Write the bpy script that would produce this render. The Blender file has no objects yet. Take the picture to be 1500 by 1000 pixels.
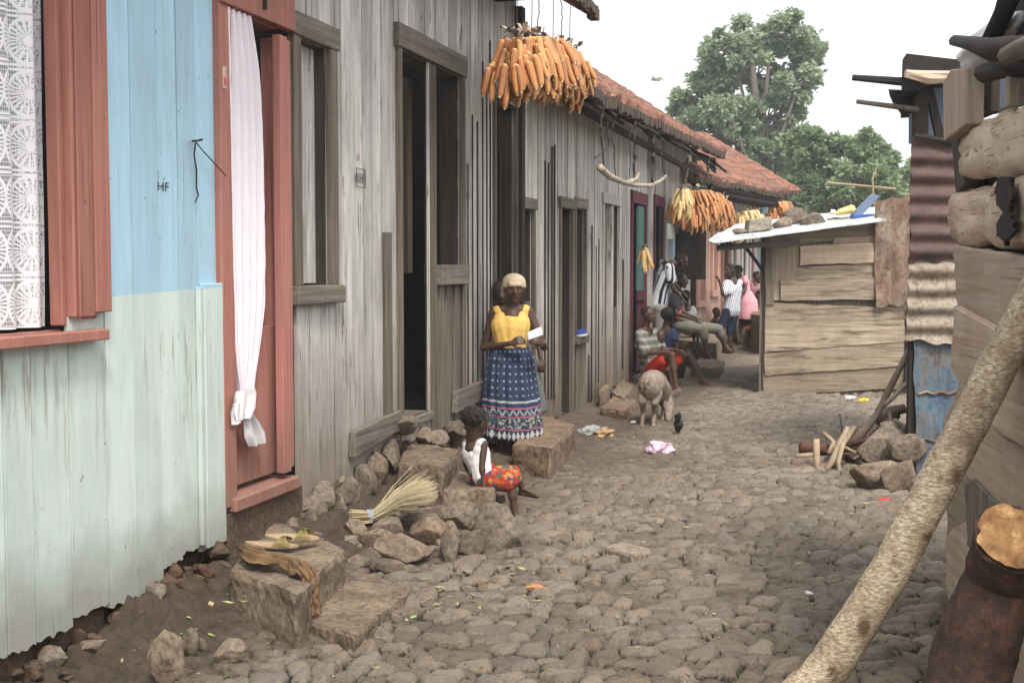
import bpy, bmesh, math, random
import numpy as np
from mathutils import Vector, Matrix, noise
R = math.radians
rnd = random.Random(11)
scene = bpy.context.scene
COL = scene.collection

# ---------------------------------------------------------------- camera
CAMH = 1.55; FPX = 1833.0; PITCH = math.atan(110 / FPX)
cd = bpy.data.cameras.new("camera"); cam = bpy.data.objects.new("camera", cd); COL.objects.link(cam)
cd.sensor_width = 36; cd.lens = 36 * FPX / 1500; cd.clip_start = .05; cd.clip_end = 3000
cam.location = (0, 0, CAMH); cam.rotation_euler = (R(90) - PITCH, 0, 0)
scene.camera = cam
# ---------------------------------------------------------------- light
SUN_EL, SUN_AZ = R(54), R(166)      # azimuth clockwise from +Y
w = bpy.data.worlds.new("World"); scene.world = w; w.use_nodes = True
nt = w.node_tree; nt.nodes.clear()
sky = nt.nodes.new('ShaderNodeTexSky'); sky.sky_type = 'NISHITA'; sky.sun_disc = False
sky.sun_elevation = SUN_EL; sky.sun_rotation = SUN_AZ; sky.air_density = 1.0; sky.dust_density = 6.0; sky.ozone_density = 1.0
hs = nt.nodes.new('ShaderNodeHueSaturation'); hs.inputs['Saturation'].default_value = .25; hs.inputs['Value'].default_value = 1.25
tcw = nt.nodes.new('ShaderNodeTexCoord'); nzw = nt.nodes.new('ShaderNodeTexNoise'); nzw.inputs['Scale'].default_value = 2.2; nzw.inputs['Detail'].default_value = 6
crw = nt.nodes.new('ShaderNodeValToRGB'); crw.color_ramp.elements[0].position = .38; crw.color_ramp.elements[1].position = .62
crw.color_ramp.elements[0].color = (.25, .25, .25, 1); crw.color_ramp.elements[1].color = (.85, .85, .85, 1)
mxw = nt.nodes.new('ShaderNodeMixRGB'); mxw.inputs[2].default_value = (9.0, 9.1, 9.3, 1)
bg = nt.nodes.new('ShaderNodeBackground'); bg.inputs[1].default_value = .115
wo = nt.nodes.new('ShaderNodeOutputWorld')
L = nt.links.new
L(sky.outputs[0], hs.inputs['Color']); L(tcw.outputs['Generated'], nzw.inputs['Vector']); L(nzw.outputs['Fac'], crw.inputs[0])
L(crw.outputs[0], mxw.inputs[0]); L(hs.outputs[0], mxw.inputs[1]); L(mxw.outputs[0], bg.inputs[0]); L(bg.outputs[0], wo.inputs[0])
sd = bpy.data.lights.new("sun", 'SUN'); sun = bpy.data.objects.new("sun", sd); COL.objects.link(sun)
sd.energy = 1.5; sd.angle = R(10); sd.color = (1, .94, .86)
sv = Vector((math.sin(SUN_AZ) * math.cos(SUN_EL), math.cos(SUN_AZ) * math.cos(SUN_EL), math.sin(SUN_EL)))
sun.rotation_euler = sv.to_track_quat('Z', 'Y').to_euler()
vs = scene.view_settings; vs.view_transform = 'Standard'; vs.look = 'None'; vs.gamma = 1; vs.exposure = 0.98
try: vs.use_curve_mapping = False
except Exception: pass

# ---------------------------------------------------------------- helpers
CP, SP = math.cos(PITCH), math.sin(PITCH)
def ray(px, py):
    x = (px - 750) / FPX; y = (500 - py) / FPX
    return Vector((x, CP + y * SP, y * CP - SP))          # camera forward is +Y tilted down
def at(px, py, Y):
    d = ray(px, py); return Vector((0, 0, CAMH)) + d * (Y / d.y)
def G(px, py, z=0.0):
    d = ray(px, py); return Vector((0, 0, CAMH)) + d * ((z - CAMH) / d.z)
class Frame:
    """vertical wall plane: u along the wall, w outward, z up"""
    def __init__(s, p0, d):
        s.p0 = Vector((p0[0], p0[1], 0)); s.d = Vector((d[0], d[1], 0)).normalized(); s.o = Vector((s.d.y, -s.d.x, 0))
        s.rz = math.atan2(s.d.y, s.d.x)
    def P(s, u, w, z): return s.p0 + s.d * u + s.o * w + Vector((0, 0, z))
    def un(s, px, py, w=0.0):
        r = ray(px, py); c = Vector((0, 0, CAMH)); q = s.p0 + s.o * w
        t = (q - c).dot(s.o) / r.dot(s.o); h = c + r * t
        return ((h - s.p0).dot(s.d), h.z)
    def U(s, px, w=0.0): return s.un(px, 390, w)[0]
    def Z(s, px, py, w=0.0): return s.un(px, py, w)[1]
MW = {}
def thing(name, label, cat, loc=(0, 0, 0), rz=0, group=None):
    o = bpy.data.objects.new(name, None); COL.objects.link(o); o.empty_display_size = .1
    o.location = loc; o.rotation_euler = (0, 0, rz); o['label'] = label; o['category'] = cat
    if group: o['group'] = group
    MW[o.name] = Matrix.Translation(Vector(loc)) @ Matrix.Rotation(rz, 4, 'Z')
    return o
class MB:
    def __init__(s): s.v = []; s.f = []; s.r = []; s.uv = None; s.k = []
    def add(s, vs, fs, r=None):
        b = len(s.v); s.v += [tuple(v) for v in vs]; s.f += [tuple(i + b for i in f) for f in fs]
        r = rnd.random() if r is None else r
        s.r += [r] * len(fs)
    def hexa(s, p, r=None):   # 8 points: bottom 4 ccw, top 4
        s.add(p, [(3, 2, 1, 0), (4, 5, 6, 7), (0, 1, 5, 4), (1, 2, 6, 5), (2, 3, 7, 6), (3, 0, 4, 7)], r)
    def fbox(s, F, u0, u1, w0, w1, z0, z1, r=None):
        s.hexa([F.P(u0, w1, z0), F.P(u1, w1, z0), F.P(u1, w0, z0), F.P(u0, w0, z0),
                F.P(u0, w1, z1), F.P(u1, w1, z1), F.P(u1, w0, z1), F.P(u0, w0, z1)], r)
    def fprism(s, F, poly, w0, w1, r=None):   # poly in (u,z)
        n = len(poly); vs = [F.P(u, w1, z) for u, z in poly] + [F.P(u, w0, z) for u, z in poly]
        s.add(vs, [tuple(range(n)), tuple(range(2 * n - 1, n - 1, -1))] + [(i, i + n, (i + 1) % n + n, (i + 1) % n) for i in range(n)], r)
    def tube(s, pts, rad, n=8, r=None, cap=True, jit=0):
        pts = [Vector(p) for p in pts]
        if not hasattr(rad, '__len__'): rad = [rad] * len(pts)
        vs = []; fs = []; up = Vector((0, 0, 1)); prev = None
        for i, p in enumerate(pts):
            t = (pts[min(i + 1, len(pts) - 1)] - pts[max(i - 1, 0)]).normalized()
            a = (prev - t * prev.dot(t)) if prev else (up.cross(t) if abs(t.z) < .95 else Vector((1, 0, 0)).cross(t))
            a.normalize(); prev = a; b = t.cross(a)
            for k in range(n):
                q = 2 * math.pi * k / n; rr = rad[i] * (1 + (rnd.uniform(-jit, jit) if jit else 0))
                vs.append(p + a * math.cos(q) * rr + b * math.sin(q) * rr)
        for i in range(len(pts) - 1):
            for k in range(n):
                fs.append((i * n + k, i * n + (k + 1) % n, (i + 1) * n + (k + 1) % n, (i + 1) * n + k))
        if cap: fs += [tuple(range(n - 1, -1, -1)), tuple((len(pts) - 1) * n + k for k in range(n))]
        s.add(vs, fs, r)
    def ell(s, c, rad, M=None, n=12, m=8, r=None):
        c = Vector(c); vs = []; fs = []
        for j in range(1, m):
            for k in range(n):
                th = math.pi * j / m; ph = 2 * math.pi * k / n
                v = Vector((rad[0] * math.sin(th) * math.cos(ph), rad[1] * math.sin(th) * math.sin(ph), rad[2] * math.cos(th)))
                vs.append(c + (M @ v if M else v))
        t = Vector((0, 0, rad[2])); vs += [c + (M @ t if M else t), c - (M @ t if M else t)]
        for j in range(m - 2):
            for k in range(n): fs.append((j * n + k, (j + 1) * n + k, (j + 1) * n + (k + 1) % n, j * n + (k + 1) % n))
        T = len(vs) - 2
        for k in range(n): fs += [(T, k, (k + 1) % n), (T + 1, (m - 2) * n + (k + 1) % n, (m - 2) * n + k)]
        s.add(vs, fs, r)
    def cap(s, a, b, ra, rb, n=10):
        a = Vector(a); b = Vector(b); t = (b - a)
        L_ = t.length or 1e-4; t = t / L_ if L_ > 1e-4 else Vector((0, 0, 1))
        pts = []; rr = []
        for q in (80, 60, 35): pts.append(a - t * ra * math.sin(R(q))); rr.append(ra * math.cos(R(q)))
        for k in range(4): pts.append(a.lerp(b, k / 3)); rr.append(ra + (rb - ra) * k / 3)
        for q in (35, 60, 80): pts.append(b + t * rb * math.sin(R(q))); rr.append(rb * math.cos(R(q)))
        s.tube(pts, rr, n)
def mesh_of(name, mb, mat, M=None, smooth=False):
    me = bpy.data.meshes.new(name)
    vs = mb.v
    if M is not None:
        Mi = M.inverted(); vs = [tuple(Mi @ Vector(v)) for v in vs]
    me.from_pydata(vs, [], mb.f)
    at_ = me.attributes.new('rnd', 'FLOAT', 'FACE'); at_.data.foreach_set('value', mb.r)
    if mb.k: kk_ = me.attributes.new('kern', 'FLOAT', 'FACE'); kk_.data.foreach_set('value', mb.k)
    if mb.uv is not None:
        uvl = me.uv_layers.new(name='UVMap'); buf = []
        for f in mb.f:
            for i in f: buf += mb.uv[i]
        uvl.data.foreach_set('uv', buf)
    if mat: me.materials.append(mat)
    if smooth: me.polygons.foreach_set('use_smooth', [True] * len(me.polygons))
    me.update(); return me
def part(name, mb, mat, parent, smooth=False, label=None, bevel=0):
    M = MW[parent.name]
    o = bpy.data.objects.new(name, mesh_of(name, mb, mat, M, smooth)); COL.objects.link(o); o.parent = parent
    MW[o.name] = M
    if label: o['label'] = label
    if bevel:
        m = o.modifiers.new('b', 'BEVEL'); m.width = bevel; m.segments = 1; m.limit_method = 'ANGLE'
    return o
def solo(name, mb, mat, label, cat, group=None, smooth=False, loc=None, kind=None):
    """a one-mesh top-level thing with its origin at its base"""
    if loc is None:
        xs = [v[0] for v in mb.v]; ys = [v[1] for v in mb.v]; zs = [v[2] for v in mb.v]
        loc = ((min(xs) + max(xs)) / 2, (min(ys) + max(ys)) / 2, min(zs))
    M = Matrix.Translation(Vector(loc))
    o = bpy.data.objects.new(name, mesh_of(name, mb, mat, M, smooth)); o.location = loc; COL.objects.link(o); MW[o.name] = M
    if label: o['label'] = label
    if cat: o['category'] = cat
    if group: o['group'] = group
    if kind: o['kind'] = kind
    return o

# ---------------------------------------------------------------- node helpers
class NB:
    def __init__(s, name):
        s.m = bpy.data.materials.new(name); s.m.use_nodes = True; s.t = s.m.node_tree; s.t.nodes.clear()
        s.out = s.n('OutputMaterial'); s.b = s.n('BsdfPrincipled'); s.l(s.b.outputs[0], s.out.inputs[0]); s.b.inputs['Roughness'].default_value = .85
        s.b.inputs['Specular IOR Level'].default_value = .3
    def n(s, t): return s.t.nodes.new('ShaderNode' + t)
    def l(s, a, b): s.t.links.new(a, b)
    def set(s, inp, v):
        if isinstance(v, (int, float)): inp.default_value = v
        elif isinstance(v, (tuple, list)): inp.default_value = tuple(v) + ((1,) if len(v) == 3 and len(inp.default_value) == 4 else ())
        else: s.l(v, inp)
    def attr(s, nme='rnd'):
        a = s.n('Attribute'); a.attribute_name = nme; return a.outputs['Fac']
    def coord(s, k='Object'): return s.n('TexCoord').outputs[k]
    def map(s, v, sc=(1, 1, 1), rot=(0, 0, 0), loc=(0, 0, 0)):
        m = s.n('Mapping'); s.l(v, m.inputs[0]); m.inputs['Scale'].default_value = sc; m.inputs['Rotation'].default_value = rot; s.set(m.inputs['Location'], loc); return m.outputs[0]
    def offs(s, v, k=17.3):
        c = s.n('VectorMath'); c.operation = 'SCALE'; c.inputs[0].default_value = (k, k * .7, k * 1.3); s.l(s.attr(), c.inputs['Scale'])
        a = s.n('VectorMath'); a.operation = 'ADD'; s.l(v, a.inputs[0]); s.l(c.outputs[0], a.inputs[1]); return a.outputs[0]
    def noise(s, v, sc, det=5, ro=.6, di=0):
        x = s.n('TexNoise'); s.l(v, x.inputs['Vector']); x.inputs['Scale'].default_value = sc; x.inputs['Detail'].default_value = det
        x.inputs['Roughness'].default_value = ro; x.inputs['Distortion'].default_value = di; return x.outputs['Fac']
    def voro(s, v, sc, feat='F1', out='Distance'):
        x = s.n('TexVoronoi'); s.l(v, x.inputs['Vector']); x.inputs['Scale'].default_value = sc; x.feature = feat; return x.outputs[out]
    def wave(s, v, sc, di=0, dirn='X', prof='SIN', det=2):
        x = s.n('TexWave'); s.l(v, x.inputs['Vector']); x.inputs['Scale'].default_value = sc; x.inputs['Distortion'].default_value = di
        x.bands_direction = dirn; x.wave_profile = prof; x.inputs['Detail'].default_value = det; return x.outputs['Fac']
    def ramp(s, f, st, const=False):
        r = s.n('ValToRGB'); s.l(f, r.inputs[0]); e = r.color_ramp.elements
        if const: r.color_ramp.interpolation = 'CONSTANT'
        while len(e) < len(st): e.new(.5)
        for i, (p, c) in enumerate(st):
            e[i].position = p; e[i].color = tuple(c) + (1,) if hasattr(c, '__len__') else (c, c, c, 1)
        return r.outputs[0]
    def mix(s, f, a, b, bt='MIX'):
        m = s.n('MixRGB'); m.blend_type = bt; s.set(m.inputs[0], f); s.set(m.inputs[1], a); s.set(m.inputs[2], b); return m.outputs[0]
    def mth(s, op, a, b=0.0, c=None, clamp=False):
        m = s.n('Math'); m.operation = op; s.set(m.inputs[0], a); s.set(m.inputs[1], b); m.use_clamp = clamp
        if c is not None: s.set(m.inputs[2], c)
        return m.outputs[0]
    def sep(s, v):
        x = s.n('SeparateXYZ'); s.l(v, x.inputs[0]); return x.outputs
    def bump(s, h, st=.3, di=.01):
        b = s.n('Bump'); s.l(h, b.inputs['Height']); b.inputs['Strength'].default_value = st; b.inputs['Distance'].default_value = di
        s.l(b.outputs[0], s.b.inputs['Normal'])
    def col(s, c): s.set(s.b.inputs['Base Color'], c)
    def rough(s, c): s.set(s.b.inputs['Roughness'], c)
def mul(c, k): return tuple(x * k for x in c)

def wood(name, c1, c2, dark=(.03, .025, .02), axis='z', cracks=.5, peel=None, peel_amt=.35, split=None, dirt=None, vary=.35, fine=1.0, ckt=.32, blotk=.35, plain=False):
    b = NB(name); co = b.coord(); oc = b.offs(co)
    sc = {'z': (38, 38, 1.6), 'x': (1.6, 38, 38), 'y': (38, 1.6, 38)}[axis]
    v = b.map(oc, mul(sc, fine)); g = b.noise(v, 1, 6, .6, .2)
    c = b.ramp(g, [(.3, c1), (.7, c2)])
    if split:     # two-tone paint: upper colours above a height line
        x, y, z = b.sep(co)
        wv = b.mth('ADD', z, b.mth('MULTIPLY', b.noise(co, 9, 2), .02))
        k = b.mth('GREATER_THAN', b.mth('SUBTRACT', wv, b.mth('MULTIPLY', x, split[3])), split[2])
        c = b.mix(k, c, b.ramp(g, [(.3, split[0]), (.7, split[1])]))
        ru = b.ramp(b.noise(b.map(oc, (22, 22, 2.2)), 1, 4, .6), [(.56, 0.0), (.68, .75)]); zr = b.ramp(z, [(.15 * 2, 0.0), (.42, .15), (.62, 1.0), (.645, 0.0)]) ; zr = b.ramp(b.mth('DIVIDE', z, 2.0), [(.30, 0.0), (.60, 1.0), (.66, 0.0)]); c = b.mix(b.mth('MULTIPLY', ru, zr), c, (.30, .21, .13))
    vv = b.ramp(b.attr(), [(0, 1 - vary), (1, 1.0)])
    c = b.mix(1, c, vv, 'MULTIPLY')
    blot = b.noise(b.map(oc, (3.2, 3.2, .9)), 1.3, 5, .7)
    c = b.mix(b.ramp(blot, [(.42, 0.0), (.70, blotk)]), c, mul(c1, .45))
    h = g
    if peel:
        pm = b.noise(b.map(oc, {'z': (15, 15, 1.7), 'x': (1.7, 15, 15), 'y': (15, 1.7, 15)}[axis]), 1, 9, .72, .3)
        pk = b.ramp(pm, [(1 - peel_amt - .03, 0.0), (1 - peel_amt + .05, 1.0)])
        c = b.mix(pk, c, peel)
        h = b.mth('SUBTRACT', h, b.mth('MULTIPLY', pk, .5))
    ck = b.noise(b.map(oc, {'z': (95, 95, 1.3), 'x': (1.3, 95, 95), 'y': (95, 1.3, 95)}[axis]), 1, 3, .5, .2)
    kk = b.ramp(ck, [(ckt, 1.0), (ckt + .07, 0.0)])
    kk = b.mth('MULTIPLY', kk, cracks)
    c = b.mix(kk, c, dark)
    sp = b.ramp(b.noise(b.map(oc, (16, 16, 9)), 2, 4, .6), [(.27, 1.0), (.31, 0.0)])
    c = b.mix(b.mth('MULTIPLY', sp, .7), c, dark)
    if dirt:
        z = b.sep(co)[2]
        dz = b.mth('ADD', z, b.mth('MULTIPLY', b.noise(co, 5, 4), -.35))
        c = b.mix(b.ramp(dz, [(dirt[0], dirt[2] if len(dirt) > 2 else .85), (dirt[1], 0.0)]), c, b.ramp(blot, [(.35, (.085, .058, .038)), (.6, (.20, .15, .105))]))
    b.col(c); b.rough(.9)
    b.bump(b.mth('SUBTRACT', h, b.mth('MULTIPLY', kk, 1.0)), .3, .004)
    return b.m
def plainmat(name, c, c2=None, sc=20, rough=.8, bump=.2, metal=0):
    b = NB(name); co = b.coord(); g = b.noise(co, sc, 5, .65)
    b.col(b.ramp(g, [(.32, c), (.68, c2 or mul(c, .7))])); b.rough(rough); b.b.inputs['Metallic'].default_value = metal
    if bump: b.bump(g, bump, .01)
    return b.m

M = {}
M['greenboard'] = wood('painted_boards', (.575, .67, .62), (.655, .735, .695), peel=(.40, .44, .40), peel_amt=.10, cracks=.75, ckt=.235,
                       split=((.37, .57, .69), (.43, .64, .77), 1.335, .03), vary=.10, dirt=(.10, .40, .6))
M['pink'] = wood('pink_paint', (.36, .145, .11), (.46, .21, .165), dark=(.06, .03, .02), peel=(.30, .19, .15), peel_amt=.14, vary=.22, cracks=.8, ckt=.27)
M['pinkbig'] = wood('pink_door_paint', (.42, .165, .13), (.50, .235, .19), dark=(.08, .03, .02), peel=(.45, .38, .33), peel_amt=.14, vary=.2, dirt=(.3, .75, .5))
M['grey'] = wood('weathered_white_boards', (.50, .47, .43), (.76, .74, .70), dark=(.03, .022, .016), peel=(.135, .10, .07), peel_amt=.39, cracks=.85, vary=.38, dirt=(.1, 1.6, .85), fine=.8, blotk=.7)
M['grey2'] = wood('weathered_pale_boards', (.50, .465, .42), (.75, .72, .67), dark=(.03, .022, .016), peel=(.14, .10, .068), peel_amt=.38, cracks=.8, vary=.38, dirt=(-.1, 1.8, .92), fine=.8, blotk=.7)
M['frame'] = wood('bare_grey_frame', (.11, .085, .065), (.24, .20, .155), dark=(.02, .016, .012), peel=(.19, .115, .095), peel_amt=.36, vary=.3)
M['framex'] = wood('bare_grey_beam', (.12, .10, .08), (.27, .235, .195), dark=(.02, .016, .012), peel=(.19, .115, .095), peel_amt=.36, vary=.3, axis='x')
M['batten'] = wood('old_batten', (.11, .09, .07), (.30, .26, .21), dark=(.02, .016, .012), vary=.4)
M['darkwood'] = wood('dark_wood', (.024, .019, .015), (.055, .043, .034), vary=.5)
M['jamb'] = wood('dark_jamb', (.040, .032, .026), (.085, .07, .055), vary=.3)  # frame wood darkened: the shade of the reveals is put into the colour
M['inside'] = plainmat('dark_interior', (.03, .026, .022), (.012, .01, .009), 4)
M['shack'] = wood('shack_boards', (.27, .21, .145), (.50, .42, .31), dark=(.05, .035, .02), axis='x', cracks=.6, vary=.6, peel=(.15, .11, .075), peel_amt=.44)
M['slab'] = wood('slab_wood', (.48, .345, .24), (.70, .57, .44), dark=(.07, .045, .03), axis='x', cracks=.4, vary=.4, peel=(.22, .16, .12), peel_amt=.36, fine=.8)
M['slabv'] = wood('slab_wood_upright', (.27, .205, .15), (.46, .38, .29), dark=(.06, .04, .03), axis='z', cracks=.5, vary=.3)
M['char'] = plainmat('charred_wood', (.03, .024, .02), (.012, .01, .009), 14, .85, .5)
M['purple'] = wood('purple_paint', (.13, .035, .055), (.20, .06, .09), vary=.2)
M['teal'] = wood('teal_paint', (.09, .20, .16), (.15, .30, .25), vary=.2)
M['salmon'] = wood('salmon_paint', (.50, .29, .23), (.66, .43, .35), vary=.2, dirt=(.0, 1.1, .6))
M['cream'] = wood('cream_paint', (.50, .46, .34), (.66, .61, .47), vary=.3, dirt=(0., 1.1, .6))
M['orangew'] = wood('orange_brown_paint', (.30, .155, .10), (.42, .23, .155), vary=.3)
M['blue'] = wood('pale_blue_paint', (.34, .52, .60), (.46, .64, .72), vary=.2)
M['nearblack'] = plainmat('wire_iron', (.03, .025, .022), (.05, .035, .03), 30, .7)
def stone(name, c1, c2, sc=6, bump=.6, c3=None):
    b = NB(name); co = b.coord(); oi = b.n('ObjectInfo')
    a = b.n('VectorMath'); a.operation = 'ADD'; b.l(co, a.inputs[0]); s_ = b.n('VectorMath'); s_.operation = 'SCALE'; s_.inputs[0].default_value = (31, 17, 23); b.l(oi.outputs['Random'], s_.inputs['Scale']); b.l(s_.outputs[0], a.inputs[1]); v = a.outputs[0]
    g = b.noise(v, sc, 8, .7); h = b.noise(v, sc * 6, 5, .7)
    c = b.ramp(g, [(.3, c1), (.66, c2)]); c = b.mix(b.ramp(h, [(.36, .75), (.55, 0.0)]), c, mul(c1, .5))
    c = b.mix(b.ramp(h, [(.6, 0.0), (.75, .5)]), c, mul(c2, 1.35))
    c = b.mix(1, c, b.ramp(oi.outputs['Random'], [(0, (.72, .66, .6)), (.5, (1, .96, .9)), (1, (1.0, .85, .74))]), 'MULTIPLY')
    b.col(c); b.rough(.92); b.bump(b.mth('ADD', g, b.mth('MULTIPLY', h, .35)), bump, .02); return b.m
M['rock'] = stone('rock', (.12, .10, .08), (.27, .23, .185))
M['step'] = stone('step_stone', (.13, .10, .075), (.29, .235, .175), 5)
M['mud'] = stone('mud_plaster', (.075, .05, .034), (.15, .105, .075), 9, .9)

# ---------------------------------------------------------------- ground
def hash2(ix, iy, k):
    n = (ix.astype(np.int64) * 374761393 + iy.astype(np.int64) * 668265263 + k * 974634777) & 0x7fffffff
    n = ((n ^ (n >> 13)) * 1274126177) & 0x7fffffff
    n = n ^ (n >> 16)
    return (n & 0xffff) / 65535.0
def vnoise(x, y, k=0):
    ix = np.floor(x); iy = np.floor(y); fx = x - ix; fy = y - iy; fx = fx * fx * (3 - 2 * fx); fy = fy * fy * (3 - 2 * fy)
    a = hash2(ix, iy, k); b_ = hash2(ix + 1, iy, k); c = hash2(ix, iy + 1, k); d = hash2(ix + 1, iy + 1, k)
    return (a * (1 - fx) + b_ * fx) * (1 - fy) + (c * (1 - fx) + d * fx) * fy
def fbm(x, y, k=0, o=4):
    s = 0; a = .5
    for i in range(o): s = s + a * (vnoise(x * 2 ** i, y * 2 ** i, k + i) - .5); a *= .5
    return s
def worley(x, y, k=0):
    ix = np.floor(x); iy = np.floor(y); f1 = np.full(x.shape, 9.); f2 = np.full(x.shape, 9.); idr = np.zeros(x.shape); cx = np.zeros(x.shape); cy = np.zeros(x.shape)
    for dx in (-1, 0, 1):
        for dy in (-1, 0, 1):
            jx = ix + dx; jy = iy + dy
            qx = jx + .12 + .76 * hash2(jx, jy, k); qy = jy + .12 + .76 * hash2(jx, jy, k + 5); h = hash2(jx, jy, k + 9)
            d = np.sqrt((x - qx) ** 2 + (y - qy) ** 2) * (1.30 - .62 * h)
            m = d < f1
            f2 = np.where(m, f1, np.minimum(f2, d)); idr = np.where(m, h, idr); cx = np.where(m, x - qx, cx); cy = np.where(m, y - qy, cy); f1 = np.where(m, d, f1)
    return f1, f2, idr, cx, cy
WS = .278; WX = -2.95
def base_h(X, Y):
    """large shape of the ground: bank of earth against the left row, slow rise far away"""
    dw = (X - (WX + WS * Y)) * .9635                       # distance out from the left wall
    bh = np.interp(Y, [0, 4, 5, 6, 7, 8, 9.5, 11, 14, 30], [.0, .02, .10, .20, .23, .20, .13, .08, .05, .03])
    bw = np.interp(Y, [0, 5, 6.5, 8, 10, 30], [1.0, 1.0, .8, .65, .6, .5])
    t = np.clip(1 - (dw - .02) / bw, 0, 1); z = bh * t ** 1.3 * np.where(dw < -1, 0, 1)
    z = z + np.where(Y > 23, np.clip(Y - 23, 0, 40) * .05, 0)
    z = z + .03 * np.clip((X - (.6 + .278 * Y)) / 1.0, 0, 1) * (Y > 5)
    return z
def surf(x, y):
    z = base_h(x, y) + .05 * fbm(x * .7, y * .7, 3)
    wx = x + .12 * fbm(x * 5, y * 5, 21, 3) ; wy = y + .10 * fbm(x * 5, y * 5, 31, 3)
    # stones run in rough courses across the lane; two sizes
    th = .27; c, s = math.cos(th), math.sin(th)
    rx = wx * c - wy * s; ry = wx * s + wy * c
    f1, f2, idr, cx, cy = worley(rx / .108, ry / .077, 2)
    e = np.clip((f2 - f1) / .34, 0, 1); dome = np.sin(np.clip(e * 1.5, 0, 1) * 1.5708) * .75 + .25 * e
    g1, g2, idg, gx_, gy_ = worley(rx / .055 + 7, ry / .046, 40)
    e2 = np.clip((g2 - g1) / .35, 0, 1)
    dw = (x - (WX + WS * y)) * .9635
    dirt = np.clip(1.15 - (dw - np.interp(y, [6, 8, 10], [.28, .40, .60])) / np.interp(y, [6, 9], [.40, .75]) + .9 * fbm(x * 1.6, y * 1.6, 55) * 2, 0, 1)       # left side: earth with few stones
    dirt = np.where(dw < -.2, 1, dirt)
    patch = np.clip(fbm(x * 1.1, y * 1.1, 77) * 4 - .6, 0, 1) * .4                      # places of small stones
    amp = (1 - .72 * dirt)
    hs_ = .037 * dome * (0.5 + .8 * idr) + .014 * (idr - .5) * np.clip(e * 3, 0, 1) + (cx * (idr - .5) * .055 + cy * (hash2(np.floor(idr * 9999), np.zeros(x.shape), 3) - .5) * .08) * e
    h2 = .018 * np.sqrt(e2) * (.5 + idg)
    sel = np.clip(patch + .35 * dirt, 0, 1)
    z = z + np.clip(1 - (dw - .1) / .7, 0, 1) * (dw > -.3) * (y < 11) * (.13 * fbm(x * 3.3, y * 3.3, 101, 5) + .16 * np.abs(fbm(x * 9, y * 9, 111, 4)) + .08 * np.clip((worley(x / .16, y / .16, 9)[1] - worley(x / .16, y / .16, 9)[0]) * 2, 0, 1) * vnoise(x * 3, y * 3, 8))
    z = z + amp * (hs_ * (1 - sel) + h2 * sel) + .014 * fbm(x * 26, y * 26, 91, 3) + .02 * fbm(x * 2.2, y * 2.2, 93, 2) + dirt * .035 * fbm(x * 5, y * 5, 61, 4)
    far = y > 34
    z = np.where(far, base_h(x, y), z)
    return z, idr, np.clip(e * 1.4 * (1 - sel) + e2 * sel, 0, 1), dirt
def gz(X, Y): return float(surf(np.array([float(X)]), np.array([float(Y)]))[0][0])
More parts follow.
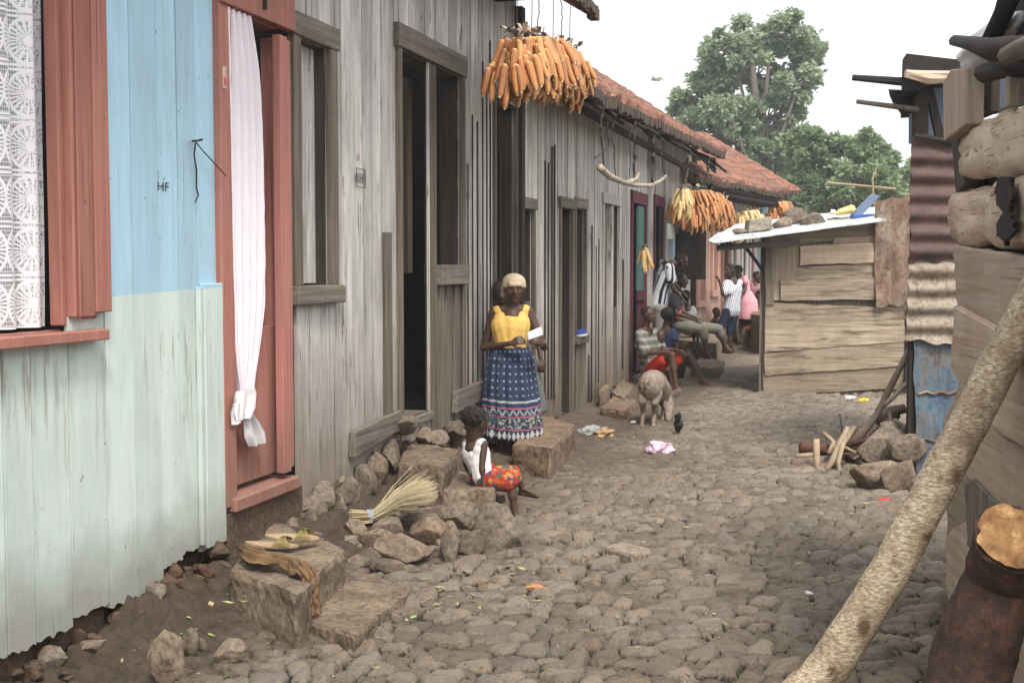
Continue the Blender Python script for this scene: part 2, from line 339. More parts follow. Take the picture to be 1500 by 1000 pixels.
def build_ground():
    ys = [-2.6]
    while ys[-1] < 3.2: ys.append(ys[-1] + .12)
    while ys[-1] < 11: ys.append(ys[-1] + max(.011, ys[-1] * .0028))
    while ys[-1] < 34: ys.append(ys[-1] * 1.0036)
    while ys[-1] < 1500: ys.append(ys[-1] * 1.12)
    ss = list(np.concatenate([np.linspace(-3, -.42, 30)[:-1], np.arange(-.42, .50, .0022), np.linspace(.5, 3, 30)]))
    Yg, Sg = np.meshgrid(np.array(ys), np.array(ss), indexing='ij'); 
    Xg = Sg * (np.abs(Yg) + .8)
    x, y = Xg.ravel(), Yg.ravel()
    z, idr, gapv, dirt = surf(x, y)
    ny, nx = Yg.shape
    i = (np.arange(ny - 1)[:, None] * nx + np.arange(nx - 1)[None, :]).ravel()
    F = np.stack([i, i + 1, i + nx + 1, i + nx], 1)
    me = bpy.data.meshes.new('ground'); me.vertices.add(len(x)); me.vertices.foreach_set('co', np.stack([x, y, z], 1).astype(np.float32).ravel())
    me.loops.add(F.size); me.loops.foreach_set('vertex_index', F.ravel().astype(np.int32))
    me.polygons.add(len(F)); me.polygons.foreach_set('loop_start', (np.arange(len(F)) * 4).astype(np.int32)); me.polygons.foreach_set('use_smooth', np.ones(len(F), bool))
    me.update(calc_edges=True)
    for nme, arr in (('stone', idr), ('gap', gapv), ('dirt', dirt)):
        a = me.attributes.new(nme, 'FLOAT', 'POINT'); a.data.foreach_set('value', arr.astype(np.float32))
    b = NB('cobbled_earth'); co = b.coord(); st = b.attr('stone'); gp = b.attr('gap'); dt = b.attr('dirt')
    n1 = b.noise(co, 13, 8, .75); n2 = b.noise(co, 70, 6, .75); n3 = b.noise(co, 1.1, 4, .6)
    c = b.ramp(st, [(0, (.10, .085, .066)), (.3, (.20, .162, .118)), (.5, (.15, .125, .098)), (.72, (.31, .255, .19)), (.86, (.21, .185, .155)), (1, (.26, .20, .14))])
    c = b.mix(b.ramp(n1, [(.42, .0), (.75, .45)]), c, (.31, .25, .18))
    earth = b.ramp(n1, [(.3, (.055, .036, .024)), (.7, (.125, .088, .060))])
    c = b.mix(b.ramp(gp, [(.22, 1.0), (.50, 0.0)]), c, mul((.026, .018, .012), 1.0))  # joints: dark earth, deepened to stand in for occlusion shade between stones
    c = b.mix(b.mth('MULTIPLY', dt, .72), c, earth)
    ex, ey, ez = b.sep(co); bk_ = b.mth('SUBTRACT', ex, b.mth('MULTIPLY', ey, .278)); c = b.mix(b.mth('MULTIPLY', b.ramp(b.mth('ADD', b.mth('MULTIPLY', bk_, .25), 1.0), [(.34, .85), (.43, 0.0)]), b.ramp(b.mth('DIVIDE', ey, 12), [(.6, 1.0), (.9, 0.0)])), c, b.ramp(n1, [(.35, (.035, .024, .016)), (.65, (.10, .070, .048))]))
    c = b.mix(b.ramp(n3, [(.35, .35), (.6, 0.0)]), c, (.075, .056, .041))
    c = b.mix(b.ramp(n2, [(.34, .55), (.48, 0.0)]), c, (.07, .055, .042))
    c = b.mix(b.ramp(n2, [(.60, 0.0), (.76, .5)]), c, (.42, .35, .27))
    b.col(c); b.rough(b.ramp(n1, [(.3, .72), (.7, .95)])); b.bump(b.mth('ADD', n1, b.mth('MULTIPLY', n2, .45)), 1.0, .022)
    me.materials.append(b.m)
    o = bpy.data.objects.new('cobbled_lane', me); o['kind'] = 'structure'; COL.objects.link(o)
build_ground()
# ---------------------------------------------------------------- the left row of houses
F1 = Frame((WX, 0), (WS, 1))
def ragged(u0, u1, zb, n=5, rag=.02):
    return [(u0 + (u1 - u0) * i / n, zb + rnd.uniform(-rag, rag) * (1 if 0 < i < n else .6)) for i in range(n + 1)]
def plank_wall(F, root, ua, ub, zb, zt, holes, mat, pw=(.09, .15), rag=.03, off=.02, drop=.04, wjit=.004, base=0.0, name='wall'):
    us = [ua]
    while us[-1] < ub - pw[0]: us.append(us[-1] + rnd.uniform(*pw))
    us = [u for u in us if u < ub - .03] + [ub]
    for h in holes:
        for e in h[:2]:
            if ua < e < ub: us = [u for u in us if abs(u - e) > .03 or u in (ua, ub)] + [e]
    us = sorted(set(us)); mb = MB(); li = MB()
    for a, c in zip(us[:-1], us[1:]):
        m = (a + c) / 2; iv = [(zb(m), zt(m))]
        for h in holes:
            if h[0] < m < h[1]:
                nv = []
                for lo, hi in iv:
                    if h[2] > lo + .01: nv.append((lo, min(hi, h[2])))
                    if h[3] < hi - .01: nv.append((max(lo, h[3]), hi))
                iv = [q for q in nv if q[1] - q[0] > .01]
        for k, (lo, hi) in enumerate(iv):
            r = rnd.random(); wj = base + rnd.uniform(-wjit, wjit)
            if abs(lo - zb(m)) < 1e-6:
                d = rnd.uniform(-drop, drop); bot = ragged(a + .001, c - .005, lo + d, 9, rag)
            else: bot = [(a + .001, lo), (c - .003, lo)]
            mb.fprism(F, bot + [(c - .005, hi), (a + .001, hi)], wj - .018, wj, r)
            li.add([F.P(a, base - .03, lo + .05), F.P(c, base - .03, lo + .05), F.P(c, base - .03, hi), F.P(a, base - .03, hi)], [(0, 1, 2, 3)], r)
    wl = part(name, mb, mat, root); part('dark_backing', li, M['inside'], wl); return wl  # dark sheet added behind the boards so the gaps look shaded
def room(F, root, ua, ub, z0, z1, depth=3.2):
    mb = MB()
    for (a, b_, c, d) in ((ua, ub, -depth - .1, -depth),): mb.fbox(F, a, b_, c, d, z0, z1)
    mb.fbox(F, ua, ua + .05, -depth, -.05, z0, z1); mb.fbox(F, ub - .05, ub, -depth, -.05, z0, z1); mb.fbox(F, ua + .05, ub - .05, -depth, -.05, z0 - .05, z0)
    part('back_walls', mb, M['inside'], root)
def tile_roof(F, root, ua, ub, weave, za, zb_, tan, run, mat, res=.035, step=.36, amp=.022):
    nu = max(4, int((ub - ua) / res)); nv = max(6, int(run / .06)); mb = MB(); vs = []
    for i in range(nu + 1):
        u = ua + (ub - ua) * i / nu; tcol = int((u) / .2); ph = (u / .2) % 1
        ej = (random.Random(tcol * 7 + 1).random() - .5) * .09
        sag = .05 * noise.noise(Vector((u * .5, 0, 3))) + .03 * noise.noise(Vector((u * 1.9, 2, 3)))
        for j in range(nv + 1):
            s_ = run * j / nv; row = (s_ + ej * .3) / step
            saw = (1 - (row % 1)) * .04
            bar = amp * (1 - (2 * ph - 1) ** 2) * 1.6
            rj = (random.Random(tcol * 131 + int(row) * 17).random() - .5) * .02
            z = za + (zb_ - za) * (u - ua) / (ub - ua) + s_ * tan / math.sqrt(1 + tan * tan) + saw + bar + rj + sag
            w_ = weave - s_ / math.sqrt(1 + tan * tan) + (ej if j == 0 else 0)
            vs.append(F.P(u, w_, z))
    fs = []
    for i in range(nu):
        for j in range(nv):
            a = i * (nv + 1) + j; fs.append((a, a + nv + 1, a + nv + 2, a + 1))
    mb.add(vs, fs, .5)
    for i in range(nu):
        ej_ = (random.Random(int((ua + (ub - ua) * i / nu) / .2) * 7 + 1).random() - .5) * .09
        for j in range(nv): mb.r[i * nv + j] = .95 if ((run * j / nv + ej_ * .3) / step) % 1 < .22 else (.80 if ((ua + (ub - ua) * (i + .5) / nu) / .2) % 1 < .18 else .5)
    # eave thickness and underside
    fr_ = MB(); u_ = ua
    while u_ < ub - .05:
        e_ = min(ub, u_ + rnd.uniform(.05, .11)); z_ = za + (zb_ - za) * (u_ - ua) / (ub - ua) + .05 * noise.noise(Vector((u_ * .5, 0, 3))) + .03 * noise.noise(Vector((u_ * 1.9, 2, 3))); fr_.fbox(F, u_, e_, weave - .05, weave + .02 + rnd.uniform(-.01, .015), z_ - rnd.uniform(.05, .10), z_ + .012); u_ = e_
    part('eave_fringe', fr_, M['eavedark'], root)  # jagged dark strip along the lower eave edge
    lo = []; k = math.sqrt(1 + tan * tan)
    for i in range(nu + 1):
        u = ua + (ub - ua) * i / nu; jz = rnd.uniform(-.03, .0)
        z = za + (zb_ - za) * (u - ua) / (ub - ua)
        lo += [F.P(u, weave + .005, z - .035 + jz), F.P(u, weave - run / k, z + run * tan / k - .07)]
    b0 = len(mb.v); mb.v += [tuple(v) for v in lo]; nf = 0
    for i in range(nu):
        a = b0 + i * 2
        mb.f += [(a, a + 1, a + 3, a + 2), (i * (nv + 1), a, a + 2, (i + 1) * (nv + 1))]; mb.r += [.1, .1]
    for i in (0, nu):      # verge ends
        a = b0 + i * 2; q = i * (nv + 1); mb.f.append(tuple([a] + [q + j for j in range(nv + 1)] + [a + 1])); mb.r.append(.2)
    return part('roof', mb, mat, root, smooth=False)
b = NB('terracotta_tiles'); co = b.coord(); g = b.noise(co, 5, 6, .7); f = b.noise(co, 26, 5, .7)
gr = b.n('NewGeometry'); ptn = b.sep(gr.outputs['Normal'])[2]
c = b.ramp(g, [(.3, (.17, .075, .05)), (.55, (.34, .145, .09)), (.8, (.46, .23, .15))])
c = b.mix(b.ramp(f, [(.36, .9), (.56, 0.0)]), c, (.075, .05, .04)); c = b.mix(b.ramp(b.noise(co, 1.7, 4, .7), [(.5, 0.0), (.7, .55)]), c, (.10, .085, .065))
c = b.mix(b.ramp(b.attr(), [(.6, 0.0), (.8, .25), (.94, .6)]), c, (.07, .045, .035)); b.col(c); b.rough(.95); b.bump(f, .6, .02); M['tile'] = b.m; M['eavedark'] = plainmat('dark_eave_edge', (.05, .036, .028), (.11, .08, .06), 30, .95, .5)

def box_part(name, F, root, mat, boxes, bevel=.004):
    mb = MB()
    for q in boxes: mb.fbox(F, *q)
    return part(name, mb, mat, root, bevel=bevel)
def opening(F, root, u0, u1, z0, z1, cw=.07, mat='frame', matx='framex', depth=.14, cout=.025, sill=None, lint=.11, leaf=None, kind='door', leafmat='darkwood', ext=.02, jt=.035):
    """frame of a door or window: casings, lintel, deep jambs, sill, optional leaf"""
    fr = MB()
    fr.fbox(F, u0 - cw, u0, -.012, cout, z0 - (0 if kind == 'window' else .0), z1)
    fr.fbox(F, u1, u1 + cw, -.012, cout + .003, z0, z1)
    o = part(kind + '_frame', fr, M[mat], root, bevel=.004)
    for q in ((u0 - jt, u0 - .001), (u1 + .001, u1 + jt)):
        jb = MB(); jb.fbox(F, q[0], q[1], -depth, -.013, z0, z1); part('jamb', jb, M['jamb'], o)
    lb = MB(); lb.fbox(F, u0 - cw - ext, u1 + cw + ext, -.014, cout + .012, z1, z1 + lint); lb.fbox(F, u0 - jt, u1 + jt, -depth, -.015, z1, z1 + .04)
    part('lintel', lb, M[matx], o, bevel=.005)
    if kind == 'window' and sill is not None:
        sb = MB(); sb.fbox(F, u0 - cw - sill[1], u1 + cw + sill[1], -.10, cout + .03, z0 - sill[0], z0)
        part('sill', sb, M[matx], o, bevel=.006)
    if leaf is not None:
        mb = MB(); a = u0; i = 0
        while a < u1 - .01:
            c_ = min(a + rnd.uniform(.12, .17), u1); mb.fbox(F, a + .002, c_ - .002, -depth + .01 + leaf, -depth + .035 + leaf, z0 + .01, z1 - .005); a = c_
        part('shutter' if kind == 'window' else 'door_leaf', mb, M[leafmat], o)
    return o
U = F1.U; Z = F1.Z
def root_at(F, u, name, label, cat, z=0, group=None):
    p = F.P(u, 0, z); return thing(name, label, cat, tuple(p), F.rz, group)

# ---- house with blue and pale green boards
uA, uB = 1.6, U(432)
H1 = root_at(F1, uA, 'plank_house', 'house of pale blue over pale green painted boards with pink window and door frames', 'house', 0, 'houses of the row on the left')
win = (1.9, U(97), 1.31, 2.75); dr = (U(334), U(411), .47, 2.74)
def lerpz(pts):
    xs = [p[0] for p in pts]; zs = [p[1] for p in pts]
    return lambda u: float(np.interp(u, xs, zs))
zb1 = lerpz([(0, .12), (U(0), Z(0, 975)), (U(150), Z(150, 900)), (U(250), Z(250, 845)), (U(320), Z(320, 788)), (6.6, .33)])
plank_wall(F1, H1, uA, U(318), zb1, lambda u: 3.98, [win], M['greenboard'], pw=(.15, .23), rag=.011, drop=.06, wjit=.003)
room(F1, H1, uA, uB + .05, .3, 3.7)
# window: dark reveal, stepped pink members, shutter edge folded back on the wall
o = box_part('window_frame', F1, H1, M['pink'], [(U(97), U(118), -.012, .035, 1.36, 3.4), (U(118), U(137), -.012, .012, 1.35, 3.4), (win[1] - .03, win[1] - .001, -.055, .0, 1.33, 3.4)])
box_part('window_casing', F1, H1, M['pink'], [(U(98), U(150), -.01, .006, 1.37, 3.4), (1.6, 1.9, -.012, .03, 1.32, 3.4)])
box_part('shutter', F1, H1, M['pink'], [(U(141, .05), U(163, .05), .022, .052, 1.375, 3.4), (U(141, .05) - .10, U(141, .05) - .003, .036, .046, 1.36, 3.4)])
box_part('sill', F1, o, M['pink'], [(1.6, U(136), -.12, .07, 1.27, 1.31)])
box_part('batten', F1, H1, M['greenboard'], [(U(284), U(284) + .028, .003, .026, .30, Z(284, 420)), (U(290), U(318), .003, .032, .28, Z(300, 415))])
# pink door: casings, lintel, deep right jamb, boards of the lower half door
ds = box_part('door_frame', F1, H1, M['pinkbig'], [(U(316), dr[0] - .002, -.012, .035, .43, 2.95), (U(412, .04), U(423, .04), .0, .045, Z(414, 690), 2.70), (U(423, .04) + .002, U(430, .04), .0, .035, Z(428, 680), 2.69),
                 (dr[1], dr[1] + .02, -.10, -.001, .50, 2.70), (dr[0] - .035, dr[0] - .004, -.22, -.013, .50, 2.74)])
box_part('lintel', F1, ds, M['pink'], [(U(316), U(433, .04), .003, .055, 2.74, 2.93), (dr[0], dr[1], -.22, -.002, 2.735, 2.80)])
mb = MB(); a = dr[0]
for k in range(5):
    c_ = a + (dr[1] - dr[0]) / 5; mb.fbox(F1, a + .002, c_ - .003, -.055, -.03 + rnd.uniform(-.003, .003), .50, 1.25); a = c_
part('half_door', mb, M['pinkbig'], ds)
box_part('threshold', F1, ds, M['pinkbig'], [(dr[0] - .06, dr[1] + .08, -.2, .06, .40, .47)], .01)
mb = MB(); mb.fbox(F1, dr[0] - .1, U(432), -.06, .03, .08, .40); part('door_footing', mb, M['mud'], ds)
mb = MB(); mb.fbox(F1, dr[0], dr[1], -.9, -.85, .5, 2.8); part('back_drape', mb, plainmat('pink_drape', (.42, .2, .2), None, 3), ds)
# house number bolt on lintel
box_part('bolt', F1, ds, M['nearblack'], [(U(374), U(376), .056, .075, 2.78, 2.93), (U(372), U(379), .057, .07, 2.86, 2.875)], 0)
tile_roof(F1, H1, 1.6, uB, .62, 3.72, 3.72, .62, 3.9, M['tile'], .1)

# ---- grey house
uC, uD = uB + .001, U(757)
H2 = root_at(F1, uC, 'plank_house', 'tall weathered grey-white plank house with an open dark doorway and bare frames', 'house', 0, 'houses of the row on the left')
zb2 = lerpz([(uC, Z(432, 748)), (U(505), Z(505, 715)), (U(575), Z(575, 650)), (U(632), Z(632, 632)), (U(757), Z(757, 585))])
w1 = (U(430), U(481), Z(455, 418), Z(455, 62)); d1 = (U(586), U(628), .56, 2.93); w2 = (U(640), U(674), Z(655, 388), 2.93)
d2 = (U(724), U(753), .40, Z(738, 152))
plank_wall(F1, H2, uC, uD, zb2, lambda u: 4.05, [w1, d1, w2, d2], M['grey'], pw=(.10, .19), rag=.01, drop=.02, wjit=.006)
room(F1, H2, uC + .06, uD, .45, 3.7)
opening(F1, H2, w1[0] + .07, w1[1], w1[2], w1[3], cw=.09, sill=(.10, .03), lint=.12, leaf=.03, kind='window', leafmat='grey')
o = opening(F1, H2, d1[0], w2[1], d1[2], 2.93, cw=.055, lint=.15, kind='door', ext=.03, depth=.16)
box_part('mullion', F1, o, M['frame'], [(U(629), U(638), -.03, .012, zb2(U(634)) - .02, 2.93)])
box_part('sill', F1, o, M['framex'], [(U(637), U(678), -.08, .055, w2[2] - .14, w2[2])])
mb = MB(); u = U(640)
while u < U(677): mb.fbox(F1, u, min(u + .085, U(677)), -.022, .0, zb2(u), w2[2] - .142); u += .088
for px in (641, 651, 663, 674): mb.fbox(F1, U(px), U(px) + .035, .002, .02, zb2(U(px)) + .0, w2[2] - .15)
part('wall_boards', mb, M['batten'], o)
mb = MB(); a = F1.P(d1[1] - .03, -.16, 0)      # half-open leaf swung inwards
for k in range(5):
    u0 = d1[0] + .02; mb.fbox(F1, u0, u0 + .03, -.30 - .13 * k - .12, -.30 - .13 * k, .60, 2.85)
part('door_leaf', mb, M['darkwood'], o)
box_part('curtain_post', F1, o, M['frame'], [(U(606), U(612), -.5, -.42, .6, 2.9), (U(656), U(662), -.35, -.30, 1.5, 2.9)])
box_part('threshold', F1, o, M['framex'], [(d1[0] - .06, d1[1] + .02, -.2, .03, .50, .56)], .008)
o = opening(F1, H2, d2[0], d2[1], d2[2], d2[3], cw=.05, lint=.1, kind='door', depth=.14)
box_part('door_leaf', F1, o, M['darkwood'], [(U(736), U(738), -.5, -.02, .45, 2.5), (U(744), U(747), -.6, -.1, .45, 2.5)])
bt = []
for px, y0, y1 in ((560, 340, 612), (691, 168, 560), (698, 178, 560), (684, 240, 570), (706, 90, 560), (712, 130, 560), (717, 60, 560), (757, 0, 560)):
    bt.append((U(px), U(px) + (.10 if px == 560 else .015), .004 if px != 560 else .002, .010 if px != 560 else .028, max(Z(px, y1), zb2(U(px)) - .05), min(3.7, Z(px, y0))))
box_part('batten', F1, H2, M['batten'], bt[:1], .003)
for q in bt[1:]: box_part('gap_shade', F1, H2, M['darkwood'], [q], 0)  # thin dark strips laid on the boards to draw shaded gaps
def slant_board(F, root, p, t, mat, name='kick_board'):
    mb = MB(); mb.fprism(F, [F.un(*q) for q in p], .008, t); return part(name, mb, M[mat], root, bevel=.005)
slant_board(F1, H2, [(508, 670), (578, 628), (578, 600), (510, 632)], .05, 'framex')
slant_board(F1, H2, [(659, 605), (702, 583), (704, 556), (661, 573)], .05, 'framex')
box_part('corner_post', F1, H2, M['darkwood'], [(uD - .05, uD + .06, -.1, .06, -.1, 3.74)])
tile_roof(F1, H2, uC, uD + .45, .60, 3.78, 3.74, .62, 3.9, M['tile'], .1)
mb = MB()
for i in range(6):
    u = uC + .3 + i * .68; mb.fbox(F1, u, u + .06, -.2, .55, 3.66, 3.73)
part('rafters', mb, M['char'], H2)
mb = MB(); mb.fbox(F1, uD + .02, uD + .07, -3.2, -.1, .3, 3.75); mb.fprism(F1, [(uD + .02, 3.75), (uD + .07, 3.75), (uD + .07, 3.9), (uD + .02, 3.9)], -3.2, -.1); part('gable_wall', mb, M['grey'], H2)

# ---- long low house with tiled eave
uE, uF = uD + .075, U(1012)
H3 = root_at(F1, uE, 'plank_house', 'long low whitewashed plank house under a sagging terracotta tile eave', 'house', 0, 'houses of the row on the left')
zb3 = lerpz([(uE, .16), (U(850), -.02), (U(930), -.02), (uF, .05)])
zt3 = lerpz([(uE, 3.38), (uF, 3.62)])
def zz(px, py): return Z(px, py)
dA = (U(758), U(779), Z(770, 590), Z(770, 306)); dB = (U(820), U(836), .04, Z(828, 306)); wB = (U(842), U(855), Z(848, 490), Z(848, 306))
dC = (U(883), U(905), .08, Z(893, 300)); dD = (U(925), U(943), .1, Z(933, 299)); wD = (U(958), U(968), Z(963, 440), Z(963, 303)); dE = (U(982), U(988), .2, Z(985, 310))
plank_wall(F1, H3, uE, uF, zb3, zt3, [(uE, dA[1], dA[2], dA[3]), dB, wB, dC, dD, wD], M['grey2'], pw=(.10, .18), rag=.008, drop=.01, wjit=.007)
room(F1, H3, uE, uF, .1, 3.1)
o = opening(F1, H3, uE + .06, dA[1], dA[2], dA[3], cw=.06, lint=.1, kind='window', sill=(.06, .02), mat='frame'); 
box_part('wall_boards', F1, o, M['batten'], [(uE + .02, uE + .30, .002, .02, dA[2], dA[2] + .9)])
o = opening(F1, H3, dB[0], dB[1], dB[2], dB[3], cw=.07, lint=.11, kind='door')
box_part('door_leaf', F1, o, M['darkwood'], [(dB[0] + .12, dB[0] + .16, -.6, -.1, .1, 2.0)])
o = opening(F1, H3, wB[0], wB[1], wB[2], wB[3], cw=.05, lint=.11, kind='window', sill=(.09, .01), mat='frame'); WINB = o
box_part('wall_boards', F1, o, M['batten'], [(U(843) + .1 * k, U(843) + .1 * k + .05, .002, .022, .06, wB[2] - .1) for k in range(5)])
o = opening(F1, H3, dC[0], dC[1], dC[2], dC[3], cw=.08, lint=.12, kind='door', mat='grey2', matx='grey2', leaf=.06, leafmat='frame')
box_part('mullion', F1, o, M['grey2'], [(U(894), U(896), -.1, .02, dC[2], dC[3])])
box_part('door_leaf', F1, o, M['batten'], [(U(897), U(904), -.02, .0, .1, Z(900, 450))])
o = opening(F1, H3, dD[0], dD[1], dD[2], dD[3], cw=.09, lint=.16, kind='door', mat='purple', matx='purple')
box_part('shutter', F1, o, M['teal'], [(U(935), U(943), -.03, .0, Z(940, 425), dD[3] - .01)])
box_part('half_door', F1, o, M['purple'], [(U(935), U(943), -.02, .02, Z(940, 440), Z(940, 425)), (U(936), U(943), -.03, -.005, .15, Z(940, 440) - .02)])
o = opening(F1, H3, wD[0], wD[1], wD[2], wD[3], cw=.09, lint=.16, kind='window', mat='purple', matx='purple', sill=(.06, .02), leaf=.02)
box_part('mullion', F1, H3, M['grey2'], [(U(970), U(973), .0, .05, .1, zt3(U(972))), (U(948), U(950), .0, .06, .1, zt3(U(949)))])
box_part('shop_window', F1, H3, M['blue'], [(U(981), U(983), .0, .06, 1.0, 2.6), (U(988), U(990), .0, .06, 1.0, 2.6)])
box_part('shop_shutter', F1, H3, M['darkwood'], [(U(985), U(985) + .04, .01, .52, Z(1005, 410, .3) + .0, Z(1005, 330, .3))])
bt = []
for px, y0, y1 in ((797, 235, 585), (802, 238, 585), (807, 215, 585), (811, 212, 585), (838, 300, 600), (872, 360, 560), (876, 350, 560), (912, 380, 540), (862, 520, 600), (952, 250, 500), (866, 330, 590)):
    bt.append((U(px), U(px) + .022, .003, .012, max(zb3(U(px)), Z(px, y1)), min(zt3(U(px)), Z(px, y0))))
for q in bt: box_part('gap_shade', F1, H3, M['darkwood'], [q], 0)  # board gaps drawn on the wall face, their shade put in as colour
tile_roof(F1, H3, uD + .12, U(1060, .6), .60, 3.05, 3.44, .65, 3.6, M['tile'], .035)
mb = MB(); mb.fbox(F1, uE, uF + .3, .25, .31, 3.0, 3.06); part('eave_plate', mb, M['char'], H3)
for i in range(17):
    u = uE + .35 + i * .66 + rnd.uniform(-.1, .1); z = zt3(u) - .16; mb = MB()
    mb.tube([F1.P(u, -.1, z + .12), F1.P(u + .02, .32, z - .08 + rnd.uniform(-.03, .03)), F1.P(u + .03, .60 + rnd.uniform(-.08, .14), z - .32)], [.03, .03, .022], 6)
    part('rafter', mb, M['char'], H3)
mb = MB()
mb.fbox(F1, uF - .06, uF + .06, -.05, .09, .1, zt3(uF)); mb.fbox(F1, uF + .35, uF + .47, .25, .37, 2.5, 3.45); part('eave_post', mb, M['char'], H3)
mb = MB(); mb.fprism(F1, [(uF + .3, 3.12), (uF + 2.8, 3.2), (uF + 2.8, 3.5), (uF + .3, 3.4)], -.05, .0); part('end_board', mb, M['char'], H3)
# dark end wall of the tall house over the low roof is the gable above

# ---- salmon and cream house further on
F4 = Frame((3.36, 22.4), (2.35, 4.9))
H4 = thing('plank_house', 'far house with salmon and cream boards under a low tiled roof', 'house', (3.36, 22.4, 0), F4.rz, 'houses of the row on the left')
U4 = F4.U
def z4(px, py): return F4.Z(px, py)
cuts = [(1012, 'salmon'), (1022, 'cream'), (1030, 'salmon'), (1043, 'salmon'), (1056, 'orangew'), (1066, 'grey2'), (1076, 'grey2'), (1090, 'cream'), (1100, 'grey2'), (1112, 'blue'), (1128, 'blue')]
uz = [F1.U(1012) * 0 + F4.U(c[0]) for c in cuts]
for k in range(len(cuts) - 1):
    a, c_ = uz[k], uz[k + 1]
    plank_wall(F4, H4, a, c_, lambda u: .02 + .045 * max(u, 0), lambda u: 2.95, [], M[cuts[k][1]], pw=(.10, .16), rag=.006, drop=.01, name='wall')
for (x0, x1, y0, y1, m, lf) in ((1023, 1031, 345, 440, 'salmon', 'orangew'), (1043, 1049, 350, 425, 'salmon', 'orangew'), (1058, 1064, 345, 480, 'orangew', 'darkwood'),
                               (1071, 1076, 352, 480, 'grey2', 'frame'), (1086, 1091, 350, 415, 'grey2', 'darkwood'), (1098, 1103, 350, 470, 'grey2', 'purple'), (1112, 1116, 350, 450, 'blue', 'darkwood')):
    a, c_ = U4(x0), U4(x1); q = MB(); q.fbox(F4, a - .09, a, .004, .04, z4(x0, y1), z4(x0, y0)); q.fbox(F4, c_, c_ + .09, .004, .04, z4(x0, y1), z4(x0, y0)); q.fbox(F4, a - .12, c_ + .12, .006, .05, z4(x0, y0), z4(x0, y0) + .13)
    if y1 < 445: q.fbox(F4, a - .12, c_ + .12, .006, .06, z4(x0, y1) - .12, z4(x0, y1))
    fo = part('door_frame' if y1 > 445 else 'window_frame', q, M[m], H4); q = MB(); q.fbox(F4, a, c_, .002, .012, z4(x0, y1), z4(x0, y0)); part('door_leaf' if y1 > 445 else 'shutter', q, M[lf], fo)
tile_roof(F4, H4, F4.U(1030, .5) - .6, F4.U(1140, .5), .55, 2.98, 3.02, .66, 2.4, M['tile'], .05)
q = MB(); q.fbox(F4, -2.0, F4.U(1150, .5), -4.2, -.05, .0, 2.9); part('back_walls', q, M['inside'], H4)
q = MB(); q.fbox(F4, -1.0, F4.U(1150, .5), .0, .5, 2.78, 2.84); q.fbox(F4, -1.0, F4.U(1150, .5), .42, .5, 2.86, 2.93); part('eave_plate', q, M['char'], H4)
F5 = Frame(tuple(F4.P(F4.U(1140, .5) + .3, -.2, 0))[:2], (3.2, 4.6))
H5 = thing('plank_house', 'last pale blue house at the end of the lane, beyond the salmon one', 'house', tuple(F5.P(0, 0, 0)), F5.rz, 'houses of the row on the left')
plank_wall(F5, H5, 0, 1.5, lambda u: .3, lambda u: 3.0, [], M['blue'], rag=.005, drop=.01)
q = MB(); q.fbox(F5, 0, 1.5, -4, -.05, .2, 3.0); part('back_walls', q, M['inside'], H5)
tile_roof(F5, H5, -.2, 1.6, .5, 3.05, 3.15, .6, 2.6, M['tile'], .08)
# ---------------------------------------------------------------- stones
M['block'] = stone('concrete_block', (.20, .18, .15), (.36, .33, .28), 7)
def rock_mb(c, size, seed, rz=0, tilt=0, sub=3, facets=5, rough=.16):
    facets += 3; sub = 4 if sub == 3 and size[0] > .10 else sub
    """one boulder; c = base centre, size = (lx, ly, lz)"""
    bm = bmesh.new(); bmesh.ops.create_icosphere(bm, subdivisions=sub, radius=1.0)
    rr = random.Random(seed); pl = []
    for k in range(facets):
        n = Vector((rr.uniform(-1, 1), rr.uniform(-1, 1), rr.uniform(-.6, 1))).normalized(); pl.append((n, rr.uniform(.52, .84)))
    off = Vector((seed * 3.1, seed * 1.7, seed * .9)); MR = Matrix.Rotation(rz, 3, 'Z') @ Matrix.Rotation(tilt, 3, 'X')
    mb = MB(); vs = []
    for v in bm.verts:
        p = v.co.copy() * (1 + rough * noise.noise(v.co * 1.3 + off) + rough * .45 * noise.noise(v.co * 3.4 + off))
        for n, d in pl:
            t = p.dot(n) - d
            if t > 0: p -= n * t * .88
        p += v.co * (.02 * noise.noise(v.co * 9 + off))
        q = MR @ Vector((p.x * size[0] / 2, p.y * size[1] / 2, p.z * size[2] / 2)); vs.append(q)
    zm = min(q.z for q in vs); vs = [q + Vector(c) - Vector((0, 0, zm + size[2] * .16)) for q in vs]
    mb.add(vs, [tuple(v.index for v in f.verts) for f in bm.faces], rr.random()); bm.free(); return mb
_seed = [100]
def rockpx(px, py, wpx, hpx, label, group, name='rock', zb=None, rz=None, tilt=0, mat='rock', depth=None, facets=5, zoff=0, Y=None):
    """stone whose foot stands on the ground where the photo shows it"""
    if Y is None:
        g = G(px, py, 0); 
        for _ in range(4): g = G(px, py, gz(g.x, g.y) + zoff)
    else: g = at(px, py, Y)
    k = g.y / FPX; w_ = wpx * k; h_ = hpx * k; _seed[0] += 1
    d_ = depth or (w_ * .95); g = g + Vector((0, d_ * .38, 0))
    mb = rock_mb(g, (w_ * 1.3, d_, h_ * 1.35), _seed[0], rz if rz is not None else random.Random(_seed[0]).uniform(-.3, .3), tilt, 3 if wpx > 12 else 2, facets)
    return solo(name, mb, M[mat], label, 'stone', group, smooth=False, loc=tuple(g))
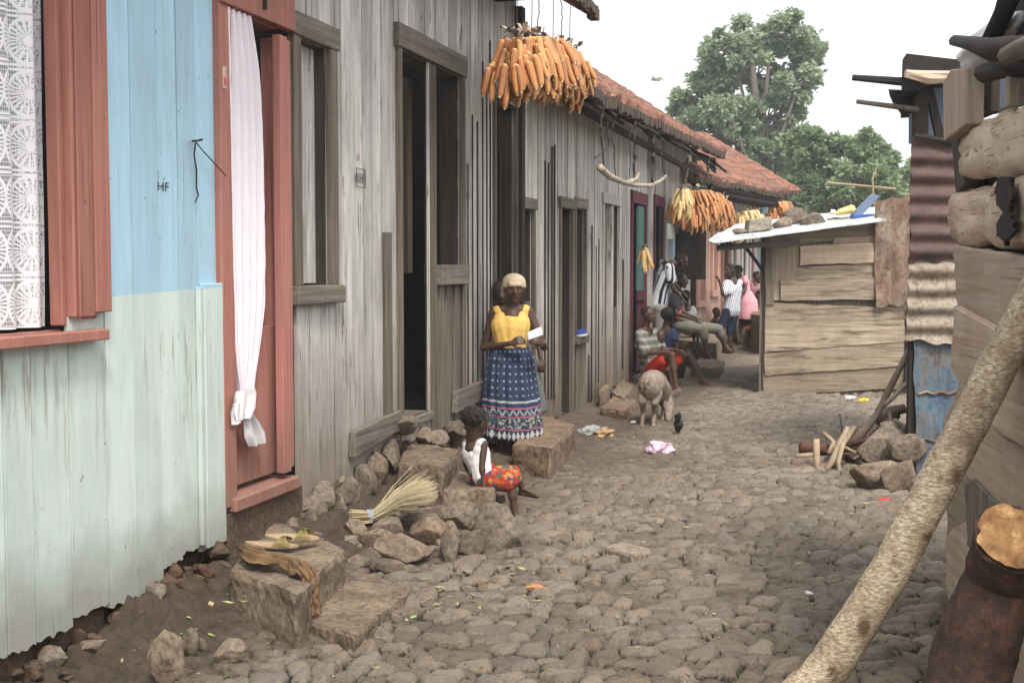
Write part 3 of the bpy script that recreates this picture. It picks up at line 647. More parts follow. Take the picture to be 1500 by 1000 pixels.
# foundation stones under the grey house (sit in the bank against the wall)
FG = 'foundation stones under the grey plank house'
for (px, py, w_, h_, lab) in ((455, 768, 40, 42, 'brown foundation stone below the left end of the grey house, beside the pink door'), (474, 745, 34, 40, 'upper foundation stone just left of the round paired stones'),
        (495, 772, 34, 52, 'dark narrow foundation stone behind the broom handle'), (505, 738, 38, 44, 'round brown foundation stone under the low nailed board'), (532, 722, 34, 46, 'tall round foundation stone right of the brown one'),
        (550, 704, 32, 44, 'pale rounded foundation stone directly under the nailed board'), (536, 745, 30, 30, 'small foundation stone wedged low above the broom'), (572, 695, 28, 50, 'upright foundation stone beside the worn step under the open door'),
        (590, 632, 44, 26, 'pale brown stone below the threshold of the open door'), (640, 650, 30, 24, 'rounded foundation stone right of the open door'), (622, 646, 24, 20, 'small stone under the right jamb of the open door'),
        (664, 640, 30, 24, 'foundation stone behind the small girl'), (690, 622, 30, 30, 'tall foundation stone left of the standing woman'), (718, 612, 22, 26, 'foundation stone behind the blue skirt'),
        (430, 792, 30, 36, 'reddish foundation stone in the corner beside the sandals step'), (520, 760, 26, 22, 'small grey stone at the foot of the wall behind the broom')):
    u, z = F1.un(px, py, .03); p = F1.P(u, .03, z); k = p.y / FPX; _seed[0] += 1
    solo('foundation_stone', rock_mb(p, (w_ * k * 1.25, .30, h_ * k * 1.25), _seed[0], rnd.uniform(-.2, .2), 0, 3, 4), M['rock'], lab, 'stone', FG, loc=tuple(p))
def footing(F, root, ua, ub, ztop, thick=.10, wb=-.06):
    mb = MB(); nu = int((ub - ua) / .05); nv = 10; vs = []
    for i in range(nu + 1):
        u = ua + (ub - ua) * i / nu; zt = ztop(u) + .06
        for j in range(nv + 1):
            z = -.12 + (zt + .12) * j / nv; q = Vector((u * 3.2, z * 4.2, 1))
            st = noise.voronoi(q)[0]; w_ = wb + thick * (1 - j / nv) * .55 + .08 * min(1, (st[1] - st[0]) * 2.2) + .02 * noise.noise(q * 3)
            vs.append(F.P(u, w_ if j < nv else wb, z))
    mb.add(vs, [(i * (nv + 1) + j, (i + 1) * (nv + 1) + j, (i + 1) * (nv + 1) + j + 1, i * (nv + 1) + j + 1) for i in range(nu) for j in range(nv)], .4)
    part('footing', mb, M['mud'], root, smooth=True)
footing(F1, H1, uA, U(330), zb1, .10, -.11); footing(F1, H2, U(430), uD + .05, zb2, .14); footing(F1, H3, uE, uF, zb3, .04); footing(F4, H4, -.5, F4.U(1128), lambda u: .1 + .045 * max(u, 0), .03)
# bank stones beneath the blue house
BG = 'stones in the earth bank below the blue house'
for (px, py, w_, h_, lab) in ((222, 885, 34, 26, 'rounded stone just under the ragged board ends'), (75, 985, 40, 36, 'stone at the lower left corner under the boards'), 
        (245, 1000, 50, 74, 'tall dark boulder in the bank near the bottom edge'), (278, 960, 24, 34, 'grey angular stone right of the tall dark boulder'),
        (296, 955, 18, 22, 'small angular stone beside the grey angular one'), (335, 975, 46, 30, 'low brown stone at the edge of the cobbles'), (330, 1000, 20, 22, 'small round stone at the bottom edge of the lane'), (130, 960, 40, 24, 'half-buried stone between the corner stone and the bank')):
    rockpx(px, py, w_, h_, lab, BG, 'bank_stone')
RG = 'loose rubble stones beside the worn steps'
for (px, py, w_, h_, lab) in ((587, 826, 74, 36, 'oblong reddish rubble stone lying foremost by the broom'), (733, 803, 72, 66, 'large smooth wedge-shaped boulder beside the toddler foot'), (672, 776, 48, 36, 'round grey cobble in the middle of the rubble'),
        (693, 814, 42, 36, 'flat-faced pale block leaning at the front of the rubble'), (660, 824, 28, 50, 'dark slab standing on edge in the rubble'), (566, 792, 42, 34, 'blocky stone just right of the broom head'),
        (632, 800, 54, 34, 'brown angular stone behind the standing slab'), (612, 778, 44, 30, 'flat brown stone in the rubble behind the oblong one'), (518, 790, 30, 30, 'cube-like grey stone left of the broom'),
        (514, 808, 40, 24, 'dark lumpy stone at the left end of the rubble'), (552, 802, 50, 22, 'low wide stone between broom and oblong stone'), (600, 752, 40, 34, 'dark stone under the broom bristles'),
        (645, 753, 46, 14, 'thin flat stone under the right side of the broom'), (655, 735, 30, 24, 'tan stone against the low step'), (628, 735, 30, 20, 'small dark stone between broom and low step'),
        (632, 818, 24, 18, 'small brown stone right of the oblong reddish one'), (690, 742, 50, 28, 'rough brown stone carrying the low step'), (720, 738, 34, 20, 'earth-coloured stone at the front corner of the low step'),
        (525, 832, 30, 18, 'flat chip of stone below the left end of the rubble'), (565, 838, 40, 16, 'half-sunk cobble in front of the oblong stone'), (545, 822, 26, 18, 'small grey cobble left of the oblong stone'), (598, 842, 26, 14, 'half-sunk pebble below the oblong stone')):
    rockpx(px, py, w_, h_, lab, RG, 'rubble_stone')
rr = random.Random(77)
for k in range(60):
    px = rr.uniform(440, 720); py = 700 + (px - 440) * -.05 + rr.uniform(20, 128) - (px - 440) * .03
    if 560 < px < 700 and py < 735: continue
    s_ = rr.uniform(13, 30); rockpx(px, py, s_, s_ * rr.uniform(.6, .9), 'small broken stone filling the gaps of the rubble heap beside the steps', RG, 'rubble_stone')
for k in range(46):
    px = rr.uniform(10, 330); py = 985 - px * .58 + rr.uniform(5, 75)
    if py > 1000: py = 1000 - rr.uniform(0, 20)
    s_ = rr.uniform(12, 34); rockpx(px, py, s_, s_ * rr.uniform(.45, .8), 'muddy stone half sunk in the dark earth bank below the blue house', BG, 'bank_stone', mat='mud')
for k in range(26):
    px = rr.uniform(440, 575) if k < 16 else rr.uniform(632, 730); u, z = F1.un(px, (760 - (px - 440) * .62 + rr.uniform(-12, 22)) if k < 16 else (652 - (px - 632) * .35 + rr.uniform(-14, 16)), .0); p_ = F1.P(u, .01, z); _seed[0] += 1; s_ = rr.uniform(.07, .14)
    solo('foundation_stone', rock_mb(p_, (s_, .2, s_ * rr.uniform(.7, 1.1)), _seed[0], 0, 0, 3, 4), M['rock'], 'small stone packed between the larger foundation stones of the grey house', 'stone', FG, loc=tuple(p_))
# ---------------------------------------------------------------- steps (rough hewn blocks)
def block(name, corners, ztop, h, label, cat='step', mat='step', group=None, rough=.012, n=14, seed=1):
    """corners: four (px,py) of the top face in order, unprojected at ztop"""
    P4 = [G(px, py, zt) for (px, py, zt) in [(c[0], c[1], c[2] if len(c) > 2 else ztop) for c in corners]]
    mb = MB(); vs = {}; V = []; Fc = []; off = Vector((seed * 5.3, 2.2, seed))
    def vid(key, p):
        if key in vs: return vs[key]
        e = Vector(p); 
        d = Vector((noise.noise(e * 7 + off), noise.noise(e * 7 + off + Vector((9, 0, 0))), noise.noise(e * 6 + off + Vector((0, 9, 0))))) * rough * 1.6
        d += Vector((noise.noise(e * 30 + off), noise.noise(e * 30 + off + Vector((5, 0, 0))), noise.noise(e * 30 + off))) * rough * .5
        i, j, k = key
        edge = (i in (0, n)) + (j in (0, n)) + (k in (0, m))
        if edge >= 2:
            c = (P4[0] + P4[1] + P4[2] + P4[3]) / 4 - Vector((0, 0, h / 2)); d += (c - e).normalized() * (rough * (1.2 + 1.2 * noise.noise(e * 9 + off)))
        vs[key] = len(V); V.append(e + d); return vs[key]
    m = max(3, int(n * .5))
    def pos(i, j, k):
        a = P4[0].lerp(P4[1], i / n); b_ = P4[3].lerp(P4[2], i / n); p = a.lerp(b_, j / n); return p - Vector((0, 0, h * k / m))
    def q(a, b_, c, d): Fc.append(tuple(vid(x, pos(*x)) for x in (a, b_, c, d)))
    for i in range(n):
        for j in range(n): q((i, j, 0), (i + 1, j, 0), (i + 1, j + 1, 0), (i, j + 1, 0))
        for k in range(m):
            q((i, 0, k), (i, 0, k + 1), (i + 1, 0, k + 1), (i + 1, 0, k)); q((i, n, k), (i + 1, n, k), (i + 1, n, k + 1), (i, n, k + 1))
            q((0, i, k), (0, i + 1, k), (0, i + 1, k + 1), (0, i, k + 1)); q((n, i, k), (n, i, k + 1), (n, i + 1, k + 1), (n, i + 1, k))
    mb.add(V, Fc, .5)
    bm = bmesh.new(); me = bpy.data.meshes.new('t'); me.from_pydata([tuple(v) for v in mb.v], [], mb.f); bm.from_mesh(me); bmesh.ops.recalc_face_normals(bm, faces=bm.faces)
    mb.v = [tuple(v.co) for v in bm.verts]; mb.f = [tuple(v.index for v in f.verts) for f in bm.faces]; bm.free(); bpy.data.meshes.remove(me)
    return solo(name, mb, M[mat], label, cat, group)
SG = 'rough stone doorsteps'
block('stone_step', [(332, 832), (436, 872), (507, 803), (402, 762)], .25, .30, 'upper rough stone step below the pink door, carrying the sandals', seed=1, group=SG, n=20)
block('stone_step', [(428, 900), (522, 930), (607, 855), (507, 833)], .09, .16, 'low wide stone slab in front of the sandals step', seed=2, group=SG, n=20)
block('stone_step', [(580, 676), (650, 684), (675, 655), (600, 646)], .37, .40, 'upper worn stone step below the open dark doorway', seed=3, group=SG, n=18)
block('stone_step', [(640, 721), (725, 720), (722, 690), (660, 690)], .21, .24, 'lower worn stone step on which the small girl sits', seed=4, group=SG, n=16)
block('stone_step', [(752, 650), (808, 658), (845, 620), (782, 604)], .25, .34, 'big tilted stone block beside the blue skirt', seed=5, group=SG, n=18)
block('stone_step', [(879, 596), (916, 602), (932, 585), (900, 577)], .10, .2, 'low stone step left of the pig', seed=6, group=SG, n=10)
block('stone_step', [(893, 574), (914, 583), (929, 565), (912, 556)], .12, .2, 'small tilted grey stone slab behind the pig', seed=7, group=SG, n=8)
block('stone_step', [(877, 572), (889, 572), (894, 562), (884, 562)], .22, .3, 'narrow block against the wall left of the pig', seed=17, group=SG, n=6)
block('stone_step', [(1012, 536), (1052, 540), (1062, 527), (1024, 523)], .17, .26, 'pale stone step under the chair of the seated young man', seed=8, group=SG, n=10)
block('stone_step', [(985, 497), (1050, 503), (1058, 488), (995, 486)], .40, .5, 'brown step block behind the chair', seed=9, group=SG, n=10)
block('stone_step', [(1100, 480), (1128, 484), (1132, 472), (1106, 470)], .35, .3, 'step in front of the far blue wall', seed=10, group=SG, n=6)
block('stone_step', [(1100, 459), (1132, 463), (1136, 451), (1106, 449)], .70, .7, 'stone step on which the far boy rests his feet', seed=12, group=SG, n=6)
block('paving_slab', [(884, 800), (925, 813), (957, 803), (915, 792)], .068, .07, 'flat pale slab lying alone in the middle of the lane', 'slab', mat='block', seed=11, n=10, rough=.006)
block('paving_slab', [(700, 850), (712, 852), (722, 848), (706, 845)], .06, .07, 'small flat chip of slab lying among the cobbles', 'slab', seed=13, n=6, rough=.004)

# ---------------------------------------------------------------- plank shack across the lane
SY = 15.0
FS = Frame((3.0, SY), (1, 0))
class Skew(Frame):
    def P(s, u, w, z): return Frame.P(s, u - (w if w < 0 else 0) * s.k, w, z)
FSK = Skew((3.0, SY), (1, 0)); FSK.k = .30
SH = thing('market_shack', 'low shack of rough horizontal boards with a pale sheet roof, standing in the lane', 'shack', (3.0, SY, 0), 0)
def fs(px, py): return FS.un(px, py)
def bd(pts, t, mat='shack', w0=.0, name='board', label=None):
    mb = MB(); pp = []
    n = len(pts)
    for i in range(n):
        a, b_ = pts[i], pts[(i + 1) % n]; L_ = math.hypot(b_[0] - a[0], b_[1] - a[1]); k = max(1, int(L_ / 14))
        for j in range(k):
            q = (a[0] + (b_[0] - a[0]) * j / k + rnd.uniform(-.8, .8), a[1] + (b_[1] - a[1]) * j / k + rnd.uniform(-.9, .9)); pp.append(fs(*q))
    mb.fprism(FS, pp, w0, w0 + t); return part(name, mb, M[mat], SH, label=label)
bd([(1118, 579), (1325, 568), (1323, 533), (1118, 548)], .02)
bd([(1119, 549), (1324, 535), (1322, 495), (1234, 502), (1232, 506), (1119, 517)], .03, w0=.012)
bd([(1119, 515), (1324, 499), (1322, 462), (1230, 474), (1119, 481)], .03, w0=.022)
bd([(1120, 482), (1325, 466), (1322, 446), (1280, 450), (1120, 443)], .02, w0=.02)
bd([(1142, 440), (1284, 438), (1284, 406), (1142, 410)], .03, w0=.026)
bd([(1120, 446), (1132, 446), (1130, 350), (1120, 350)], .045, w0=.02, mat='frame', name='post')
bd([(1131, 440), (1171, 440), (1170, 360), (1131, 365)], .015, mat='slabv')
bd([(1168, 408), (1284, 407), (1283, 384), (1168, 392)], .02)
bd([(1171, 388), (1281, 385), (1281, 355), (1171, 360)], .035, w0=.02, mat='slab')
bd([(1131, 364), (1220, 352), (1282, 346), (1281, 326), (1131, 344)], .015, mat='shack')
bd([(1218, 358), (1281, 354), (1281, 345), (1221, 349)], .018, w0=.012, mat='slab')
mb = MB(); mb.fbox(FSK, .0, 1.82, -3.0, -.03, -.05, 1.88); part('back_walls', mb, M['batten'], SH)
mb = MB()
for k in range(8): mb.fbox(FSK, -.03, -.005, -.36 * k - .35, -.36 * k - .0, -.05, 1.93)
part('side_boards', mb, M['batten'], SH)
b = NB('pale_roof_sheet'); co = b.coord(); g = b.noise(co, 3, 6, .7); b.col(b.mix(b.ramp(b.noise(co, 7, 5, .7), [(.5, 0.0), (.66, .75)]), b.ramp(g, [(.3, (.50, .53, .53)), (.7, (.66, .69, .69))]), (.20, .15, .11))); b.rough(.45); b.b.inputs['Metallic'].default_value = .3; b.bump(g, .2, .02); M['sheet'] = b.m
def sheet(F, root, ua, ub, w0, w1, za, zb_, dz, mat, amp=.012, per=.09, name='roof_sheet', thick=.006, nu=60, nw=14, axis='w'):
    """corrugated sheet; height runs za..zb_ along u and changes by dz towards w1"""
    mb = MB()
    for s_ in (0, 1):
        vs = []
        for i in range(nu + 1):
            for j in range(nw + 1):
                u = ua + (ub - ua) * i / nu; w_ = w0 + (w1 - w0) * j / nw
                ph = (w_ if axis == 'w' else u) * 2 * math.pi / per
                z = za + (zb_ - za) * i / nu + dz * j / nw + amp * math.sin(ph) + .018 * noise.noise(Vector((u * 2, w_ * 2, 5))) - s_ * thick
                vs.append(F.P(u, w_, z))
        f = [(i * (nw + 1) + j, (i + 1) * (nw + 1) + j, (i + 1) * (nw + 1) + j + 1, i * (nw + 1) + j + 1) for i in range(nu) for j in range(nw)]
        mb.add(vs, f if s_ else [q[::-1] for q in f], .5)
    N = (nu + 1) * (nw + 1); e = [(i * (nw + 1), (i + 1) * (nw + 1)) for i in range(nu)] + [(i * (nw + 1) + nw, (i + 1) * (nw + 1) + nw) for i in range(nu)] + [(j, j + 1) for j in range(nw)] + [(nu * (nw + 1) + j, nu * (nw + 1) + j + 1) for j in range(nw)]
    mb.f += [(a, b_, b_ + N, a + N) for a, b_ in e]; mb.r += [.5] * len(e)
    return part(name, mb, mat, root, smooth=True)
ua_, za_ = FS.un(1046, 355, .45); ub_, zb2_ = FS.un(1280, 322, .45)
sheet(FSK, SH, ua_, ub_ + .15, -2.6, .45, za_ + .30, zb2_ + .30, -.30, M['sheet'], amp=.006, per=.12, nw=60)
mb = MB(); mb.fbox(FSK, ua_ + .08, ua_ + .12, -2.2, .40, za_ - .04, za_ + .02); mb.hexa([FS.P(ua_ + .05, .40, za_ - .10), FS.P(.35, .40, za_ - .02), FS.P(.35, .34, za_ - .02), FS.P(ua_ + .05, .34, za_ - .10), FS.P(ua_ + .05, .40, za_ - .03), FS.P(.35, .40, za_ + .05), FS.P(.35, .34, za_ + .05), FS.P(ua_ + .05, .34, za_ - .03)])
part('roof_beam', mb, M['char'], SH)
mb = MB(); mb.tube([FS.P(*[FS.un(1088, 356, .3)[0], .3, FS.un(1088, 356, .3)[1]]), FS.P(-.01, .06, FS.Z(1118, 396))], .022, 5); part('brace', mb, M['char'], SH)
b = NB('rusty_sheet'); co = b.coord(); oc = b.offs(co); g = b.noise(b.map(oc, (6, 6, 2.2)), 1, 7, .75); f = b.noise(co, 22, 5, .7)
c = b.ramp(g, [(.3, (.085, .05, .035)), (.48, (.20, .125, .085)), (.62, (.30, .25, .20)), (.8, (.16, .09, .06))]); c = b.mix(b.ramp(f, [(.35, .7), (.5, 0.0)]), c, (.05, .035, .028))
b.col(c); b.rough(.7); b.b.inputs['Metallic'].default_value = .15; b.bump(f, .4, .01); M['rust'] = b.m
def dentsheet(F, root, pts, w0, mat, name, amp=0, per=.1, dent=.02, n=26, axis='z', w1=None, label=None, fall=0):
    """metal sheet hung on a wall plane: four corner pixels; corrugated across z or u"""
    c4 = [F.un(*p, w0) for p in pts]; mb = MB()
    for s_ in (0, 1):
        vs = []
        for i in range(n + 1):
            for j in range(n * 2 + 1):
                a, b_ = i / n, j / (2 * n)
                u = (c4[0][0] * (1 - a) + c4[1][0] * a) * (1 - b_) + (c4[3][0] * (1 - a) + c4[2][0] * a) * b_
                z = (c4[0][1] * (1 - a) + c4[1][1] * a) * (1 - b_) + (c4[3][1] * (1 - a) + c4[2][1] * a) * b_
                ew = (noise.noise(Vector((z * 6, 3, 1))) * .014 if i in (0, n) else 0); ez = (noise.noise(Vector((u * 9, 7, 1))) * .03 if j in (0, 2 * n) else 0)
                w_ = w0 + amp * math.sin((z if axis == 'z' else u) * 2 * math.pi / per + .5 * noise.noise(Vector((u * 2, z * 2, 0)))) + dent * noise.noise(Vector((u * 4, z * 3, w0 * 9))) - s_ * .004
                vs.append(F.P(u + ew, w_, z + ez))
        m = 2 * n; f = [(i * (m + 1) + j, (i + 1) * (m + 1) + j, (i + 1) * (m + 1) + j + 1, i * (m + 1) + j + 1) for i in range(n) for j in range(m)]
        mb.add(vs, f, .3 + .3 * s_)
    return part(name, mb, mat, root, smooth=True, label=label)
dentsheet(FS, SH, [(1283, 450), (1333, 446), (1334, 287), (1281, 295)], .10, M['rust'], 'rusty_panel', dent=.05)
bd([(1322, 570), (1345, 568), (1340, 440), (1328, 440)], .03, w0=.05, mat='darkwood', name='post')
# things lying on the shack roof
def on_roof(px, py, wpx, hpx, label, w_, mat='rock', f=5):
    p = at(px, py, SY - w_); k = p.y / FPX; _seed[0] += 1
    solo('roof_stone', rock_mb(p, (wpx * k * 1.1, wpx * k * .9, hpx * k * 1.15), _seed[0], 0, 0, 3, f), M[mat], label, 'stone', 'stones weighing down the shack roof', loc=tuple(p))
def bevbox(name, pts_px, Y0, Y1, mat, label, cat, group=None, bevel=.015):
    a = [at(px, py, Y0) for px, py in pts_px]; c_ = [at(px, py, Y0) + Vector((0, Y1 - Y0, 0)) for px, py in pts_px]; mb = MB(); n = len(a)
    mb.add(a + c_, [tuple(range(n)), tuple(range(2 * n - 1, n - 1, -1))] + [(i, i + n, (i + 1) % n + n, (i + 1) % n) for i in range(n)], .5)
    o = solo(name, mb, mat, label, cat, group); m = o.modifiers.new('b', 'BEVEL'); m.width = bevel; m.segments = 2; return o
bevbox('concrete_block', [(1096, 341), (1132, 336), (1131, 317), (1098, 321)], 15.1, 15.4, M['block'], 'pale rectangular block on the left end of the shack roof', 'block', bevel=.02)
on_roof(1147, 335, 30, 18, 'grey flat stone right of the pale block on the shack roof', -.4); on_roof(1164, 327, 34, 30, 'round reddish stone in the middle of the shack roof', -.9)
on_roof(1190, 330, 40, 22, 'dark angular stone on the shack roof right of the reddish one', -.3); on_roof(1222, 327, 26, 10, 'flat stone near the yellow container on the shack roof', -.8); on_roof(1083, 342, 26, 8, 'thin flat stone at the left edge of the shack roof', -.2)
M['yellow'] = plainmat('yellow_plastic', (.68, .52, .18), (.60, .46, .20), 8, .45, .05); M['bluegrey'] = plainmat('blue_grey_plastic', (.12, .17, .25), (.16, .2, .27), 8, .5, .1); M['white'] = plainmat('white_cloth', (.72, .70, .70), (.60, .58, .58), 9, .9, .3)
t = thing('jerrycan', 'yellow plastic container lying on its side on the shack roof', 'container', tuple(at(1240, 318, 15.6)))
mb = MB(); mb.hexa([at(1222, 317, 15.5), at(1254, 312, 15.5), at(1254, 312, 15.8), at(1222, 317, 15.8), at(1224, 308, 15.5), at(1252, 298, 15.5), at(1252, 298, 15.8), at(1224, 308, 15.8)]); part('canister', mb, M['yellow'], t, bevel=.04)
mb = MB(); mb.tube([at(1223, 311, 15.65), at(1217, 310, 15.65)], .03, 8); part('cap', mb, M['white'], t)
bevbox('plastic_board', [(1245, 316), (1262, 316), (1290, 287), (1277, 284)], 15.6, 15.63, M['bluegrey'], 'blue-grey plastic panel leaning on the shack roof', 'panel', bevel=.004)
bevbox('plastic_tray', [(1250, 320), (1282, 319), (1281, 313), (1252, 314)], 15.3, 15.5, plainmat('deep_blue', (.05, .12, .36), None, 5, .4), 'flat dark blue tray beside the leaning panel', 'tray', bevel=.008)
mb = MB(); mb.tube([at(1212, 268, 19), at(1260, 272, 19.05), at(1312, 277, 19.1)], [.022, .02, .02], 6); mb.tube([at(1280, 300, 19), at(1278, 262, 19.05), at(1284, 246, 19.1)], [.015, .012, .008], 5)
solo('bamboo_pole', mb, plainmat('bamboo', (.35, .28, .16), (.25, .2, .12), 20), 'thin bamboo pole crossing the sky above the shack roof', 'pole')

# ---------------------------------------------------------------- rusty corrugated shed at the right
RY = 9.15
FR = Frame((2.92, RY), (1, 0)); FRK = Skew((2.92, RY), (1, 0)); FRK.k = .36
SR = thing('corrugated_shed', 'tall narrow rusty corrugated-iron shed with a charred roof of sticks', 'shed', (2.92, RY, 0), 0)
M['rustdark'] = None
def rusty(name, st, streak=None, sc=(5, 5, 9)):
    b = NB(name); co = b.coord(); g = b.noise(b.map(co, sc), 1, 7, .7); f = b.noise(co, 30, 5, .7); h = b.noise(b.map(co, (16, 16, 2)), 1, 5, .7)
    c = b.ramp(g, st)
    if streak: c = b.mix(b.ramp(h, [(.5, 0.0), (.62, .7)]), c, streak)
    c = b.mix(b.ramp(f, [(.33, .6), (.5, 0.0)]), c, (.05, .03, .025)); b.col(c); b.rough(.62); b.b.inputs['Metallic'].default_value = .12; b.bump(f, .3, .008); return b.m
M['rustdark'] = rusty('dark_rusty_iron', [(.3, (.05, .032, .03)), (.6, (.105, .062, .052)), (.75, (.16, .11, .09))])
M['rusttan'] = rusty('pale_rusty_iron', [(.3, (.20, .16, .115)), (.55, (.30, .255, .195)), (.75, (.16, .115, .08))], (.12, .075, .05))
M['bluedrum'] = rusty('blue_painted_iron', [(.32, (.05, .11, .18)), (.47, (.10, .16, .21)), (.58, (.15, .15, .145)), (.75, (.12, .075, .055))], (.09, .07, .06), (6, 6, 3))
dentsheet(FR, SR, [(1332, 385), (1410, 378), (1404, 200), (1334, 200)], .05, M['rustdark'], 'upper_sheet', amp=.016, per=.135, dent=.03)
dentsheet(FR, SR, [(1327, 498), (1412, 505), (1412, 345), (1334, 358)], .035, M['rusttan'], 'middle_sheet', amp=.018, per=.135, dent=.02)
# blue sheet from a flattened drum, with two rolled ribs
dentsheet(FR, SR, [(1343, 700), (1412, 708), (1412, 500), (1338, 500)], .0, M['bluedrum'], 'drum_sheet', dent=.015)
for y in (575, 644):
    mb = MB(); mb.tube([FR.P(FR.un(x, y)[0], .012, FR.un(x, y + 2 * math.sin(x * .3))[1]) for x in range(1344, 1413, 6)], .010, 6)
    part('rolled_rib', mb, M['rust'], SR)
mb = MB(); mb.fbox(FR, .0, .045, -.07, -.022, -.1, 2.9); part('corner_post', mb, M['darkwood'], SR)
mb = MB(); mb.fbox(FRK, .02, .05, -2.4, -.06, -.1, 2.45); part('side_wall', mb, M['rustdark'], SR)
for px0, px1 in ((1340, 1349),): 
    mb = MB(); mb.fprism(FR, [FR.un(1337, 205), FR.un(1356, 205), FR.un(1356, 118), FR.un(1337, 118)], .0, .06); part('post', mb, M['darkwood'], SR)
mb = MB(); mb.fprism(FR, [FR.un(1352, 125), FR.un(1362, 120), FR.un(1382, 205), FR.un(1370, 207)], .005, .045); part('brace', mb, M['darkwood'], SR)
mb = MB(); mb.tube([FR.P(FR.un(1334, 201)[0], .07, FR.un(1334, 201)[1]), FR.P(FR.un(1395, 211)[0], .07, FR.un(1395, 211)[1])], .025, 6); part('rail', mb, M['darkwood'], SR)
mb = MB(); mb.fprism(FR, [FR.un(1350, 205), FR.un(1420, 208), FR.un(1420, 120), FR.un(1350, 122)], -.30, -.28); part('inner_panel', mb, M['bluegrey'], SR)
mb = MB(); mb.fprism(FRK, [FR.un(1305, 140), FR.un(1330, 138), FR.un(1345, 120), FR.un(1440, 112), FR.un(1440, 94), FR.un(1380, 95), FR.un(1312, 87), FR.un(1306, 96)], -1.4, .25); part('roof_mat', mb, M['char'], SR)
mb = MB(); mb.tube([FR.P(FR.un(1326, 108, .3)[0], .3, FR.un(1326, 108, .3)[1]), FR.P(FR.un(1360, 118, .3)[0], .3, FR.un(1360, 113, .3)[1]), FR.P(FR.un(1400, 113, .3)[0], .3, FR.un(1400, 112, .3)[1])], [.03, .05, .045], 9, jit=.15); part('roof_log', mb, M['slab'], SR)
mb = MB(); mb.tube([FR.P(FR.un(1249, 114, .2)[0], .2, FR.un(1249, 114, .2)[1]), FR.P(FR.un(1345, 122, .2)[0], .2, FR.un(1345, 122, .2)[1])], [.022, .035], 7); part('roof_stick', mb, M['char'], SR)
mb = MB(); mb.tube([FR.P(FR.un(1255, 149, .1)[0], .1, FR.un(1255, 149, .1)[1]), FR.P(FR.un(1345, 161, .1)[0], .1, FR.un(1345, 161, .1)[1])], [.016, .022], 7); part('roof_stick', mb, M['frame'], SR)
mb = MB(); mb.fprism(FRK, [FR.un(1302, 138), FR.un(1318, 160), FR.un(1322, 158), FR.un(1340, 160), FR.un(1340, 130), FR.un(1300, 128)], -.5, -.1); part('hanging_thatch', mb, M['char'], SR)

# ---------------------------------------------------------------- near shed of thick slabs at the right edge
FN = Frame((1.13 + .15 * 5.62, 5.62), (-.15, -1))
SN = thing('slab_shed', 'near shed of thick rough-sawn wooden slabs at the right edge of the picture', 'shed', tuple(FN.P(0, 0, 0)), FN.rz)
def fn(px, py, w_=0): return FN.un(px, py, w_)
def slabboard(pts, w0, t, mat='slab', name='board', warp=.012):
    """thick board with waney edges and a slightly warped face"""
    c2 = []
    n = len(pts)
    for i in range(n):
        a, b_ = pts[i], pts[(i + 1) % n]; L_ = math.hypot(b_[0] - a[0], b_[1] - a[1]); k = max(1, int(L_ / 12))
        for j in range(k): c2.append(fn(a[0] + (b_[0] - a[0]) * j / k + rnd.uniform(-1.5, 1.5), a[1] + (b_[1] - a[1]) * j / k + rnd.uniform(-1.2, 1.2), w0))
    mb = MB(); mb.fprism(FN, c2, w0 - t, w0); return part(name, mb, M[mat], SN, bevel=.006)
slabboard([(1396, 360), (1640, 395), (1640, 540), (1500, 512), (1450, 482), (1401, 455)], .02, .05)
slabboard([(1396, 448), (1450, 478), (1500, 508), (1640, 560), (1640, 720), (1500, 656), (1468, 640), (1418, 582), (1393, 545)], .065, .04)
slabboard([(1404, 560), (1424, 590), (1470, 640), (1505, 655), (1640, 715), (1640, 860), (1500, 790), (1462, 740), (1418, 700), (1385, 640), (1381, 620)], .03, .04)
slabboard([(1386, 650), (1640, 780), (1640, 980), (1500, 930), (1388, 900)], -.03, .03, 'shack')
slabboard([(1413, 708), (1425, 700), (1462, 738), (1520, 800), (1520, 860), (1470, 830), (1416, 800)], .045, .01, M and 'batten')
slabboard([(1384, 782), (1416, 760), (1425, 870), (1398, 900), (1388, 890)], .0, .03, 'slab')
slabboard([(1390, 880), (1640, 960), (1640, 1150), (1396, 1010)], -.01, .03, 'slab')
def halflog(pts_px, rad, w0, mat, name='log'):
    """round log lying along the wall; the axis goes through the given pixels"""
    mb = MB(); P_ = []; 
    for (px, py) in pts_px:
        u, z = fn(px, py, w0); P_.append(FN.P(u, w0, z))
    fine = []; rr = []
    for i in range(len(P_) - 1):
        for k in range(10): fine.append(P_[i].lerp(P_[i + 1], k / 10)); rr.append(rad[i] + (rad[i + 1] - rad[i]) * k / 10)
    fine.append(P_[-1]); rr.append(rad[-1]); vs = []; n = 26
    mb.tube(fine, rr, n)
    N_ = len(fine); out = []
    for i, v in enumerate(mb.v):
        v = Vector(v); c_ = fine[min(i // n, N_ - 1)]; d = v - c_; dz = d.z; dw_ = d.dot(FN.o)
        a = abs(noise.noise(Vector((c_.x * 2, c_.y * 2, math.atan2(dz, dw_) * 1.6)))) ; k_ = 1 + .26 * noise.noise(v * 3.1) - .30 * max(0, .16 - a) / .16 * .5 + .10 * noise.noise(v * 11)
        sq = (abs(dz / rr[min(i // n, N_ - 1)]) ** 3 + abs(dw_ / rr[min(i // n, N_ - 1)]) ** 3) ** (-1 / 3) if (abs(dz) + abs(dw_)) > 1e-6 else 1
        v = c_ + d * k_ * min(sq, 1.2) - FN.o * dw_ * .38 + FN.d * (.03 * noise.noise(v * 9) if i < n or i >= n * (N_ - 1) else 0); out.append(tuple(v))
    mb.v = out
    o = part(name, mb, mat, SN, smooth=True); o.data.polygons[-1].use_smooth = False; o.data.polygons[-2].use_smooth = False; return o
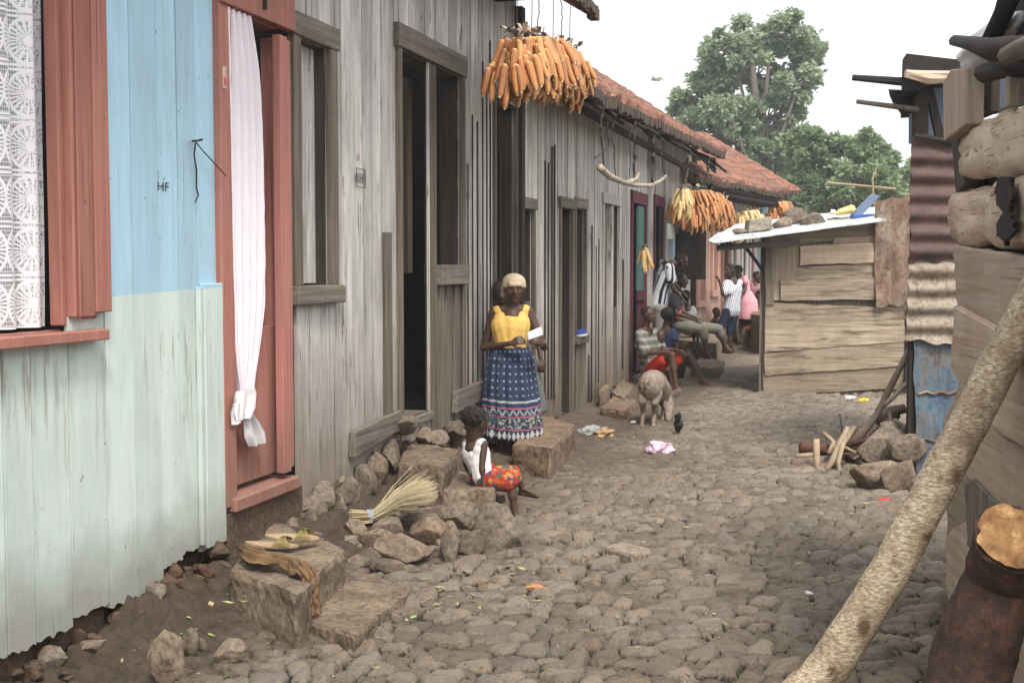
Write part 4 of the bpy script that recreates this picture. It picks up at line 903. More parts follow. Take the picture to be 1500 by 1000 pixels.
def bark(name, c1, c2, c3, sc=8, st=.8, lent=True):
    b = NB(name); co = b.coord(); g = b.noise(co, sc, 7, .7); f = b.noise(b.map(co, (60, 60, 120)), 1, 5, .7); k = b.noise(b.map(co, (9, 9, 5)), 1, 5, .7)
    c = b.ramp(g, [(.3, c1), (.65, c2)]); c = b.mix(b.ramp(k, [(.58, 0.0), (.68, .85)]), c, c3)
    c = b.mix(b.ramp(f, [(.36, .7), (.5, 0.0)]), c, mul(c1, .45)); b.col(c); b.rough(.9); b.bump(b.mth('ADD', g, b.mth('MULTIPLY', f, .7)), st, .006); return b.m
M['slablog'] = wood('split_log', (.46, .335, .235), (.68, .56, .43), dark=(.06, .04, .03), axis='x', cracks=.8, vary=.1, peel=(.22, .15, .10), peel_amt=.40, fine=.45)
halflog([(1424, 228), (1500, 208), (1640, 168)], [.112, .125, .13], -.05, M['slablog'])
halflog([(1418, 318), (1500, 312), (1640, 296)], [.128, .13, .14], -.06, M['slablog'])
def pbox(pts, w0, w1, mat, name):
    mb = MB(); mb.fprism(FN, [fn(*p, w1) for p in pts], w0, w1); return part(name, mb, M[mat], SN, bevel=.005)
pbox([(1382, 208), (1415, 182), (1416, 100), (1392, 102), (1381, 122)], -.02, .05, 'slabv', 'post')
pbox([(1393, 205), (1416, 182), (1412, 270), (1400, 285)], -.10, -.01, 'jamb', 'post')
pbox([(1415, 180), (1450, 165), (1452, 96), (1416, 100)], -.14, -.10, 'jamb', 'post')
pbox([(1472, 158), (1500, 146), (1640, 110), (1640, 60), (1475, 90)], -.10, -.04, 'jamb', 'plank')
pbox([(1471, 158), (1476, 156), (1479, 90), (1474, 90)], -.03, .03, 'slabv', 'post')
pbox([(1448, 168), (1475, 158), (1475, 92), (1448, 96)], -.34, -.30, 'bluegrey', 'inner_panel')
mb = MB(); mb.fbox(FN, .02, 4.4, -1.9, -.36, -.1, 2.35); part('back_walls', mb, M['inside'], SN)
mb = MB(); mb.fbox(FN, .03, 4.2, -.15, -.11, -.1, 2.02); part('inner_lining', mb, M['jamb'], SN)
mb = MB(); mb.fbox(FN, .0, .05, -.34, -.04, -.1, 1.3); part('side_boards', mb, M['darkwood'], SN)
def stick(pts, rad, mat, name, root, w=.1, n=8, jit=.12):
    mb = MB(); mb.tube([FN.P(*(lambda q, w_: (q[0], w_, q[1]))(fn(p[0], p[1], p[2] if len(p) > 2 else w), p[2] if len(p) > 2 else w)) for p in pts], rad, n, jit=jit); return part(name, mb, mat, root, smooth=True)
stick([(1397, 60), (1425, 64), (1450, 72), (1600, 70)], [.022, .03, .04, .05], M['char'], 'roof_stick', SN, .12)
stick([(1453, 55), (1470, 20), (1490, -40)], [.035, .035, .04], M['char'], 'roof_stick', SN, .05)
stick([(1475, 83), (1500, 70), (1600, 40)], [.03, .035, .04], M['frame'], 'roof_stick', SN, .2)
stick([(1440, 108), (1478, 100), (1600, 96)], [.035, .035, .04], M['char'], 'roof_stick', SN, .02)
mb = MB(); mb.fprism(FN, [fn(1446, 98), fn(1456, 60), fn(1470, 10), fn(1480, -60), fn(1700, -60), fn(1700, 70), fn(1478, 98)], -1.8, -.01); part('roof_thatch', mb, M['char'], SN)
rj_ = random.Random(8); _o = [(1460, 262), (1480, 260), (1484, 285), (1478, 310), (1486, 335), (1470, 358), (1460, 340), (1466, 312), (1458, 288)]; _q = []
for i_ in range(len(_o)):
    a_, b_ = _o[i_], _o[(i_ + 1) % len(_o)]
    for k_ in range(5): _q.append((a_[0] + (b_[0] - a_[0]) * k_ / 5 + rj_.uniform(-3.5, 3.5), a_[1] + (b_[1] - a_[1]) * k_ / 5 + rj_.uniform(-3, 3)))
pbox(_q, .045, .062, 'char', 'burnt_patch')
# ---------------------------------------------------------------- curtains
def mk_lace():
    b = NB('white_lace'); co = b.coord(); x, y, z = b.sep(co)
    fx = b.mth('SUBTRACT', b.mth('FRACT', b.mth('DIVIDE', x, .10)), .5); fz = b.mth('SUBTRACT', b.mth('FRACT', b.mth('DIVIDE', z, .19)), .5)
    X = b.mth('MULTIPLY', fx, .12); Z_ = b.mth('MULTIPLY', fz, .19); ang = b.mth('ARCTAN2', Z_, X)
    r = b.mth('SQRT', b.mth('ADD', b.mth('MULTIPLY', X, X), b.mth('MULTIPLY', b.mth('MULTIPLY', Z_, Z_), .55)))
    spokes = b.mth('MULTIPLY', b.mth('GREATER_THAN', b.mth('SINE', b.mth('MULTIPLY', ang, 22)), .15), b.mth('LESS_THAN', r, .055))
    ring = b.mth('LESS_THAN', b.mth('ABSOLUTE', b.mth('SUBTRACT', r, .060)), .0045); hub = b.mth('LESS_THAN', r, .014)
    band = b.mth('LESS_THAN', b.mth('ABSOLUTE', b.mth('SUBTRACT', b.mth('ABSOLUTE', fz), .455)), .022)
    thr = b.mth('LESS_THAN', b.mth('FRACT', b.mth('MULTIPLY', z, 62)), .16); th2 = b.mth('LESS_THAN', b.mth('FRACT', b.mth('MULTIPLY', x, 130)), .2)
    n_ = b.mth('GREATER_THAN', b.noise(co, 160, 2), .5)
    fill = b.mth('MULTIPLY', b.mth('LESS_THAN', b.mth('ABSOLUTE', fx), .27), n_)
    a = spokes
    for q in (ring, hub, band, b.mth('MULTIPLY', thr, .9), b.mth('MULTIPLY', th2, .7), b.mth('MULTIPLY', fill, .9), .32): a = b.mth('MAXIMUM', a, q)
    b.l(a, b.b.inputs['Alpha']); b.col((.80, .79, .81)); return b.m
t = thing('lace_curtain', 'white lace curtain with sunburst pattern hanging in the pink framed window', 'curtain', tuple(F1.P(1.9, -.06, 1.32)), F1.rz)
mb = MB(); vs = []; nu, nv = 160, 30; ua_, ub_ = 1.95, U(81, -.06) 
for i in range(nu + 1):
    for j in range(nv + 1):
        u = ua_ + (ub_ - ua_) * i / nu; z = 1.325 + 1.75 * j / nv
        vs.append(F1.P(u, -.10 + .030 * math.sin(u * 44 + math.sin(u * 9) * 1.6 + z * .3) + .008 * noise.noise(Vector((u * 6, z * 2, 0))), z))
mb.add(vs, [(i * (nv + 1) + j, (i + 1) * (nv + 1) + j, (i + 1) * (nv + 1) + j + 1, i * (nv + 1) + j + 1) for i in range(nu) for j in range(nv)], .5)
part('lace', mb, mk_lace(), t, smooth=True)
mb = MB(); mb.tube([F1.P(1.9, -.10, 3.05), F1.P(ub_, -.10, 3.05)], .008, 6); part('rod', mb, M['nearblack'], t)

b = NB('sheer_white_cloth'); co = b.coord(); x, y, z = b.sep(co); 
wv = b.mth('ADD', b.mth('GREATER_THAN', b.mth('SINE', b.mth('MULTIPLY', z, 700)), -.4), 0); b.l(b.mth('ADD', .82, b.mth('MULTIPLY', wv, .12)), b.b.inputs['Alpha'])
b.col((.82, .76, .81)); b.b.inputs['Subsurface Weight'].default_value = 0; M['sheer'] = b.m
t = thing('door_curtain', 'long sheer white curtain knotted at its lower end in the pink doorway', 'curtain', tuple(F1.P(dr[0], .03, .8)), F1.rz)
rows = [(20, 333, 371), (60, 333, 379), (120, 333, 386), (200, 334, 389), (300, 335, 390), (390, 336, 389), (450, 338, 386), (500, 340, 379), (540, 343, 372), (565, 346, 368), (582, 347, 367)]
def cloth_rows(rows, F, w0, nfold, amp, mb, n=48, sub=8, seed=0):
    vs = []; R_ = []
    for k in range(len(rows) - 1):
        for q in range(sub): f = q / sub; R_.append([rows[k][i] * (1 - f) + rows[k + 1][i] * f for i in range(3)])
    R_.append(list(rows[-1]))
    for (y, a, c_) in R_:
        u0, u1 = F.U(a, w0), F.U(c_, w0); z = F.Z((a + c_) / 2, y, w0)
        for i in range(n + 1):
            f = i / n; u = u0 + (u1 - u0) * f
            vs.append(F.P(u, w0 + amp * math.sin(f * nfold * 6.28 + seed + .6 * math.sin(z * 2)) + .004 * noise.noise(Vector((f * 9, z * 9, seed))), z))
    m = len(R_); mb.add(vs, [(j * (n + 1) + i, j * (n + 1) + i + 1, (j + 1) * (n + 1) + i + 1, (j + 1) * (n + 1) + i) for j in range(m - 1) for i in range(n)], .5)
mb = MB(); cloth_rows(rows, F1, .02, 5, .020, mb); part('cloth', mb, M['sheer'], t, smooth=True)
mb = MB(); cloth_rows([(572, 340, 370), (580, 336, 372), (600, 336, 370), (615, 340, 362)], F1, .055, 2.2, .014, mb, 30, 5, 1); cloth_rows([(604, 354, 366), (620, 352, 378), (638, 353, 387), (652, 360, 389)], F1, .04, 2.5, .014, mb, 30, 5, 2)
cloth_rows([(590, 340, 352), (602, 336, 352), (622, 337, 350)], F1, .06, 1.4, .01, mb, 20, 5, 3)
part('knot', mb, M['white'], t, smooth=True)
# wire hook and string on the blue boards
mb = MB(); q = lambda px, py, w_=.03: F1.P(F1.U(px, w_), w_, F1.Z(px, py, w_))
mb.tube([q(285, 207, .0), q(290, 207, .05), q(299, 205, .09)], .005, 5); mb.tube([q(289, 208), q(300, 222), q(333, 258, .06)], .003, 5); mb.tube([q(289, 210), q(287, 228), q(290, 250, .02), q(289, 275, .02), q(292, 286, .02), q(287, 297, .02)], .004, 5, jit=.3)
solo('wire_hook', mb, M['nearblack'], 'bent iron nail with wire and string on the blue boards beside the pink door', 'hook')
def text_on(F, s, px, py, hpx, w_, mat, parent, name='lettering', sx=1):
    cu = bpy.data.curves.new('t', 'FONT'); cu.body = s; cu.size = 1; cu.align_x = 'CENTER'; cu.align_y = 'CENTER'
    o = bpy.data.objects.new('t', cu); COL.objects.link(o); dg = bpy.context.evaluated_depsgraph_get(); me = bpy.data.meshes.new_from_object(o.evaluated_get(dg)); bpy.data.objects.remove(o)
    u, z = F.un(px, py, w_); Yd = F.P(u, w_, z).y; k = hpx * Yd / FPX / .7
    mb = MB(); mb.add([F.P(u + v.co.x * k * sx, w_, z + v.co.y * k) for v in me.vertices], [tuple(p.vertices) for p in me.polygons], .5); return part(name, mb, mat, parent)
M['ink'] = plainmat('dark_ink', (.04, .035, .035), (.07, .06, .06), 40, .9, 0); M['redink'] = plainmat('faded_red_ink', (.30, .10, .08), (.35, .2, .17), 60, .9, 0)
text_on(F1, 'HF', 239, 274, 13, .004, M['ink'], H1, sx=1.5)
text_on(F1, '0098', 527, 262, 15, .010, M['ink'], H2, sx=.75)
mb = MB(); 
for a in ((521, 534, 247, 248), (521, 534, 274, 275)): mb.fbox(F1, U(a[0]), U(a[1]), .009, .010, Z(527, a[3]), Z(527, a[2]))
for a in (521, 533.4): mb.fbox(F1, U(a), U(a + .6), .009, .0102, Z(527, 275), Z(527, 247))
part('number_border', mb, M['ink'], H2)
text_on(F1, '8', 526, 230, 10, .010, M['redink'], H2, sx=1.2); text_on(F1, 'LAR', 685, 285, 9, .012, M['ink'], H2); text_on(F1, '171', 866, 348, 9, .012, M['ink'], H3)
mb = MB(); mb.fbox(F1, U(319), U(325), .036, .038, Z(322, 131), Z(322, 99)); st_ = part('sticker', mb, plainmat('sticker_paper', (.62, .50, .34), (.55, .2, .22), 30, .6, 0), ds)
mb = MB(); mb.fbox(F1, U(321), U(324), .0385, .040, Z(322, 126), Z(322, 115)); part('sticker_print', mb, plainmat('sticker_pink', (.6, .12, .22), None, 30, .6, 0), st_)
# little sign plate and tin
mb = MB(); mb.fbox(F1, U(947), U(947) + .55, .28, .31, Z(955, 346, .3), Z(955, 322, .3)); solo('sign_plate', mb, plainmat('plate_paint', (.30, .33, .30), (.42, .42, .36), 8), 'small grey-green board hung sideways beside the purple door', 'board')
t = thing('blue_shoe', 'blue and white shoe standing on the narrow window sill', 'shoe', tuple(F1.P(U(846), .0, Z(846, 490))), F1.rz)
mb = MB(); mb.cap(F1.P(U(843), .03, Z(845, 488)), F1.P(U(843) + .2, .03, Z(845, 488)), .035, .045, 8); part('upper', mb, plainmat('royal_blue', (.03, .06, .30)), t, True); mb = MB(); mb.fbox(F1, U(842), U(842) + .28, -.01, .08, Z(845, 492), Z(845, 489)); part('sole', mb, M['white'], t)

# ---------------------------------------------------------------- maize
def cobmesh(seed, Lc=.22, r=.026):
    rr = random.Random(seed); mb = MB(); n = 24; m = 26; vs = []; bend = rr.uniform(-.012, .012)
    for j in range(m + 1):
        f = j / m; R0 = r * (min(1, (f + .06) * 6) ** .5) * (1 - .35 * f ** 2.2) * (1 if f < .96 else .55)
        for k in range(n):
            ker = .0024 * (abs(math.cos(k * math.pi * .5)) + abs(math.sin(j * math.pi * .5))) if .04 < f < .96 else 0
            q = 2 * math.pi * k / n; vs.append((math.cos(q) * (R0 + ker) + bend * math.sin(f * 3.1), math.sin(q) * (R0 + ker), -f * Lc))
    mb.add(vs, [(j * n + k, (j + 1) * n + k, (j + 1) * n + (k + 1) % n, j * n + (k + 1) % n) for j in range(m) for k in range(n)] + [tuple(m * n + k for k in range(n))], .5)
    mb.k = [(1.0 if j >= m - 2 or j < 1 else (.5 if k % 2 else 0.0)) for j in range(m) for k in range(n)] + [1.0]
    me = mesh_of('corn_cob', mb, None, None, True); return me
def cornmat(name, st):
    b = NB(name); oi = b.n('ObjectInfo'); co = b.coord(); at_ = b.n('Attribute'); at_.attribute_name = 'rnd'
    rv = b.mth('FRACT', b.mth('ADD', oi.outputs['Random'], at_.outputs['Fac'])); n_ = b.noise(co, 90, 3, .6); c = b.ramp(rv, st)
    c = b.mix(b.ramp(n_, [(.40, .35), (.55, 0.0)]), c, mul(st[0][1], .5)); c = b.mix(b.ramp(b.noise(co, 9, 3), [(.58, 0.0), (.75, .4)]), c, mul(st[-1][1], 1.0))
    kn = b.attr('kern'); c = b.mix(b.ramp(kn, [(.2, 0.0), (.4, .38), (.8, .38), (.95, .75)]), c, mul((.66, .46, .24), 1.0)); b.col(c); b.rough(.6); return b.m
M['corn'] = cornmat('orange_maize', [(0, (.22, .045, .012)), (.3, (.42, .115, .022)), (.7, (.50, .17, .035)), (1, (.52, .24, .07))])
M['cornpale'] = cornmat('pale_maize', [(0, (.50, .32, .12)), (.5, (.60, .44, .19)), (1, (.68, .56, .30))])
M['husk'] = plainmat('dry_husk', (.28, .21, .15), (.45, .36, .25), 14)
def cob_set(mat, sz):
    out = []
    for k in range(3):
        me = cobmesh(k + int(sz * 100), sz, sz * .102); me.materials.append(mat); out.append(me)
    return out
def bunch(A, B, b_, H, n, layers, mats, label, cob=.22, group='maize bunches drying under the eaves', ropes=((.3, .9), (.7, .9)), seed=1, palefrac=0, husks=60, name='maize_bunch'):
    A = Vector(A); B = Vector(B); ax = (B - A); La = ax.length; ax.normalize(); side = Vector((ax.y, -ax.x, 0)).normalized(); c = (A + B) / 2
    t = thing(name, label, 'maize', tuple(c), 0, group); rr = random.Random(seed); items = []
    for i in range(n):
        lay = i % layers; f = lay / max(1, layers - 1); ph = rr.uniform(0, 2 * math.pi)
        a_ = La / 2 * (.80 + .20 * math.sin(f * 2.6)); bb = b_ * (.35 + .65 * math.sin(.5 + f * 2.1))
        inn = rr.uniform(.75, 1.05) if rr.random() < .8 else rr.uniform(.2, .7)
        p = c + ax * (math.cos(ph) * a_ * inn if rr.random() < .45 else rr.uniform(-1, 1) * a_ * .97) + side * math.sin(ph) * bb * inn - Vector((0, 0, f * H * rr.uniform(.85, 1.1)))
        e = (p - c).dot(ax) / (La / 2); p.z -= abs(e) ** 3 * .10
        out = side * math.sin(ph) + ax * .35 * e
        tilt = (.60 - .52 * f) * rr.uniform(.5, 1.1); d = (Vector((0, 0, -1)) + out * tilt + Vector((rr.uniform(-.12, .12), rr.uniform(-.12, .12), 0))).normalized()
        pale = palefrac and e < -1 + 2 * palefrac
        items.append((p, d, rr.uniform(.82, 1.12), pale, rr.uniform(0, 6.28)))
    cp = Vector((0, 0, CAMH)); items.sort(key=lambda q: (q[0] - cp).length + (.3 if q[0].z > c.z - .02 else 0) * 0)
    sets = [cob_set(m_, cob) for m_ in mats]; rest = MB(); rm = None
    for i, (p, d, s_, pale, rot) in enumerate(items):
        me = sets[1 if pale else 0][i % 3]; Mx = d.to_track_quat('-Z', 'Y').to_matrix().to_4x4() @ Matrix.Rotation(rot, 4, 'Z') @ Matrix.Diagonal((s_, s_, s_, 1))
        if i < 100:
            o = bpy.data.objects.new('corn_cob', me); COL.objects.link(o); o.parent = t; o.matrix_local = Matrix.Translation(p - c) @ Mx
        else: rest.add([p + Mx @ v.co for v in me.vertices], [tuple(q.vertices) for q in me.polygons], rr.random()); rest.k += [a_.value for a_ in me.attributes['kern'].data]
    if rest.v: o = part('cob_mass', rest, mats[0], t, True); o['kind'] = 'stuff'
    hk = MB()
    for i in range(husks):
        e = rr.uniform(-1, 1); p = c + ax * e * La * .47 + side * rr.uniform(-.6, .6) * b_ * .5 + Vector((0, 0, rr.uniform(-.02, .03))); d = Vector((rr.uniform(-1, 1), rr.uniform(-1, 1), rr.uniform(-.6, 1.2))).normalized()
        L_ = rr.uniform(.05, .13); s2 = d.cross(Vector((0, 0, 1))).normalized() * rr.uniform(.006, .016); q = p + d * L_ + Vector((0, 0, -.02)); m_ = p + d * L_ * .5 + Vector((0, 0, .01))
        hk.add([p - s2, p + s2, m_ + s2 * 1.3, m_ - s2 * 1.3, q], [(0, 1, 2, 3), (3, 2, 4)])
    part('husks', hk, M['husk'], t)
    rp = MB(); rp.tube([A, c + Vector((0, 0, .02)), B], .015, 6)
    for f, h in ropes: rp.tube([A.lerp(B, f), A.lerp(B, f) + Vector((.01, 0, h * .5)), A.lerp(B, f) + Vector((0, 0, h))], .003, 5)
    part('rope', rp, M['nearblack'], t)
    return t
def hp(px, py, w_=.6): u, z = F1.un(px, py, w_); return F1.P(u, w_, z)
A = hp(745, 44); B = hp(842, 72)
bunch(A, B, .17, .23, 520, 6, (M['corn'],), 'large nearest bunch of orange maize cobs hanging from the tall house eave', .205, ropes=((.1, 1.0), (.3, 1.0), (.62, 1.0), (.9, .9)), seed=3, husks=110)
bunch(hp(1000, 272, .5), hp(1062, 290, .5), .26, .36, 520, 7, (M['corn'],), 'long orange bunch of maize under the low tiled eave', .22, ropes=((.15, .8), (.5, .7)), seed=5, husks=60)
bunch(hp(997, 276, .72), hp(1005, 277, .72), .09, .10, 40, 2, (M['cornpale'],), 'small pale yellow bunch hung against the near end of the long orange one', .22, ropes=((.3, .6), (.7, .6)), seed=6, husks=20)
def hp4(px, py, w_=.5): u, z = F4.un(px, py, w_); return F4.P(u, w_, z)
bunch(hp4(1082, 308), hp4(1114, 308), .18, .22, 110, 4, (M['cornpale'],), 'pale cream bunch of maize cobs on the salmon house', .30, ropes=((.5, .3),), seed=7, husks=15)
bunch(hp4(1134, 294), hp4(1156, 296), .16, .22, 90, 4, (M['corn'],), 'small farthest bunch of orange maize, above the roof stones', .28, ropes=((.5, .2),), seed=8, husks=10)
bunch(hp(942, 362, .3), hp(946, 362, .3), .05, .06, 9, 2, (M['cornpale'],), 'tiny cluster of a few cobs beside the purple door', .24, ropes=((.5, .5),), seed=9, husks=6)
# branch and hanging wires under the eave
bk = NB('pale_branch_bark'); co = bk.coord(); g = bk.noise(co, 14, 6, .7); bk.col(bk.ramp(g, [(.3, (.16, .12, .09)), (.5, (.36, .30, .23)), (.7, (.46, .40, .32))])); bk.bump(g, .5, .01); M['branch'] = bk.m
mb = MB(); mb.tube([hp(879, 246), hp(892, 258), hp(912, 267), hp(930, 271), hp(952, 272), hp(966, 266), hp(975, 258)], [.034, .03, .026, .024, .022, .020, .022], 9, jit=.1); mb.tube([hp(920, 268), hp(932, 262), hp(937, 252)], [.03, .022, .01], 7)
solo('hanging_branch', mb, M['branch'], 'pale crooked branch hung level under the low tiled eave', 'branch', smooth=True)
def vine(pts, r, label, name='hanging_wire'):
    mb = MB(); P_ = []
    for k in range(len(pts) - 1):
        for f in range(6):
            a, b2 = pts[k], pts[k + 1]; q = hp(a[0] + (b2[0] - a[0]) * f / 6 + rnd.uniform(-1.2, 1.2), a[1] + (b2[1] - a[1]) * f / 6); P_.append(q)
    P_.append(hp(*pts[-1])); mb.tube(P_, r, 5); solo(name, mb, M['nearblack'], label, 'wire', 'ropes and wires hanging under the eaves')
vine([(882, 160), (880, 200), (885, 246)], .008, 'leftmost wire, ending at the thick end of the hung branch'); vine([(888, 170), (893, 215), (872, 232)], .006, 'curled wire just right of the leftmost one'); vine([(898, 165), (899, 210), (902, 258)], .006, 'thin wire reaching the branch left of its middle')
vine([(931, 175), (930, 220), (928, 262)], .014, 'thick dark rope holding the branch at its fork'); vine([(922, 185), (923, 235), (922, 262)], .005, 'thin wire left of the thick branch rope'); vine([(958, 190), (957, 230), (956, 270)], .02, 'thick black strap holding the right part of the branch')
vine([(969, 200), (970, 240), (975, 260)], .007, 'wire at the right tip of the hung branch'); vine([(790, -20), (789, 20), (788, 48)], .004, 'thin wire over the left part of the nearest maize'); vine([(822, -10), (823, 20), (822, 55)], .004, 'thin wire over the right part of the nearest maize')
vine([(1008, 230), (1006, 262), (1000, 275)], .016, 'black strap above the long maize bunch'); vine([(1040, 230), (1036, 250), (1034, 268)], .016, 'strap from the roof corner to the long maize bunch')

# ---------------------------------------------------------------- broom, sandals, cloth, litter
def Gz(px, py, z=0): return G(px, py, z)
t = thing('broom', 'straw hand broom of pale bristles lying on the rubble with its head up', 'broom', tuple(at(530, 760, 6.75)))
c0 = at(543, 756, 6.72); M['straw'] = plainmat('straw', (.50, .42, .26), (.66, .58, .38), 30)
mb = MB(); rr = random.Random(5)
for i in range(420):
    a = rr.gauss(0, .25); e = at(543 + 106 * math.cos(a * .8) * rr.uniform(.75, 1.05) - 10, 756 - 34 + 62 * math.sin(a * .8) - 4, 6.75 + rr.uniform(-.16, .18)); s0 = c0 + Vector((rr.uniform(-.012, .012), rr.uniform(-.025, .025), rr.uniform(-.02, .02)))
    m_ = s0.lerp(e, .5) + Vector((0, 0, .02)); mb.tube([s0, m_, e], [.0017, .0014, .0006], 3, cap=False)
part('bristles', mb, M['straw'], t)
mb = MB()
for i in range(45):
    o_ = Vector((rr.uniform(-.01, .01), rr.uniform(-.03, .03), rr.uniform(-.028, .028))); mb.tube([c0 + o_, at(515, 757, 6.62) + o_ * 1.35], [.0045, .005], 5)
part('handle', mb, plainmat('cut_reed', (.34, .25, .14), (.48, .38, .24), 60), t)
mb = MB()
for k in range(3): mb.tube([c0 + Vector((-.015 + .012 * k, math.sin(q * .785) * .036, math.cos(q * .785) * .036)) for q in range(9)], .005, 6)
part('binding', mb, plainmat('blue_rag', (.25, .30, .42), (.4, .42, .48), 20), t)
M['sole'] = plainmat('worn_sole', (.42, .32, .20), (.30, .21, .13), 12); M['strap'] = plainmat('mustard_strap', (.30, .25, .10), (.20, .16, .06), 25); M['browncloth'] = plainmat('brown_cloth', (.20, .12, .06), (.13, .08, .04), 10)
def sandal(p, ang, roll, L_, label, strapmat, group, pitch=0):
    t = thing('sandal', label, 'sandal', tuple(p), 0, group); Mx = Matrix.Translation(p) @ Matrix.Rotation(ang, 4, 'Z') @ Matrix.Rotation(pitch, 4, 'Y') @ Matrix.Rotation(roll, 4, 'X')
    n = 28; o1 = []
    for i in range(n):
        q = 2 * math.pi * i / n; x = math.cos(q) * L_ / 2; wd = .046 * (.80 + .22 * math.cos(q) - .10 * math.cos(2 * q)) * L_ / .25; o1.append((x, math.sin(q) * wd))
    mb = MB(); vs = [Mx @ Vector((x, y, 0)) for x, y in o1] + [Mx @ Vector((x, y, .012 + .008 * max(0, -x / L_) * 2)) for x, y in o1]
    mb.add(vs, [tuple(range(n - 1, -1, -1)), tuple(range(n, 2 * n))] + [(i, (i + 1) % n, (i + 1) % n + n, i + n) for i in range(n)], .5); part('sole', mb, M['sole'], t, bevel=.003)
    mb = MB()
    for k in range(7):
        x0 = .015 + .013 * k; x1 = .105 - .013 * k
        pts = [Mx @ Vector((x0 + (x1 - x0) * f, .045 * math.cos(math.pi * f), .012 + .038 * math.sin(math.pi * f))) for f in [i / 8 for i in range(9)]]
        for a_, b2 in zip(pts[:-1], pts[1:]): 
            h = (Mx.to_3x3() @ Vector((.0045, 0, 0))); mb.add([a_ - h, a_ + h, b2 + h, b2 - h], [(0, 1, 2, 3)])
    o = part('straps', mb, strapmat, t); m = o.modifiers.new('s', 'SOLIDIFY'); m.thickness = .002
    return t
zs_ = .262
sandal(Gz(398, 800, zs_ + .01), R(-12), 0, .26, 'mustard strapped sandal at the left, flat on the stone step', M['strap'], 'pair of mustard sandals on the step')
sandal(Gz(428, 789, zs_ + .03), R(-8), R(8), .26, 'second mustard sandal, tipped up on the first one at the right', M['strap'], 'pair of mustard sandals on the step')
t = thing('brown_cloth', 'crumpled brown cloth hanging over the step edge beside the sandals', 'cloth', tuple(Gz(400, 820, zs_)))
mb = MB(); path = [Gz(352, 806, zs_ + .02), Gz(385, 818, zs_ + .03), Gz(412, 822, zs_ + .03), Gz(432, 828, zs_ + .025)]
edge = Gz(446, 840, zs_ + .01) + Vector((.015, -.01, 0))
cpath = path + [edge, edge + Vector((.014, -.012, -.05)), edge + Vector((.018, -.014, -.10)), edge + Vector((.016, -.012, -.165))]; nS, nT = 70, 40; vs = []
for i_ in range(nS + 1):
    f_ = i_ / nS * (len(cpath) - 1); k_ = min(int(f_), len(cpath) - 2); c_ = cpath[k_].lerp(cpath[k_ + 1], f_ - k_); tg = (cpath[k_ + 1] - cpath[k_]).normalized(); hang = k_ >= len(path)
    side_ = Vector((.35, .93, 0)) if not hang else Vector((.80, .60, 0)); up_ = Vector((0, 0, 1)) if not hang else Vector((.7, -.7, 0)); wd_ = (.055 + .02 * math.sin(f_ * 2.1) + .012 * noise.noise(Vector((f_ * 2, 0, 4)))) * (1 if not hang else .62) * (.5 if i_ < 3 else 1)
    for j_ in range(nT + 1):
        t_ = j_ / nT * 2 - 1; fo = .011 * math.sin(t_ * 11 + f_ * 1.3) + .008 * math.sin(t_ * 23 + f_ * 2.9) + .014 * noise.noise(Vector((t_ * 2.2, f_ * 2.2, 1)))
        vs.append(c_ + side_ * (t_ * wd_ + .01 * noise.noise(Vector((f_ * 3, t_ * 2, 7)))) + up_ * (fo + .016 * (1 - t_ * t_)))
mb.add(vs, [(i_ * (nT + 1) + j_, (i_ + 1) * (nT + 1) + j_, (i_ + 1) * (nT + 1) + j_ + 1, i_ * (nT + 1) + j_ + 1) for i_ in range(nS) for j_ in range(nT)], .5)
part('folds', mb, M['browncloth'], t, True)
M['pinkbag'] = plainmat('pink_plastic_bag', (.70, .42, .56), (.75, .55, .65), 12, .4, .5)
def crumple(px, py, wpx, hpx, mat, label, cat, name, seed=1, sub=3, flat=.35, group=None, z=0):
    p = Gz(px, py, 0); p = Gz(px, py, gz(p.x, p.y)); k = p.y / FPX; bm = bmesh.new(); bmesh.ops.create_icosphere(bm, subdivisions=sub, radius=1); mb = MB(); vs = []
    for v in bm.verts:
        q = v.co * (1 + .55 * noise.noise(v.co * 1.8 + Vector((seed, 0, 0))) + .35 * noise.noise(v.co * 4.5 + Vector((seed, 3, 0)))); vs.append(p + Vector((q.x * wpx * k / 2, q.y * wpx * k * .4, max(-.3, q.z) * hpx * k * .6 + .012)))
    mb.add(vs, [tuple(v.index for v in f.verts) for f in bm.faces], .5); bm.free(); return solo(name, mb, mat, label, cat, group, loc=tuple(p))
crumple(967, 660, 38, 20, M['pinkbag'], 'crumpled pink plastic bag lying on the lane before the pig', 'bag', 'plastic_bag', 2)
crumple(868, 634, 40, 14, plainmat('grey_rag', (.35, .36, .37), (.22, .2, .17), 12), 'grey rag lying by the foot of the wall left of the pig', 'rag', 'rag', 4); crumple(885, 638, 30, 13, plainmat('tan_husks', (.45, .30, .15), (.3, .2, .1), 12), 'pile of tan husks beside the grey rag', 'husks', 'husk_pile', 6)
crumple(786, 864, 26, 7, plainmat('orange_leaf', (.50, .24, .10), (.38, .18, .08), 12), 'orange dry leaf lying alone on the near cobbles', 'leaf', 'dry_leaf', 8)
crumple(1247, 585, 18, 7, M['white'], 'white scrap of paper before the shack', 'litter', 'paper_scrap', 9); crumple(1265, 588, 14, 6, plainmat('yellow_scrap', (.75, .62, .05), None), 'yellow scrap before the shack', 'litter', 'wrapper', 10)
crumple(1298, 734, 22, 4, plainmat('red_scrap', (.60, .05, .04), None), 'red wrapper on the cobbles near the blue sheet', 'litter', 'wrapper', 12); crumple(1182, 872, 16, 4, M['white'], 'white paper scrap on the near cobbles beside the leaning log', 'litter', 'paper_scrap', 13)
crumple(928, 620, 8, 4, M['white'], 'tiny white scrap left of the pig hooves', 'litter', 'paper_scrap', 14)
